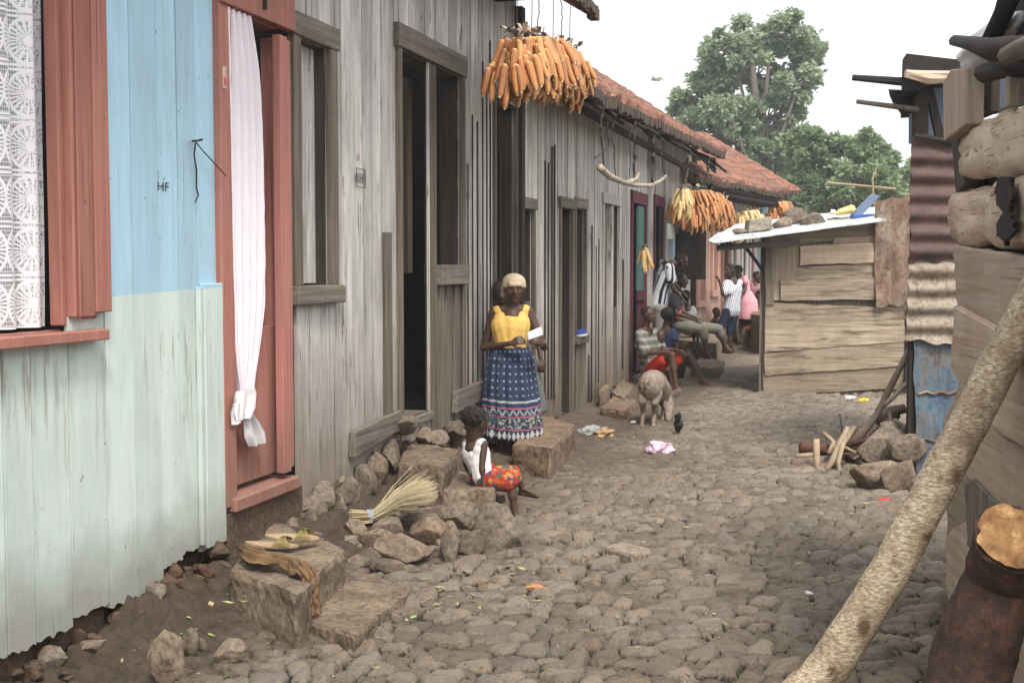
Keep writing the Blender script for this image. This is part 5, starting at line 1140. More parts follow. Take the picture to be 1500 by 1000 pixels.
crumple(1107, 482, 34, 12, plainmat('red_cloth', (.35, .04, .05), (.55, .35, .2), 25), 'red patterned cloth heap beyond the pink dressed woman', 'cloth', 'cloth_heap', 15)
mb = MB(); lv = random.Random(3)
spots = [(640, 885), (690, 842), (715, 848), (650, 845), (600, 905), (545, 975), (730, 848), (755, 840), (640, 860), (680, 870), (860, 705), (835, 690), (870, 640), (940, 640), (1000, 655), (960, 800), (1250, 640), (1290, 745), (345, 890), (700, 900), (905, 690), (890, 660), (1050, 910), (620, 880), (590, 870)]
for (px, py) in spots:
    for k in range(5):
        x, y = px + lv.gauss(0, 16), py + lv.gauss(0, 7); p = Gz(x, y, 0); p = Gz(x, y, gz(p.x, p.y)) + Vector((0, 0, .008)); a = lv.uniform(0, 6.3); s_ = lv.uniform(.010, .028); d = Vector((math.cos(a), math.sin(a), lv.uniform(-.2, .3))) * s_; e = Vector((-math.sin(a), math.cos(a), lv.uniform(-.2, .3))) * s_ * .5
        mb.add([p - d, p + e, p + d, p - e], [(0, 1, 2), (0, 2, 3)])
for k in range(900):
    Yr = 4.3 * (4.2 ** lv.random()); x = WX + WS * Yr + lv.random() ** 1.4 * 3.6 + .2; p = Vector((x, Yr, gz(x, Yr) + .006)); a = lv.uniform(0, 6.3); s_ = lv.uniform(.004, .013); d = Vector((math.cos(a), math.sin(a), 0)) * s_ * lv.choice((1, 1, 3)); e = Vector((-math.sin(a), math.cos(a), lv.uniform(-.2, .3))) * s_ * .5
    mb.add([p - d, p + e, p + d, p - e], [(0, 1, 2), (0, 2, 3)])
b = NB('leaf_litter'); b.col(b.ramp(b.attr(), [(0, (.20, .28, .07)), (.3, (.32, .40, .14)), (.5, (.42, .36, .2)), (.8, (.22, .15, .09)), (1, (.5, .46, .38))])); solo('leaf_litter', mb, b.m, None, None, kind='stuff')

# ---------------------------------------------------------------- firewood, rocks at the blue sheet
RR = 'boulders against the blue iron sheet'
for (px, py, w_, h_, lab) in ((1300, 682, 66, 56, 'largest grey boulder, sloping up at the back of the pile'), (1332, 675, 46, 34, 'dark boulder beside the blue sheet corner'), (1292, 716, 66, 40, 'low brown boulder in front of the largest one'), (1327, 722, 50, 46, 'blocky front boulder at the foot of the blue sheet'), (1252, 704, 30, 22, 'small stone left of the boulders, beside the firewood'), (1303, 716, 20, 18, 'small stone between the two front boulders'), (1270, 690, 22, 16, 'small stone under the firewood ends')):
    rockpx(px, py, w_, h_, lab, RR, 'boulder', Y={682: 9.25, 675: 9.05}.get(py))
WG = 'firewood sticks in the heap'
M['peeled'] = plainmat('peeled_stick', (.40, .32, .22), (.26, .19, .12), 18, .8, .4); M['barkred'] = bark('reddish_bark', (.10, .045, .03), (.17, .085, .055), (.05, .03, .02)); M['barkgrey'] = bark('grey_bark', (.16, .12, .09), (.27, .21, .16), (.09, .06, .04))
def wd(pts, r, mat, label):
    mb = MB(); mb.tube([at(p[0], p[1], p[2]) for p in pts], r, 8, jit=.13); return solo('firewood_stick', mb, mat, label, 'firewood', WG, smooth=True)
wd([(1172, 655, 9.9), (1215, 659, 9.9), (1260, 662, 9.9)], [.05, .05, .045], M['barkred'], 'thick reddish log lying level at the back of the heap')
wd([(1160, 679, 9.6), (1190, 678, 9.6), (1222, 674, 9.7), (1250, 668, 9.8)], [.042, .045, .042, .035], M['barkgrey'], 'grey-brown log lying level at the front of the heap'); wd([(1166, 668, 9.7), (1196, 666, 9.7)], [.022, .022], M['peeled'], 'short pale stick end above the grey log')
wd([(1196, 643, 9.45), (1196, 670, 9.4), (1198, 702, 9.35)], [.026, .028, .02], M['peeled'], 'pale upright peeled stick at the left of the heap'); wd([(1242, 626, 9.6), (1230, 650, 9.5), (1222, 672, 9.4), (1210, 688, 9.35)], [.02, .026, .03, .02], M['peeled'], 'pale curved stick leaning across the middle of the heap')
wd([(1252, 626, 9.8), (1240, 644, 9.7), (1230, 660, 9.6)], [.022, .022, .02], M['peeled'], 'pale stick with its sawn end highest at the right'); wd([(1226, 670, 9.4), (1230, 690, 9.3), (1234, 706, 9.25), (1226, 716, 9.2)], [.02, .018, .02, .014], M['peeled'], 'forked pale stick reaching lowest onto the cobbles')
wd([(1212, 640, 9.7), (1222, 648, 9.6), (1214, 664, 9.55)], [.018, .022, .02], M['peeled'], 'short twisted pale stick behind the curved one'); wd([(1230, 606, 9.6), (1233, 625, 9.6), (1235, 650, 9.5)], [.005, .007, .008], M['nearblack'], 'thin dark twig standing straight up')
wd([(1156, 697, 9.4), (1172, 694, 9.4), (1185, 686, 9.5)], [.014, .02, .028], M['barkgrey'], 'dark stub with a pale tip at the lower left'); wd([(1232, 652, 9.5), (1254, 663, 9.4)], [.012, .010], M['peeled'], 'short pale twig pointing right')
for (a, b2, c2, r_, mt, lb2) in (((1180, 690, 9.35), (1205, 684, 9.4), (1236, 676, 9.5), .018, 'barkgrey', 'dark crooked stick low in front of the grey log'), ((1206, 634, 9.7), (1218, 644, 9.65), (1226, 660, 9.55), .018, 'peeled', 'short pale stick crossing behind the heap'),
        ((1238, 640, 9.4), (1228, 676, 9.3), (1230, 700, 9.25), .016, 'peeled', 'thin pale stick hanging down beside the curved one'), ((1165, 700, 9.3), (1180, 696, 9.35), (1200, 692, 9.4), .012, 'peeled', 'thin pale twig at the lower left of the heap'),
        ((1248, 650, 9.6), (1262, 644, 9.6), (1280, 640, 9.6), .022, 'barkred', 'short reddish stick between heap and boulders'), ((1212, 652, 9.75), (1238, 650, 9.75), (1262, 646, 9.75), .03, 'barkgrey', 'grey-brown stick lying on the reddish log'),
        ((1290, 622, 9.5), (1312, 616, 9.5), (1330, 628, 9.45), .018, 'branch', 'pale bent stick across the forked stump'), ((1240, 690, 9.35), (1262, 678, 9.4), (1285, 660, 9.45), .014, 'barkred', 'slim reddish stick lying against the boulders')):
    wd([a, b2, c2], [r_, r_ * 1.1, r_ * .8], M[mt], lb2)
wd([(1332, 512, 9.35), (1308, 560, 9.45), (1284, 608, 9.55), (1262, 636, 9.6), (1240, 656, 9.65)], [.022, .026, .03, .032, .03], M['barkgrey'], 'long dark pole leaning up against the rusty shed'); wd([(1329, 560, 9.4), (1306, 584, 9.45), (1284, 602, 9.55)], [.016, .018, .018], M['branch'], 'pale pole leaning beside the long dark one')
wd([(1246, 672, 9.55), (1270, 652, 9.6), (1290, 632, 9.7), (1312, 606, 9.8)], [.03, .045, .05, .04], M['barkred'], 'thick reddish branch under the leaning pole'); wd([(1302, 602, 9.5), (1306, 622, 9.45), (1318, 634, 9.4), (1332, 622, 9.4), (1338, 600, 9.4)], [.014, .022, .035, .024, .014], M['barkgrey'], 'forked brown stump against the shed corner')
wd([(1282, 618, 9.8), (1300, 604, 9.8), (1326, 598, 9.8)], [.035, .045, .035], M['barkgrey'], 'weathered log behind the forked stump'); wd([(1318, 640, 9.3), (1330, 650, 9.3), (1337, 668, 9.3)], [.02, .02, .012], M['char'], 'charred stick end beside the blue sheet')
wd([(1250, 672, 9.3), (1270, 660, 9.35), (1292, 648, 9.4)], [.010, .010, .008], M['barkgrey'], 'thin brown twig lying over the boulders')

# ---------------------------------------------------------------- the two big logs leaning in the foreground
lb = NB('speckled_bark'); co = lb.coord(); g = lb.noise(co, 9, 7, .7); f = lb.noise(lb.map(co, (55, 55, 150)), 1, 5, .65); k = lb.noise(co, 4.5, 6, .75)
c = lb.ramp(f, [(.34, (.20, .14, .085)), (.47, (.38, .30, .20)), (.56, (.52, .44, .32)), (.68, (.64, .57, .45))]); vs_ = lb.voro(lb.map(co, (1, 1, .6)), 7); c = lb.mix(lb.ramp(vs_, [(.10, .9), (.19, 0.0)]), c, (.09, .045, .022)); c = lb.mix(lb.ramp(g, [(.42, .0), (.6, .7)]), c, (.20, .135, .08)); c = lb.mix(lb.ramp(k, [(.57, 0.0), (.64, .9)]), c, (.075, .035, .018))
lb.col(c); lb.rough(.9); lb.bump(lb.mth('ADD', f, lb.mth('MULTIPLY', g, .6)), .9, .006); M['bark'] = lb.m
def roughtube(path, rads, n, name, mat, parent, amp=.006, sc=8, sub=10, knots=()):
    P_ = []; rr_ = []
    for i in range(len(path) - 1):
        for k in range(sub): P_.append(path[i].lerp(path[i + 1], k / sub)); rr_.append(rads[i] + (rads[i + 1] - rads[i]) * k / sub)
    P_.append(path[-1]); rr_.append(rads[-1]); mb = MB(); mb.tube(P_, rr_, n); N_ = len(P_)
    for i in range(len(mb.v)):
        c_ = P_[i // n]; v = Vector(mb.v[i]); d = (v - c_).normalized(); a = amp * (noise.noise(v * sc) + .5 * noise.noise(v * sc * 3.1))
        for (kp, kr, kh) in knots: a += kh * math.exp(-((v - kp).length / kr) ** 2)
        mb.v[i] = tuple(v + d * a)
    return part(name, mb, mat, parent, smooth=True)
p0 = at(1175, 1050, 4.12); p0.z = max(p0.z, .03); pth = [Vector((at(1130, 1075, 4.1).x, 4.1, .02)), at(1215, 975, 4.1), at(1300, 842, 4.1), at(1392, 672, 4.1), at(1470, 520, 4.1), at(1600, 280, 4.12), at(1690, 110, 4.14)]
t = thing('leaning_pole', 'long pale speckled tree trunk leaning across the right foreground', 'log', tuple(pth[0]))
roughtube(pth, [.072, .070, .066, .064, .063, .060, .058], 40, 'trunk', M['bark'], t, .004, 7, 14, ((at(1272, 840, 4.04), .05, .012), (at(1405, 655, 4.03), .035, -.012), (at(1350, 795, 4.03), .04, .006), (at(1262, 900, 4.04), .05, .010)))
dk = NB('dark_red_bark'); co = dk.coord(); g = dk.noise(co, 16, 7, .75); f = dk.noise(dk.map(co, (70, 70, 22)), 1, 6, .7); c = dk.ramp(g, [(.3, (.022, .014, .010)), (.5, (.055, .030, .020)), (.66, (.12, .048, .028)), (.8, (.17, .09, .055))]); c = dk.mix(dk.ramp(f, [(.36, .8), (.5, 0.0)]), c, (.025, .016, .012)); dk.col(c); dk.rough(.8); dk.bump(dk.mth('ADD', g, f), 1.0, .01); M['darkbark'] = dk.m
ct = NB('cut_wood'); co = ct.coord(); g = ct.noise(co, 12, 6, .7); g2 = ct.noise(co, 40, 5, .7); ct.col(ct.mix(ct.ramp(g2, [(.4, .6), (.55, 0.0)]), ct.ramp(g, [(.38, (.10, .045, .02)), (.54, (.28, .15, .06)), (.70, (.58, .42, .20))]), (.22, .11, .045))); ct.bump(g, .6, .01); M['cut'] = ct.m
sp = [Vector((at(1370, 1250, 3.0).x - .05, 3.05, .03)), at(1390, 1100, 3.05), at(1425, 960, 3.1), at(1466, 850, 3.10), at(1481, 796, 3.03)]
t = thing('log_stump', 'dark red-barked log in the bottom right corner with a freshly cut yellow end', 'log', tuple(sp[0]))
roughtube(sp, [.118, .112, .100, .090, .084], 40, 'trunk', M['darkbark'], t, .010, 9, 12)
ec = at(1482, 790, 3.02); ax_ = (ec - sp[3]).normalized(); ax_ = (ax_ + Vector((-.15, -.75, .25))).normalized(); Q = ax_.to_track_quat('Z', 'Y').to_matrix(); mb = MB(); vs = []
for j in range(9):
    for k in range(36):
        q = 2 * math.pi * k / 36; r_ = .085 * j / 8; h_ = .020 - .022 * math.exp(-((r_ * math.cos(q) - .0) ** 2 + (r_ * math.sin(q) + .02) ** 2) / .0007) + .012 * noise.noise(Vector((math.cos(q) * r_ * 40, math.sin(q) * r_ * 40, 2))) + .006 * math.cos(q * 3) * (j / 8)
        rj = r_ * (1 + .06 * noise.noise(Vector((math.cos(q) * 2, math.sin(q) * 2, 8)))); vs.append(ec + Q @ Vector((rj * math.cos(q), rj * math.sin(q), h_)))
mb.add(vs, [(j * 36 + k, (j + 1) * 36 + k, (j + 1) * 36 + (k + 1) % 36, j * 36 + (k + 1) % 36) for j in range(8) for k in range(36)], .5); part('cut_face', mb, M['cut'], t, True)
mb = MB(); P_ = [ec + Q @ Vector((.085 * math.cos(q / 24 * 6.2832), .085 * math.sin(q / 24 * 6.2832), .004 + .008 * math.sin(q * 1.3))) for q in range(25)]; mb.tube(P_, .008, 8, jit=.5); part('bark_rim', mb, M['darkbark'], t, True)

# ---------------------------------------------------------------- trees
def leafmat(name, c1, c2, c3):
    b = NB(name); c = b.ramp(b.attr(), [(0, c1), (.5, c2), (1, c3)]); b.col(c); b.rough(.6)
    tr = b.n('BsdfTranslucent'); b.l(c, tr.inputs[0]); mx = b.n('MixShader'); mx.inputs[0].default_value = .35; b.l(b.b.outputs[0], mx.inputs[1]); b.l(tr.outputs[0], mx.inputs[2]); b.l(mx.outputs[0], b.out.inputs[0]); return b.m
M['leafA'] = leafmat('grey_green_leaves', (.19, .25, .15), (.28, .35, .21), (.38, .44, .29)); M['leafB'] = leafmat('mid_green_leaves', (.16, .23, .11), (.23, .31, .16), (.33, .41, .23))  # leaf colours lightened to carry part of the distance haze
M['treebark'] = plainmat('tree_bark', (.10, .085, .07), (.17, .15, .13), 6)
def tree(base, blobs, label, leaf, n_leaf, ls, trunk=None, seed=1, limbs=True, name='broadleaf_tree', group='trees beyond the roofs'):
    rr = random.Random(seed); t = thing(name, label, 'tree', tuple(base), 0, group); top = max(b_[0].z for b_ in blobs); base = Vector(base)
    mb = MB(); c = sum((b_[0] for b_ in blobs), Vector()) / len(blobs); spine = [base, base.lerp(Vector((c.x, c.y, top)), .35) + Vector((.2, 0, 0)), base.lerp(Vector((c.x, c.y, top)), .7), Vector((c.x, c.y, top))]; tr = trunk or .3
    mb.tube(spine, [tr, tr * .75, tr * .45, tr * .1], 8); part('trunk', mb, M['treebark'], t, True)
    lm = MB(); cl = []
    for (bc, rx, ry, rz, dens) in blobs:
        s_ = spine[1].lerp(spine[2], rr.uniform(0, 1)); s_ = base.lerp(spine[2], min(1, max(.3, (bc.z - base.z) / (top - base.z) * .8)))
        mid = s_.lerp(bc, .5) + Vector((0, 0, -.3)); lm.tube([s_, mid, bc], [tr * .35, tr * .22, tr * .06], 6)
        for k in range(int(15 * dens)):
            v = Vector((rr.gauss(0, 1), rr.gauss(0, 1), rr.gauss(0, 1))).normalized(); q = bc + Vector((v.x * rx, v.y * ry, v.z * rz)) * rr.uniform(.65, 1.05)
            lm.tube([bc.lerp(q, .05), bc.lerp(q, .6) + Vector((0, 0, -.08)), q], [tr * .10, tr * .06, tr * .02], 4, cap=False); cl.append((q, rr.uniform(.45, .85) * min(rx, rz) * .46, rr.random(), dens))
        for k in range(int(6 * dens)):
            v = Vector((rr.uniform(-1, 1), rr.uniform(-1, 1), rr.uniform(-1, 1))); cl.append((bc + Vector((v.x * rx, v.y * ry, v.z * rz)) * .8, rr.uniform(.35, .6) * min(rx, rz) * .38, rr.random(), dens))
    part('limbs', lm, M['treebark'], t, True); per = n_leaf // len(cl); V = []; Fc = []; Rr = []; i = 0
    for (q, cr, cb, dens) in cl:
        for k in range(int(per * (.6 + .8 * rr.random()))):
            v = Vector((rr.gauss(0, .5), rr.gauss(0, .5), rr.gauss(0, .42))) * cr + q; a = Vector((rr.uniform(-1, 1), rr.uniform(-1, 1), rr.uniform(-.5, .6))).normalized(); b2 = a.cross(Vector((rr.uniform(-1, 1), rr.uniform(-1, 1), rr.uniform(-1, 1)))).normalized(); s2 = ls * rr.uniform(.6, 1.3)
            V += [tuple(v), tuple(v + a * s2 * .5 + b2 * s2 * .28), tuple(v + a * s2), tuple(v + a * s2 * .5 - b2 * s2 * .28)]; Fc.append((i, i + 1, i + 2, i + 3)); Rr.append(min(1, max(0, cb * .6 + rr.random() * .4))); i += 4
    lb_ = MB(); lb_.v = V; lb_.f = Fc; lb_.r = Rr; part('crown', lb_, leaf, t)
    return t
def bp(px, py, Y, rpx, rpy, dens=1, dy=0):
    p = at(px, py, Y + dy); k = Y / FPX; return (p, rpx * k, (rpx + rpy) / 2 * k, rpy * k, dens)
Y1 = 48
big = [bp(1130, 52, Y1, 52, 30, 1.2), (bp(1075, 78, Y1, 42, 30, 1.1, -1)), bp(1180, 75, Y1, 30, 30, 1, 1), bp(1050, 118, Y1, 34, 28, 1), bp(1110, 110, Y1, 50, 34, 1.1, 1.5), bp(1170, 125, Y1, 30, 30, .9, -1),
       bp(1015, 152, Y1, 34, 24, 1), bp(1070, 165, Y1, 44, 26, 1, -1.5), bp(1125, 172, Y1, 44, 26, 1), bp(1030, 195, Y1, 40, 22, 1, 1), bp(1085, 215, Y1, 50, 26, 1.1), bp(1140, 225, Y1, 40, 30, 1), bp(1185, 95, Y1, 22, 40, .5, 2), bp(1000, 175, Y1, 20, 20, .7)]
tree((at(1130, 400, Y1).x, Y1, .8), big, 'tall airy grey-green tree rising highest beyond the tiled roofs', M['leafA'], 74000, .22, .42, 3)
tree((at(1240, 400, 42).x, 42, .8), [bp(1180, 215, 42, 36, 26, 1.1), bp(1235, 215, 42, 44, 26, 1.2), bp(1275, 235, 42, 32, 26, 1.1), bp(1200, 250, 42, 46, 26, 1.2, 1), bp(1255, 262, 42, 46, 28, 1.2, -1), bp(1300, 225, 42, 20, 14, .5), bp(1170, 275, 42, 36, 24, 1), bp(1225, 290, 42, 60, 26, 1.2), bp(1300, 280, 42, 30, 24, .9)], 'broad rounded green tree directly above the shack roof', M['leafB'], 60000, .18, .3, 5)
tree((at(1330, 400, 50).x, 50, .8), [bp(1310, 262, 50, 30, 22, .8), bp(1345, 250, 50, 34, 30, .8), bp(1330, 300, 50, 60, 30, 1)], 'smaller thin green tree half hidden behind the rusty shed', M['leafB'], 15000, .19, .2, 7)
tree((at(1100, 400, 58).x, 58, 1), [bp(1060, 250, 58, 60, 36, 1), bp(1130, 270, 58, 70, 40, 1), bp(1220, 300, 58, 70, 40, 1), bp(1300, 320, 58, 70, 40, 1)], 'low dark green tree filling the gap between roofs and shack', M['leafB'], 16000, .4, .3, 9)
# far wood closing the horizon
mb = MB(); rr = random.Random(4)
for k in range(26000):
    a = rr.uniform(-1.0, 1.2); Yd = rr.uniform(85, 110); x = a * Yd; hgt = 7 + 3 * noise.noise(Vector((x * .05, 0, 0))) + 1.5 * noise.noise(Vector((x * .3, 1, 0))); z = rr.uniform(.3, 1) ** .7 * hgt
    v = Vector((x, Yd, z)); q = Vector((rr.uniform(-1, 1), rr.uniform(-1, 1), rr.uniform(-.6, .6))).normalized() * rr.uniform(.6, 1.3); w_ = q.cross(Vector((rr.uniform(-1, 1), rr.uniform(-1, 1), 1))).normalized() * .5
    mb.add([v, v + q * .5 + w_, v + q, v + q * .5 - w_], [(0, 1, 2, 3)])
solo('distant_wood', mb, M['leafB'], None, None, kind='stuff')
# bird
t = thing('flying_bird', 'small pale bird gliding in the white sky', 'bird', tuple(at(960, 117, 40)))
mb = MB(); c = at(960, 117, 40); mb.cap(c + Vector((-.12, 0, 0)), c + Vector((.12, 0, 0)), .03, .045, 8); part('body', mb, M['block'], t, True)
for s_ in (-1, 1):
    mb = MB(); mb.add([c + Vector((.05, 0, .02)), c + Vector((-.05, 0, .02)), c + Vector((-.02 + s_ * .12, s_ * .1, .08)), c + Vector((s_ * .34, s_ * .2, -.03)), c + Vector((.03 + s_ * .14, s_ * .1, .09))], [(0, 1, 2, 4), (4, 2, 3)]); o = part('wing', mb, M['block'], t); o.modifiers.new('s', 'SOLIDIFY').thickness = .012
# white sacking over the near shed roof edge
def sack(pts, w_, mat, name, label, cat):
    c_ = fn(pts[0][0], pts[0][1], w_); bm = bmesh.new(); bmesh.ops.create_icosphere(bm, subdivisions=4, radius=1); mb = MB(); vs = []
    P_ = [Vector((*fn(p[0], p[1], w_), 0)) for p in pts]; cc = (P_[0] + P_[1]) / 2; ax2 = (P_[1] - P_[0]) / 2; pr = Vector((-ax2.y, ax2.x, 0)).normalized() * pts[2]
    for v in bm.verts:
        q = v.co * (1 + .25 * noise.noise(v.co * 2) + .12 * abs(noise.noise(v.co * 5))); g_ = cc + ax2 * q.x + pr * q.y; vs.append(FN.P(g_.x, w_ + q.z * .07, g_.y))
    mb.add(vs, [tuple(v.index for v in f.verts) for f in bm.faces], .5); bm.free(); return solo(name, mb, mat, label, cat, smooth=True)
_p = [(1386, 92), (1462, 40)]
def sack2():
    mb = MB(); A_ = Vector((*fn(1388, 88, .05), 0)); B_ = Vector((*fn(1470, 35, .05), 0)); ax2 = (B_ - A_) / 2; cc = (A_ + B_) / 2; pr = Vector((-ax2.y, ax2.x, 0)).normalized() * .075
    bm = bmesh.new(); bmesh.ops.create_icosphere(bm, subdivisions=4, radius=1); vs = []
    for v in bm.verts:
        q = v.co * (1 + .30 * noise.noise(v.co * 2) + .16 * abs(noise.noise(v.co * 6))); g_ = cc + ax2 * q.x + pr * q.y; vs.append(FN.P(g_.x, -.02 + q.z * .07, g_.y))
    mb.add(vs, [tuple(v.index for v in f.verts) for f in bm.faces], .5); bm.free(); b = NB('milky_plastic'); b.col((.62, .60, .60)); b.rough(.35); b.b.inputs['Transmission Weight'].default_value = .3; b.bump(b.noise(b.coord(), 18, 5), .6, .02)
    solo('plastic_sack', mb, b.m, 'milky plastic sack bulging over the roof edge of the near shed', 'sack', smooth=True)
sack2()
# ---------------------------------------------------------------- people
def fused(name, mb, mat, parent, vox, smooth_it=4, label=None):
    """fuse overlapping volumes into one continuous surface"""
    me = mesh_of(name + '_src', mb, None, None); o = bpy.data.objects.new('src', me); COL.objects.link(o)
    m = o.modifiers.new('r', 'REMESH'); m.mode = 'VOXEL'; m.voxel_size = vox; m.use_smooth_shade = True
    if smooth_it: s_ = o.modifiers.new('s', 'SMOOTH'); s_.iterations = smooth_it; s_.factor = .5
    dg = bpy.context.evaluated_depsgraph_get(); dg.update(); e = bpy.data.meshes.new_from_object(o.evaluated_get(dg)); bpy.data.objects.remove(o); bpy.data.meshes.remove(me)
    e.transform(MW[parent.name].inverted()); e.name = name; e.materials.clear(); e.materials.append(mat); e.polygons.foreach_set('use_smooth', [True] * len(e.polygons))
    q = bpy.data.objects.new(name, e); COL.objects.link(q); q.parent = parent; MW[q.name] = MW[parent.name]
    if label: q['label'] = label
    return q
def skinmat(name, c):
    b = NB(name); co = b.coord(); g = b.noise(co, 14, 5, .6); b.col(b.ramp(g, [(.3, mul(c, .72)), (.7, mul(c, 1.15))])); b.rough(.5); b.b.inputs['Specular IOR Level'].default_value = .4; b.bump(b.noise(co, 160, 3), .12, .003); return b.m
M['skin'] = skinmat('dark_brown_skin', (.088, .045, .028)); M['skin2'] = skinmat('deep_brown_skin', (.065, .034, .022))
M['hair'] = plainmat('black_hair', (.012, .010, .009), (.028, .024, .022), 60, .9, .8)
M['eyew'] = plainmat('eye_white', (.50, .45, .40), None, 10, .3, 0)
def cloth(name, c, c2=None, sc=30, bump=.35):
    b = NB(name); co = b.coord(); g = b.noise(co, sc, 5, .6); w_ = b.noise(b.map(co, (9, 9, 3)), 1.2, 4, .6, .8); b.col(b.mix(b.ramp(w_, [(.35, .22), (.6, 0.0)]), b.ramp(g, [(.35, c), (.65, c2 or mul(c, .86))]), mul(c, .62))); b.rough(.95); b.b.inputs['Specular IOR Level'].default_value = .1; b.bump(w_, bump, .03); return b
def V3(*a): return Vector(a)
class Person:
    def __init__(s, label, J, vox=.010, skin='skin', head=None, hr=.092, face=(1, 0, 0), look=0, group=None, H=1.0, curl=.5):
        """J: joints as world vectors; H: body thickness scale"""
        s.J = J; s.vox = vox; s.H = H; base = J['base']; s.t = thing('person', label, 'person', tuple(base), 0, group)
        f = Vector(face).normalized(); up = (J['head'] - J['neck']).normalized() * .35 + Vector((0, 0, 1)) * .65; up.normalize(); up = (up + f * 0).normalized(); r = f.cross(up).normalized(); up = r.cross(f).normalized()
        s.f, s.r, s.u = f, r, up; s.hr = hr; s.skin = M[skin]; s.MH = Matrix((r, f, up)).transposed()
        s.body(curl)
    def hx(s, x, y, z): k = s.hr; return s.J['head'] + (s.r * x + s.f * y + s.u * z) * k
    def body(s, curl):
        J, H, mb, k = s.J, s.H, MB(), s.hr
        # head: skull, face wedge, jaw, brow, nose, lips, chin, cheeks, ears
        mb.ell(s.hx(0, -.10, .22), (k * .82, k * .98, k * .92), s.MH, 20, 14); mb.ell(s.hx(0, .26, -.28), (k * .66, k * .62, k * .80), s.MH, 16, 12)
        mb.cap(s.hx(-.30, .40, -.80), s.hx(.30, .40, -.80), k * .24, k * .24, 8); mb.ell(s.hx(0, .66, -.93), (k * .24, k * .20, k * .19), s.MH)
        mb.cap(s.hx(0, .84, .16), s.hx(0, 1.06, -.20), k * .09, k * .15, 8); mb.cap(s.hx(-.14, .92, -.25), s.hx(.14, .92, -.25), k * .11, k * .11, 8)
        for q in (-1, 1):
            mb.cap(s.hx(q * .14, .86, .28), s.hx(q * .46, .72, .26), k * .10, k * .09, 8); mb.ell(s.hx(q * .42, .60, -.16), (k * .22, k * .22, k * .22), s.MH, 8, 6)
            mb.ell(s.hx(q * .82, -.02, -.02), (k * .10, k * .20, k * .30), s.MH, 8, 8)
        mb.cap(s.hx(-.17, .86, -.50), s.hx(.17, .86, -.50), k * .085, k * .085, 8); mb.cap(s.hx(-.16, .84, -.62), s.hx(.16, .84, -.62), k * .095, k * .095, 8)
        N = J['neck']; mb.cap(s.hx(0, -.12, -.35), N, k * .52, k * .56); mb.cap(N, J['chest'].lerp(N, .5), k * .55, k * .8)
        sl, sr, hl, hr = J['sl'], J['sr'], J['hl'], J['hr']
        for a, b_ in ((sl, sr),): mb.cap(a.lerp(b_, .1), a.lerp(b_, .9), .052 * H, .052 * H)
        for a, b_ in ((sl, N), (sr, N)): mb.cap(a, b_ - Vector((0, 0, .02)), .045 * H, .05 * H)
        ct, pv = J['chest'], J['pelvis']
        for e in (-1, 1):
            o1 = (sl if e < 0 else sr) - (sl + sr) / 2; o2 = (hl if e < 0 else hr) - (hl + hr) / 2
            mb.cap(ct + o1 * .50, ct.lerp(pv, .5) + o2 * .45, .085 * H, .075 * H); mb.cap(ct.lerp(pv, .5) + o2 * .45, pv + o2 * .5, .075 * H, .092 * H); mb.cap((sl + sr) / 2 + o1 * .55 - Vector((0, 0, .04)), ct + o1 * .5, .062 * H, .085 * H)
        mb.cap(ct, pv, .095 * H, .095 * H); mb.cap(hl, hr, .085 * H, .085 * H)
        for q in 'lr':
            if 'e' + q in J:
                S, E, W_ = J['s' + q], J['e' + q], J['w' + q]
                mb.cap(S, E, .044 * H, .034 * H); mb.cap(E, W_, .034 * H, .022 * H); mb.cap(E, E.lerp(W_, .35), .034 * H, .037 * H); s.hand(mb, W_, J.get('f' + q, W_ + (W_ - E).normalized() * .1 * H), q, curl)
            if 'k' + q in J:
                P_, K, A_ = J['h' + q], J['k' + q], J['a' + q]; mb.cap(P_, K, .078 * H, .052 * H); mb.cap(K, A_, .050 * H, .033 * H); mb.cap(K.lerp(A_, .12), K.lerp(A_, .45), .050 * H, .052 * H)
                if 't' + q in J:
                    T = J['t' + q]; d = (T - A_); fl = Vector((d.x, d.y, 0)).normalized() if Vector((d.x, d.y, 0)).length > .01 else s.f; heel = A_ - fl * .035 * H - Vector((0, 0, .045 * H)); ball = T - fl * .045 * H; sd_ = Vector((-fl.y, fl.x, 0))
                    mb.cap(A_, heel, .033 * H, .028 * H); mb.cap(A_ + fl * .01, ball, .032 * H, .021 * H); mb.cap(heel, ball - Vector((0, 0, .006)), .026 * H, .020 * H); mb.cap(ball + sd_ * .018 * H, ball - sd_ * .018 * H, .019 * H, .019 * H)
                    for i in range(5): o_ = sd_ * (-.030 + .015 * i) * H; mb.cap(ball + o_, ball + o_ + fl * (.050 - .006 * abs(i - 1)) * H - Vector((0, 0, .004)), .009 * H, .0075 * H, 6)
        fused('body', mb, s.skin, s.t, s.vox, 2)
        for q in (-1, 1):
            e = MB(); e.ell(s.hx(q * .30, .80, .06), (k * .085, k * .05, k * .030), s.MH, 10, 8); o = part('eye', e, M['eyew'], s.t, True); e = MB(); e.ell(s.hx(q * .29, .845, .06), (k * .045, k * .03, k * .034), s.MH, 8, 6); part('iris', e, M['hair'], o, True)
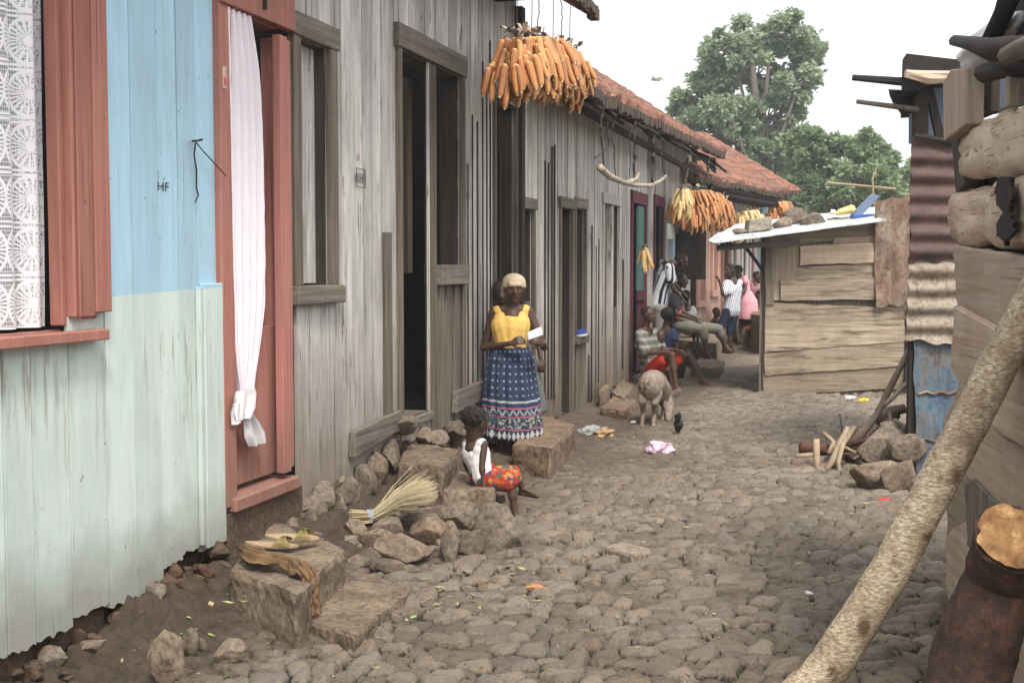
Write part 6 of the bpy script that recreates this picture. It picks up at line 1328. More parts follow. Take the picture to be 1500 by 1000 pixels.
    def hand(s, mb, W_, Fp, q, curl):
        H = s.H; d = (Fp - W_).normalized(); n = s.J.get('pn' + q, Vector((0, 0, -1))); n = (n - d * n.dot(d)); n = n.normalized() if n.length > .05 else d.cross(Vector((1, 0, 0))).normalized(); sd_ = d.cross(n).normalized() * (1 if q == 'l' else -1)
        for i in range(4): mb.cap(W_, W_ + d * .075 * H + sd_ * (-.027 + .018 * i) * H, .017 * H, .0125 * H, 6)
        for i, L_ in enumerate((.062, .072, .068, .054)):
            b0 = W_ + d * .078 * H + sd_ * (-.030 + .020 * i) * H; c1 = curl * (1 + .1 * i); d1 = (d * math.cos(c1) + n * math.sin(c1)); d2 = (d * math.cos(c1 * 2.2) + n * math.sin(c1 * 2.2)); m_ = b0 + d1 * L_ * .52 * H; mb.cap(b0, m_, .0095 * H, .0088 * H, 6); mb.cap(m_, m_ + d2 * L_ * .5 * H, .0088 * H, .0072 * H, 6)
        tb = W_ + d * .022 * H - sd_ * .022 * H; tm = tb + (d * .55 - sd_ * .6 + n * .35).normalized() * .040 * H; mb.cap(tb, tm, .0125 * H, .011 * H, 6); mb.cap(tm, tm + (d * .8 - sd_ * .05 + n * .45).normalized() * .030 * H, .010 * H, .008 * H, 6)
    def cover(s, name, segs, mat, vox=None, sm=3):
        mb = MB()
        for q in segs: mb.cap(*q)
        return fused(name, mb, mat, s.t, vox or s.vox, sm)
    def shirt(s, mat, sleeve=.6, infl=.016, long=0, loose=0, name='shirt', neckdrop=.035):
        J, H = s.J, s.H; sl, sr, hl, hr, ct, pv, N = (J[x] for x in ('sl', 'sr', 'hl', 'hr', 'chest', 'pelvis', 'neck')); sg = []
        top = Vector((0, 0, -neckdrop * .3))
        for e in (-1, 1):
            S = sl if e < 0 else sr; o1 = S - (sl + sr) / 2; o2 = (hl if e < 0 else hr) - (hl + hr) / 2
            sg += [(ct + o1 * .50, ct.lerp(pv, .5) + o2 * .5, (.085 + infl) * H, (.080 + infl + loose) * H), (ct.lerp(pv, .5) + o2 * .5, pv + o2 * .55 + Vector((0, 0, -long)), (.078 + infl + loose) * H, (.092 + infl + loose) * H),
                   ((sl + sr) / 2 + o1 * .55 - Vector((0, 0, .04)), ct + o1 * .5, (.062 + infl) * H, (.085 + infl) * H), (S if sleeve else S.lerp(N, .22) - Vector((0, 0, .004)), S.lerp(N, .55) - Vector((0, 0, neckdrop)), (.046 + infl) * H * (1 if sleeve else .92), (.045 + infl * .6) * H)]
            if sleeve and ('el' if e < 0 else 'er') in J: E = J['el' if e < 0 else 'er']; sg.append((S, S.lerp(E, sleeve), (.048 + infl) * H, (.046 + infl * 1.5) * H))
        sg += [(ct, pv, (.095 + infl) * H, (.095 + infl) * H)]
        return s.cover(name, sg, mat)
    def trousers(s, mat, upto=.95, infl=.018, name='trousers', full=None):
        J, H = s.J, s.H; sg = [(J['hl'], J['hr'], (.088 + infl) * H, (.088 + infl) * H), (J['pelvis'], J['pelvis'] + Vector((0, 0, .05)), (.095 + infl) * H, (.09 + infl) * H)]
        for q in 'lr':
            P_, K, A_ = J['h' + q], J['k' + q], J['a' + q]
            if upto <= 1: sg.append((P_, P_.lerp(K, upto), (.080 + infl) * H, (.062 + infl) * H))
            else: sg += [(P_, K, (.080 + infl) * H, (.058 + infl) * H), (K, K.lerp(A_, upto - 1), (.055 + infl) * H, (.050 + infl) * H)]
        return s.cover(name, sg, mat)
    def shorthair(s, r=1.0, back=0):
        mb = MB(); k = s.hr; mb.ell(s.hx(0, -.24, .36), (k * .86 * r, k * .92 * r, k * .84 * r), s.MH, 18, 12); return fused('hair', mb, M['hair'], s.t, max(.006, s.vox * .8), 1)
def skirt(p, rings, mat, nf=11, amp=.02, name='skirt', seed=1, n=120, sub=8):
    """rings: (centre, rx, ry) from the waist to the hem"""
    mb = MB(); mb.uv = []; R_ = []
    for i in range(len(rings) - 1):
        for q in range(sub): f = q / sub; a, b_ = rings[i], rings[i + 1]; R_.append((a[0].lerp(b_[0], f), a[1] + (b_[1] - a[1]) * f, a[2] + (b_[2] - a[2]) * f, (i + f) / (len(rings) - 1)))
    R_.append((*rings[-1], 1.0)); z0 = rings[0][0].z; vs = []
    for (c, rx, ry, f) in R_:
        for k in range(n):
            q = 2 * math.pi * k / n; a = amp * (f * .9 + .12) * (math.sin(q * nf + seed + .8 * math.sin(q * 3)) + .4 * math.sin(q * nf * 2.3 + 2)); h = (.012 * math.sin(q * 2 + 1)) * f
            vs.append(c + Vector(((rx + a) * math.cos(q), (ry + a) * math.sin(q), h))); mb.uv.append((k / n, z0 - c.z))
    m = len(R_); mb.add(vs, [(j * n + k, (j + 1) * n + k, (j + 1) * n + (k + 1) % n, j * n + (k + 1) % n) for j in range(m - 1) for k in range(n)], .5)
    o = part(name, mb, mat, p.t, True); md = o.modifiers.new('s', 'SOLIDIFY'); md.thickness = .004; return o
def J_(Y0, **k):
    out = {}
    for a, v in k.items():
        if a.startswith('pn'): out[a] = Vector(v)
        else: out[a] = at(v[0], v[1], Y0 + (v[2] if len(v) > 2 else 0))
    return out

# --- old woman reading a slip of paper
Y0 = 9.55
J = J_(Y0, base=(745, 686), head=(753, 423, -.02), neck=(751, 448, .02), chest=(748, 477), pelvis=(747, 527, .03), sl=(723, 458, .02), sr=(774, 456, .04), hl=(735, 532, .02), hr=(760, 531, .04),
       el=(709, 509, .05), wl=(747, 503, -.17), fl=(771, 494, -.23), er=(797, 508, .03), wr=(797, 503, -.12), fr=(776, 494, -.22), pnl=(.2, .6, -.2), pnr=(-.2, .6, -.2),
       kl=(736, 612, -.02), kr=(758, 612, .0), al=(735, 672, .0), ar=(757, 670, .04), tl=(741, 690, -.12), tr=(772, 685, -.07))
W1 = Person('elderly woman in yellow sleeveless top, blue printed skirt and cream headscarf, reading a slip', J, .0055, 'skin', hr=.092, face=(.10, -1, -.10), curl=.55, H=.92)
W1.shirt(cloth('yellow_cotton', (.76, .50, .15), (.68, .43, .12)).m, sleeve=0, infl=.012, loose=.008, long=-.03, neckdrop=.055, name='top')
mb = MB(); k = W1.hr
mb.ell(W1.hx(0, -.20, .50), (k * 1.00, k * 1.06, k * .78), W1.MH, 24, 16); mb.cap(W1.hx(-.80, .10, .26), W1.hx(-.3, .74, .40), k * .22, k * .20); mb.cap(W1.hx(.80, .10, .26), W1.hx(.3, .74, .40), k * .22, k * .20); mb.cap(W1.hx(-.35, .78, .44), W1.hx(.35, .78, .44), k * .20, k * .20)
mb.cap(W1.hx(.80, -.35, .1), W1.hx(.88, -.45, -.62), k * .26, k * .18); mb.cap(W1.hx(-.3, -.9, .2), W1.hx(.3, -.9, .2), k * .3, k * .3)
fused('headscarf', mb, cloth('cream_scarf', (.56, .46, .33), (.48, .39, .28), 60, .7).m, W1.t, .006, 2)
def skirtmat():
    b = NB('blue_printed_cotton'); uv = b.n('UVMap').outputs[0]; x, y, z = b.sep(uv); base = b.ramp(b.noise(b.coord(), 18, 4), [(.3, (.018, .028, .058)), (.7, (.038, .054, .098))])
    c = base; xx = b.mth('MULTIPLY', x, 26); 
    dx = b.mth('ABSOLUTE', b.mth('SUBTRACT', b.mth('FRACT', xx), .5)); dz = b.mth('ABSOLUTE', b.mth('SUBTRACT', b.mth('FRACT', b.mth('DIVIDE', y, .055)), .5))
    dot = b.mth('MULTIPLY', b.mth('LESS_THAN', b.mth('ADD', dx, dz), .20), b.mth('LESS_THAN', y, .36)); c = b.mix(b.mth('MULTIPLY', dot, .6), c, (.40, .45, .50))
    def band(a, d, colr, k=1.0, f=None):
        nonlocal c; m_ = b.mth('MULTIPLY', b.mth('GREATER_THAN', y, a), b.mth('LESS_THAN', y, d))
        if f is not None: m_ = b.mth('MULTIPLY', m_, f)
        c = b.mix(b.mth('MULTIPLY', m_, k), c, colr)
    dia = b.mth('LESS_THAN', b.mth('ADD', b.mth('ABSOLUTE', b.mth('SUBTRACT', b.mth('FRACT', b.mth('MULTIPLY', x, 40)), .5)), b.mth('MULTIPLY', b.mth('ABSOLUTE', b.mth('SUBTRACT', y, .655)), 13)), .46)
    zig = b.mth('LESS_THAN', b.mth('ABSOLUTE', b.mth('SUBTRACT', b.mth('PINGPONG', b.mth('MULTIPLY', x, 50), 1.0), b.mth('MULTIPLY', b.mth('SUBTRACT', y, .46), 22))), .28); fl = b.mth('GREATER_THAN', b.noise(b.map(uv, (60, 40, 1)), 1, 3), .54)
    band(.395, .412, (.40, .42, .42), .8); band(.445, .455, (.45, .12, .16), .9); band(.46, .505, (.34, .36, .33), .7, zig); band(.51, .517, (.45, .12, .16), .9); band(.52, .60, (.42, .42, .28), .7, fl); band(.605, .613, (.45, .12, .16), .9); band(.62, .69, (.45, .44, .40), .85, dia)
    b.col(c); b.rough(.95); b.bump(b.noise(b.map(uv, (60, 3, 1)), 1, 3), .3, .01); return b.m
P = lambda px, py, dy=0: at(px, py, Y0 + dy)
skirt(W1, [(P(747, 508, .02), .145, .105), (P(747, 525, .02), .178, .128), (P(747, 560, .02), .200, .150), (P(749, 600, .02), .218, .17), (P(749, 640, .02), .232, .185)], skirtmat(), 13, .015, seed=2)
t = thing('paper_slip', 'folded white slip of paper in the hands of the elderly woman', 'paper', tuple(at(785, 489, Y0 - .27)))
c = at(783, 491, Y0 - .275); mb = MB(); r_ = Vector((1, .1, .35)).normalized(); u_ = Vector((-.25, .35, .8)).normalized(); n_ = r_.cross(u_) * .004
for k in range(2): o_ = n_ * (k * 2) + r_ * .006 * k; mb.hexa([c - r_ * .055 - u_ * .02 + o_, c + r_ * .055 - u_ * .02 + o_, c + r_ * .055 - u_ * .02 + n_ * .3 + o_, c - r_ * .055 - u_ * .02 + n_ * .3 + o_, c - r_ * .045 + u_ * .038 + o_, c + r_ * .060 + u_ * .045 + o_, c + r_ * .06 + u_ * .045 + n_ * .3 + o_, c - r_ * .045 + u_ * .038 + n_ * .3 + o_])
part('sheets', mb, M['white'], t)
# --- person half hidden behind her in the doorway
Y0 = 10.0
J = J_(Y0, base=(750, 672), head=(736, 428), neck=(742, 452), chest=(752, 480), pelvis=(758, 540), sl=(735, 464), sr=(772, 464), hl=(750, 545), hr=(766, 545), el=(735, 505), wl=(745, 525, -.05), er=(788, 495), wr=(792, 525, -.06), kl=(752, 600), kr=(770, 600), al=(750, 655), ar=(772, 655), tl=(752, 672, -.1), tr=(776, 670, -.1))
W2 = Person('person in grey peering out of the doorway, half hidden behind the woman with the headscarf', J, .008, 'skin2', hr=.085, face=(-.25, -1, 0), H=.85); W2.shorthair(1.05)
gm = cloth('grey_dress_cloth', (.16, .17, .16), (.12, .13, .12)).m; W2.shirt(gm, .3); P = lambda px, py, dy=0: at(px, py, Y0 + dy)
skirt(W2, [(P(760, 520), .13, .11), (P(765, 560), .16, .13), (P(768, 605), .17, .14)], gm, 7, .01, name='skirt', n=60)

# --- toddler on the step
Y0 = 7.62
J = J_(Y0, base=(700, 712), head=(697, 618, .0), neck=(693, 645, .02), chest=(697, 664, .02), pelvis=(707, 697, .0), sl=(683, 652, .05), sr=(709, 650, -.04), hl=(705, 699, .06), hr=(712, 702, -.05),
       el=(682, 678, .10), wl=(692, 700, .10), er=(706, 682, -.08), wr=(708, 703, -.10), fr=(713, 716, -.12), pnr=(0, 0, -1),
       kl=(754, 693, .10), kr=(748, 706, -.08), al=(766, 716, .10), ar=(755, 756, -.12), tl=(792, 726, .06), tr=(776, 772, -.20))
T1 = Person('toddler in white vest and colourful skirt seated on the step, seen from behind', J, .0055, 'skin2', hr=.083, face=(.75, .62, -.12), H=.60, curl=.25)
T1.shirt(cloth('white_vest', (.74, .72, .72), (.66, .64, .65)).m, sleeve=.0, infl=.022, loose=.01, neckdrop=.03, name='vest')
hm = MB(); k = T1.hr; hm.ell(T1.hx(0, -.24, .36), (k * .92, k * .96, k * .88), T1.MH, 18, 12); rr = random.Random(2)
for i in range(34):
    v = Vector((rr.gauss(0, 1), rr.gauss(-.5, 1), rr.gauss(.5, 1))).normalized(); hm.ell(T1.hx(v.x * .88, v.y * .9 - .24, v.z * .84 + .36), (k * .17, k * .17, k * .15), None, 6, 5)
fused('hair', hm, M['hair'], T1.t, .0055, 1)
b = NB('patchwork_print'); co = b.coord(); vc = b.n('TexVoronoi'); b.l(co, vc.inputs[0]); vc.inputs['Scale'].default_value = 34; hsx = b.sep(vc.outputs['Color'])[0]; b.col(b.ramp(hsx, [(0, (.28, .035, .025)), (.25, (.36, .075, .025)), (.42, (.03, .11, .08)), (.55, (.06, .04, .11)), (.68, (.42, .17, .04)), (.85, (.24, .025, .03)), (1, (.45, .33, .18))], True)); b.rough(.9); b.bump(b.noise(co, 20, 4), .5, .02); pm = b.m
J = T1.J; sg = [(J['pelvis'], J['pelvis'] + Vector((.02, 0, .02)), .085, .075), (J['hl'], J['kl'].lerp(J['hl'], .1), .064, .060), (J['hr'], J['kr'].lerp(J['hr'], .1), .066, .064), (J['hl'].lerp(J['hr'], .5), J['kl'].lerp(J['kr'], .5), .065, .058)]
T1.cover('skirt', sg, pm)

# --- man in a checked shirt sitting against the wall
Y0 = 15.9
J = J_(Y0, base=(965, 560), head=(950, 461, -.05), neck=(946, 480, 0), chest=(946, 502), pelvis=(953, 540, .05), sl=(960, 487, .16), sr=(938, 489, -.10), hl=(962, 538, .12), hr=(955, 541, -.05),
       el=(969, 512, .1), wl=(990, 512, .05), er=(946, 517, -.25), wr=(978, 515, -.35), fl=(1000, 514, .0), fr=(992, 518, -.35), kl=(1009, 518, .10), kr=(984, 520, -.40), al=(1028, 556, .05), ar=(990, 566, -.42), tl=(1045, 564, .0), tr=(1003, 576, -.45))
Pm = Person('young man in checked shirt and red shorts sitting by the wall behind the pig', J, .009, 'skin', hr=.092, face=(.75, -.62, -.05)); Pm.shorthair(1.0)
b = NB('checked_cloth'); co = b.coord(); x, y, z = b.sep(co)
def band_(v, f, th): return b.mth('GREATER_THAN', b.mth('SINE', b.mth('MULTIPLY', v, f)), th)
b.col(b.mix(b.mth('MULTIPLY', band_(z, 70, .2), .55), b.mix(b.mth('MULTIPLY', band_(b.mth('ADD', x, y), 75, .3), .6), (.16, .16, .14), (.045, .05, .048)), (.40, .39, .34))); b.rough(.95); Pm.shirt(b.m, .85, .02, long=.06, loose=.01)
Pm.trousers(cloth('red_cotton', (.60, .05, .025)).m, .62, .03, 'shorts')
def slipper(p, A_, T, mat, H=1):
    d = Vector((T.x - A_.x, T.y - A_.y, 0)).normalized(); z = T.z - .025; mb = MB(); a = Vector((A_.x, A_.y, z)) - d * .05; e = Vector((T.x, T.y, z)) + d * .02; sd_ = Vector((-d.y, d.x, 0)) * .045 * H; h = Vector((0, 0, .018))
    mb.hexa([a - sd_ * .8, a + sd_ * .8, e + sd_, e - sd_, a - sd_ * .8 + h, a + sd_ * .8 + h, e + sd_ + h, e - sd_ + h]); m_ = a.lerp(e, .7); pts = [m_ - sd_ + h, m_ + Vector((0, 0, .05)), m_ + sd_ + h]; mb.tube(pts, .009, 6); return part('flip_flop', mb, mat, p.t, bevel=.01)
mr = plainmat('red_rubber', (.42, .05, .08), None, 5, .5); slipper(Pm, J['al'], J['tl'], mr); slipper(Pm, J['ar'], J['tr'], mr)
# --- small child between his knees
Y0 = 16.0
J = J_(Y0, base=(968, 560), head=(967, 493), neck=(966, 504), chest=(966, 514), pelvis=(968, 530), sl=(962, 508, .06), sr=(971, 508, -.06), hl=(965, 532, .05), hr=(971, 532, -.05), el=(962, 520, .08), wl=(968, 528, 0), er=(975, 520, -.1), wr=(980, 527, -.1), kl=(978, 540, .05), kr=(980, 542, -.08), al=(980, 556, .05), ar=(983, 560, -.08), tl=(985, 562, 0), tr=(988, 566, -.1))
C1 = Person('small bare-chested child sitting in front of the man in checks', J, .008, 'skin', hr=.074, face=(.4, -1, 0), H=.55); C1.shorthair(.98); C1.trousers(M['browncloth'], .8, .02, 'shorts')
# --- person with a large head of hair behind
Y0 = 17.2
J = J_(Y0, base=(985, 550), head=(979, 463), neck=(975, 480), chest=(974, 502), pelvis=(978, 532), sl=(966, 487), sr=(986, 487, -.1), hl=(974, 534), hr=(984, 534), el=(965, 510), wl=(978, 520), er=(990, 508, -.1), wr=(992, 522, -.1), kl=(995, 528), kr=(997, 530, -.1), al=(996, 550), ar=(999, 552), tl=(1006, 556), tr=(1008, 558))
C2 = Person('seated person in a navy blue top turned away, behind the small child', J, .010, 'skin2', hr=.092, face=(.7, .7, 0), H=.9); C2.shorthair(1.22); C2.shirt(cloth('navy_top', (.05, .06, .13)).m, .4); C2.trousers(cloth('brown_trousers', (.08, .06, .05)).m, 1.6)
# --- young man on the chair
Y0 = 18.9
J = J_(Y0, base=(1005, 530), head=(998, 411, 0), neck=(989, 428), chest=(986, 446), pelvis=(990, 474), sl=(988, 434, .16), sr=(980, 436, -.16), hl=(996, 475, .1), hr=(994, 476, -.1), el=(1000, 458, .2), wl=(1020, 466, .05), er=(992, 460, -.25), wr=(1016, 468, -.1), fl=(1030, 468, .0), fr=(1027, 470, -.12),
       kl=(1052, 482, .2), kr=(1030, 483, -.15), al=(1063, 510, .25), ar=(1036, 519, -.2), tl=(1074, 514, .2), tr=(1047, 527, -.25))
Cm = Person('young man in navy and orange T-shirt and grey trousers sitting on a dark wooden chair', J, .010, 'skin', hr=.100, face=(1, -.25, -.08)); Cm.shorthair(1.02)
b = NB('navy_orange_tee'); co = b.coord(); x, y, z = b.sep(co); d_ = b.mth('ADD', z, b.mth('MULTIPLY', x, -.9)); pv = Cm.J['pelvis'] - Cm.J['base']; ref = pv.z - pv.x * .9
c = b.mix(b.mth('LESS_THAN', d_, ref + .16), (.030, .036, .055), (.60, .09, .03)); c = b.mix(b.mth('LESS_THAN', d_, ref + .05), c, (.55, .42, .28)); c = b.mix(b.mth('GREATER_THAN', b.mth('ADD', b.mth('MULTIPLY', x, -1), 0), .17 - 0.0), c, (.030, .036, .055)); b.col(c); b.rough(.95); b.bump(b.noise(co, 12, 4), .4, .03); Cm.shirt(b.m, .55, .018, loose=.01)
Cm.trousers(cloth('grey_khaki', (.22, .21, .17), (.17, .165, .135)).m, 1.30, .024); mbl = plainmat('blue_rubber', (.10, .18, .42), None, 5, .5); slipper(Cm, J['ar'], J['tr'], mbl)
t = thing('wooden_chair', 'dark wooden chair under the young man in the navy and orange shirt', 'chair', tuple(at(1003, 530, 18.9)))
def chair(t, cx, cy, y_px, Yc, w_=.42, d_=.42, hs=.46):
    s0 = at(cx, y_px, Yc); zf = s0.z - hs
    mb = MB(); F_ = Frame((s0.x - w_ / 2, s0.y - d_ / 2), (1, 0)); mb.fbox(F_, 0, w_, -d_, 0, s0.z - .03, s0.z); part('seat', mb, M['darkwood'], t, bevel=.008)
    for i in (0, 1):
        for j in (0, 1): mb = MB(); mb.fbox(F_, i * (w_ - .04), i * (w_ - .04) + .04, -j * (d_ - .04) - .04, -j * (d_ - .04), zf, s0.z - .03 if i else s0.z + .42); part('leg', mb, M['darkwood'], t, bevel=.004)
    mb = MB(); mb.fbox(F_, .005, .03, -d_ + .04, -.04, s0.z + .20, s0.z + .40); part('backrest', mb, M['darkwood'], t); mb = MB(); mb.fbox(F_, .04, w_ - .04, -.03, -.01, zf + .18, zf + .21); part('stretcher', mb, M['darkwood'], t)
chair(t, 1001, 0, 484, 18.9)
# --- man in striped football shirt leaning forward
Y0 = 17.7
J = J_(Y0, base=(966, 552), head=(998, 383, 0), neck=(984, 386), chest=(974, 405), pelvis=(963, 446), sl=(972, 386, .16), sr=(981, 392, -.16), hl=(961, 452, .1), hr=(966, 452, -.1), el=(985, 414, .2), wl=(1002, 430, .2), er=(986, 422, -.2), wr=(1000, 438, -.2), kl=(963, 496, .1), kr=(968, 497, -.1), al=(962, 541, .1), ar=(969, 542, -.1), tl=(974, 548, .1), tr=(982, 549, -.1))
Sm = Person('man in black and white striped shirt bending forward beside the doorway', J, .010, 'skin2', hr=.098, face=(1, -.15, -.35)); Sm.shorthair(1.02)
b = NB('black_white_stripes'); co = b.coord(); x, y, z = b.sep(co); s1 = b.mth('SINE', b.mth('MULTIPLY', b.mth('ADD', b.mth('ADD', x, y), b.mth('MULTIPLY', z, -.25)), 78)); b.col(b.mix(b.mth('GREATER_THAN', s1, .1), (.62, .63, .66), (.018, .022, .045))); b.rough(.9); Sm.shirt(b.m, .6, .022, long=.03, loose=.015)
Sm.trousers(cloth('stone_grey', (.33, .31, .28)).m, 1.9, .02)
# --- child seen from behind between them
Y0 = 20.2
J = J_(Y0, base=(1010, 505), head=(1005, 434), neck=(1006, 448), chest=(1008, 460), pelvis=(1010, 482), sl=(1000, 452), sr=(1015, 452), hl=(1006, 484), hr=(1014, 484), el=(998, 466), wl=(1004, 478), er=(1018, 466), wr=(1018, 480), kl=(1014, 488, .3), kr=(1020, 488, .3), al=(1014, 505, .3), ar=(1020, 505, .3), tl=(1014, 507, .4), tr=(1022, 507, .4))
C3 = Person('child in a pale grey shirt sitting with back turned, beyond the chair', J, .011, 'skin2', hr=.088, face=(.2, 1, 0), H=.75); C3.shorthair(1.05); C3.shirt(cloth('pale_grey', (.36, .37, .38)).m, .5); C3.trousers(M['browncloth'], .9)
# --- girl in striped blouse
Y0 = 22.3
J = J_(Y0, base=(1068, 517), head=(1068, 396), neck=(1074, 408), chest=(1074, 424), pelvis=(1071, 453), sl=(1083, 414, .1), sr=(1064, 415, -.1), hl=(1076, 456, .08), hr=(1066, 456, -.08), el=(1064, 432, -.2), wl=(1055, 415, -.2), er=(1060, 432, -.25), wr=(1054, 413, -.25), fl=(1053, 408, -.2), fr=(1052, 406, -.25), kl=(1069, 486, .05), kr=(1055, 480, -.1), al=(1071, 511, .05), ar=(1060, 505, -.1), tl=(1062, 516, 0), tr=(1052, 510, -.15))
Gw = Person('young woman with long dark hair in pinstriped blouse and navy cropped trousers', J, .011, 'skin2', hr=.100, face=(-.75, -.55, -.2)); mb = MB(); k = Gw.hr
mb.ell(Gw.hx(0, -.22, .34), (k * .92, k * .98, k * .88), Gw.MH, 16, 12); mb.cap(Gw.hx(0, -.65, .1), Gw.hx(0, -.95, -1.6), k * .62, k * .42); mb.cap(Gw.hx(.62, -.2, .1), Gw.hx(.55, -.1, -1.5), k * .36, k * .22); mb.cap(Gw.hx(-.62, -.2, .1), Gw.hx(-.55, -.1, -1.3), k * .32, k * .2); fused('hair', mb, M['hair'], Gw.t, .009, 1)
b = NB('pinstripe_blouse'); co = b.coord(); x, y, z = b.sep(co); b.col(b.mix(b.mth('GREATER_THAN', b.mth('SINE', b.mth('MULTIPLY', b.mth('ADD', x, b.mth('MULTIPLY', z, .18)), 190)), .35), (.62, .62, .64), (.16, .17, .24))); b.rough(.9); Gw.shirt(b.m, .75, .022, long=.02, loose=.02, name='blouse'); Gw.trousers(cloth('navy_denim', (.022, .028, .055)).m, 1.10, .014)
# --- woman in pink dress
Y0 = 24.0
J = J_(Y0, base=(1090, 495), head=(1080, 398), neck=(1083, 404), chest=(1087, 414), pelvis=(1093, 440), sl=(1078, 409, .1), sr=(1091, 408, -.1), hl=(1090, 444, .08), hr=(1097, 444, -.08), el=(1074, 424, 0), wl=(1068, 434, -.1), er=(1092, 424, -.2), wr=(1082, 436, -.25), kl=(1086, 470), kr=(1092, 470), al=(1084, 490), ar=(1095, 490), tl=(1080, 496, -.1), tr=(1090, 496, -.15))
Pw = Person('woman in a tight pink dress standing just behind the woman in pinstripes', J, .013, 'skin2', hr=.10, face=(-1, -.2, -.3)); Pw.shorthair(1.1); pk = cloth('pink_dress', (.70, .36, .40), (.62, .30, .35)).m; Pw.shirt(pk, .25, .02, name='dress_top'); P = lambda px, py, dy=0: at(px, py, Y0 + dy)
skirt(Pw, [(P(1090, 426), .14, .13), (P(1094, 440), .20, .19), (P(1095, 462), .215, .19), (P(1095, 459 + 8), .21, .18)], pk, 6, .006, n=50, name='skirt')
# --- crouching child and far boy
Y0 = 22.8
J = J_(Y0, base=(1048, 505), head=(1050, 458), neck=(1048, 466), chest=(1047, 474), pelvis=(1046, 492), sl=(1043, 470), sr=(1053, 470), hl=(1043, 494), hr=(1050, 494), el=(1042, 482), wl=(1050, 488, -.2), er=(1056, 482, -.1), wr=(1056, 490, -.2), kl=(1048, 482, -.2), kr=(1056, 482, -.2), al=(1048, 500, -.2), ar=(1056, 500, -.2), tl=(1050, 504, -.35), tr=(1058, 504, -.35))
C4 = Person('small child crouching behind the legs of the woman in pinstripes', J, .012, 'skin2', hr=.085, face=(.5, -1, 0), H=.65); C4.shorthair(1.0); C4.trousers(M['browncloth'], .8)
Y0 = 25.0
J = J_(Y0, base=(1112, 454), head=(1110, 406), neck=(1107, 415), chest=(1105, 423), pelvis=(1105, 436), sl=(1102, 418), sr=(1110, 418), hl=(1103, 437), hr=(1109, 437), el=(1104, 428), wl=(1113, 427, -.2), er=(1113, 428, -.1), wr=(1120, 425, -.2), kl=(1112, 434, -.2), kr=(1118, 434, -.2), al=(1111, 450, -.2), ar=(1117, 450, -.2), tl=(1114, 453, -.35), tr=(1121, 453, -.35))
C5 = Person('boy in a faded pink shirt seated on the far step near the shack post', J, .012, 'skin2', hr=.098, face=(.8, -.6, -.3), H=.85); C5.shorthair(1.02); C5.shirt(cloth('faded_pink', (.40, .20, .20), (.30, .15, .16), 60).m, .5); C5.trousers(cloth('dark_shorts', (.05, .04, .04)).m, .9); slipper(C5, J['al'], J['tl'], mr); slipper(C5, J['ar'], J['tr'], mr)

# ---------------------------------------------------------------- pig
Y0 = 12.15; P = lambda px, py, dy=0: at(px, py, Y0 + dy)
PG = thing('pig', 'pale muddy pig rooting in the lane with its back turned to the viewer', 'pig', tuple(P(952, 624)))
mb = MB(); rump = P(952, 566, 0); mid = P(957, 562, .32); sh = P(966, 572, .50)
mb.ell(rump, (.112, .13, .14)); mb.cap(rump + V3(0, .02, 0), mid, .120, .145, 14); mb.cap(mid, sh, .142, .128, 14); mb.cap(mid + V3(0, 0, -.04), sh + V3(0, 0, -.03), .125, .115, 14)
nk = P(975, 579, .56); hd = P(980, 591, .50); sn = P(979, 609, .38); mb.cap(sh, nk, .105, .085); mb.cap(nk, hd, .082, .066); mb.cap(hd, sn, .058, .034); mb.cap(sn, sn + V3(-.005, -.03, -.03), .034, .030)
for (hp_, kx, kp, hk, ft) in ((P(943, 575, .02), 0, P(941, 588, -.04), P(942, 604, .05), P(940, 624, -.01)), (P(961, 577, .02), 0, P(959, 590, -.04), P(958, 605, .05), P(957, 623, -.01))):
    mb.cap(hp_, kp, .066, .040); mb.cap(kp, hk, .036, .023); mb.cap(hk, ft, .025, .020); mb.cap(ft, ft + V3(0, -.03, -.01), .024, .018, 8)
for (a, b_, c) in ((P(960, 585, .42), P(959, 598, .40), P(960, 615, .42)), (P(971, 585, .46), P(973, 598, .46), P(971, 614, .44))): mb.cap(a, b_, .045, .029); mb.cap(b_, c, .031, .023); mb.cap(c, c + V3(0, -.02, -.01), .024, .02, 8)
b = NB('pig_hide'); co = b.coord(); g = b.noise(co, 7, 5, .65); b.col(b.mix(b.ramp(b.noise(co, 40, 4), [(.4, .4), (.6, 0.0)]), b.ramp(g, [(.32, (.17, .135, .105)), (.6, (.34, .27, .21)), (.75, (.42, .32, .26))]), (.10, .08, .06))); b.rough(.85); b.bump(b.noise(co, 70, 4), .5, .008); M['hide'] = b.m
fused('body', mb, M['hide'], PG, .008, 3)
mb = MB(); mb.tube([P(951, 556, -.13), P(946, 560, -.17), P(947, 567, -.18), P(953, 571, -.18), P(956, 578, -.16)], [.013, .011, .010, .008, .005], 6); part('tail', mb, M['hide'], PG, True)
for q in ((P(982, 582, .46), P(992, 573, .40), P(1000, 568, .38)), (P(975, 583, .45), P(976, 590, .36), P(972, 600, .34))):
    mb = MB(); mb.ell(q[0].lerp(q[2], .5), (.062, .012, .036), (q[2] - q[0]).to_track_quat('X', 'Z').to_matrix(), 12, 8); part('ear', mb, M['hide'], PG, True)
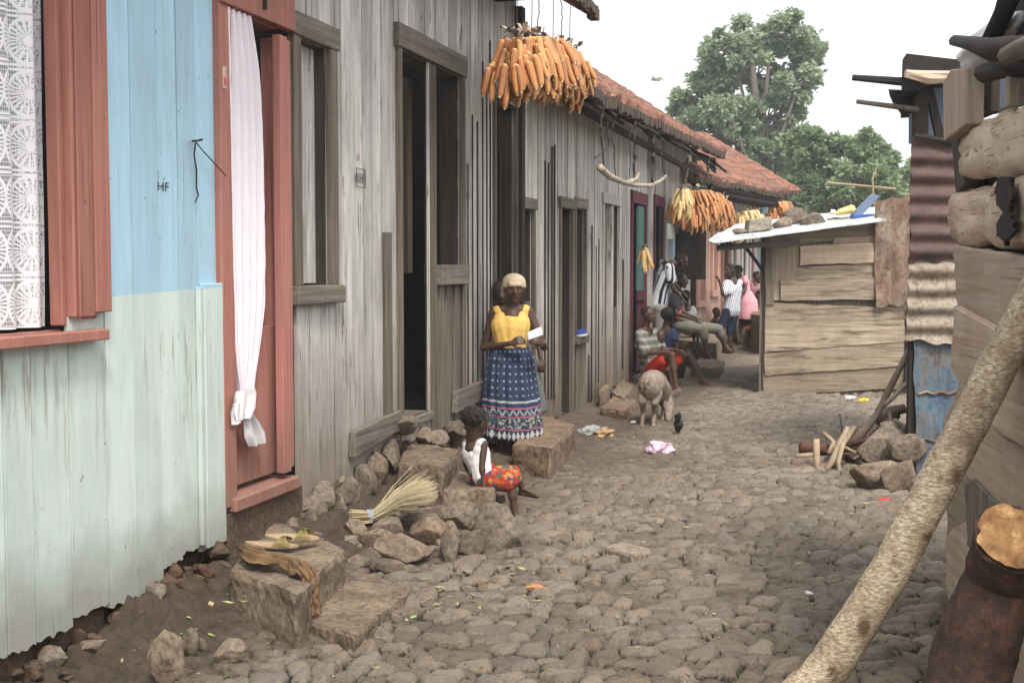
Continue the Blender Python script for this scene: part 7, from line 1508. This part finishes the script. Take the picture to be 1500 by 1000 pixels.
# ---------------------------------------------------------------- chicken
Y0 = 11.4; P = lambda px, py, dy=0: at(px, py, Y0 + dy)
CK = thing('chicken', 'small black hen standing on the cobbles right of the pig', 'hen', tuple(P(994, 636)))
mb = MB(); mb.ell(P(994, 621), (.045, .075, .055)); mb.cap(P(994, 618, .04), P(995, 609, .08), .032, .020); mb.ell(P(995, 606, .09), (.017, .022, .018)); mb.cap(P(994, 622), P(993, 628, -.02), .045, .03); mb.cap(P(996, 607, .10), P(997, 608, .13), .007, .003, 6)
b = NB('black_feathers'); co = b.coord(); b.col(b.ramp(b.noise(co, 60, 4), [(.35, (.008, .009, .009)), (.65, (.035, .038, .04))])); b.rough(.5); b.bump(b.noise(co, 80, 4), .6, .01); M['feather'] = b.m
fused('body', mb, M['feather'], CK, .005, 1)
mb = MB(); 
for k in range(5): mb.cap(P(993, 618, -.05), P(988 + k * 2.2, 608 - (2 - abs(k - 2)), -.10), .018, .007, 6)
part('tail', mb, M['feather'], CK, True)
for dx in (-2.2, 2.2): mb = MB(); mb.tube([P(994 + dx, 626), P(994 + dx, 635.5)], .0045, 5); mb.tube([P(994 + dx, 635.3), P(994 + dx + 1.5, 636.3, -.02)], .0035, 4); part('leg', mb, plainmat('hen_leg', (.12, .10, .07)) if dx < 0 else bpy.data.materials['hen_leg'], CK)
# ---------------------------------------------------------------- damp smoky air
hz = MB(); hz.hexa([Vector(q) for q in ((-130, -3, -1.5), (130, -3, -1.5), (130, 125, -1.5), (-130, 125, -1.5), (-130, -3, 18), (130, -3, 18), (130, 125, 18), (-130, 125, 18))])
hm_ = bpy.data.materials.new('haze_air'); hm_.use_nodes = True; nt_ = hm_.node_tree; nt_.nodes.clear(); ou_ = nt_.nodes.new('ShaderNodeOutputMaterial'); pv_ = nt_.nodes.new('ShaderNodeVolumePrincipled')
pv_.inputs['Color'].default_value = (.88, .92, .96, 1); pv_.inputs['Density'].default_value = .0015; nt_.links.new(pv_.outputs[0], ou_.inputs['Volume'])
solo('haze', hz, hm_, None, None, kind='stuff', loc=(0, 0, 0))
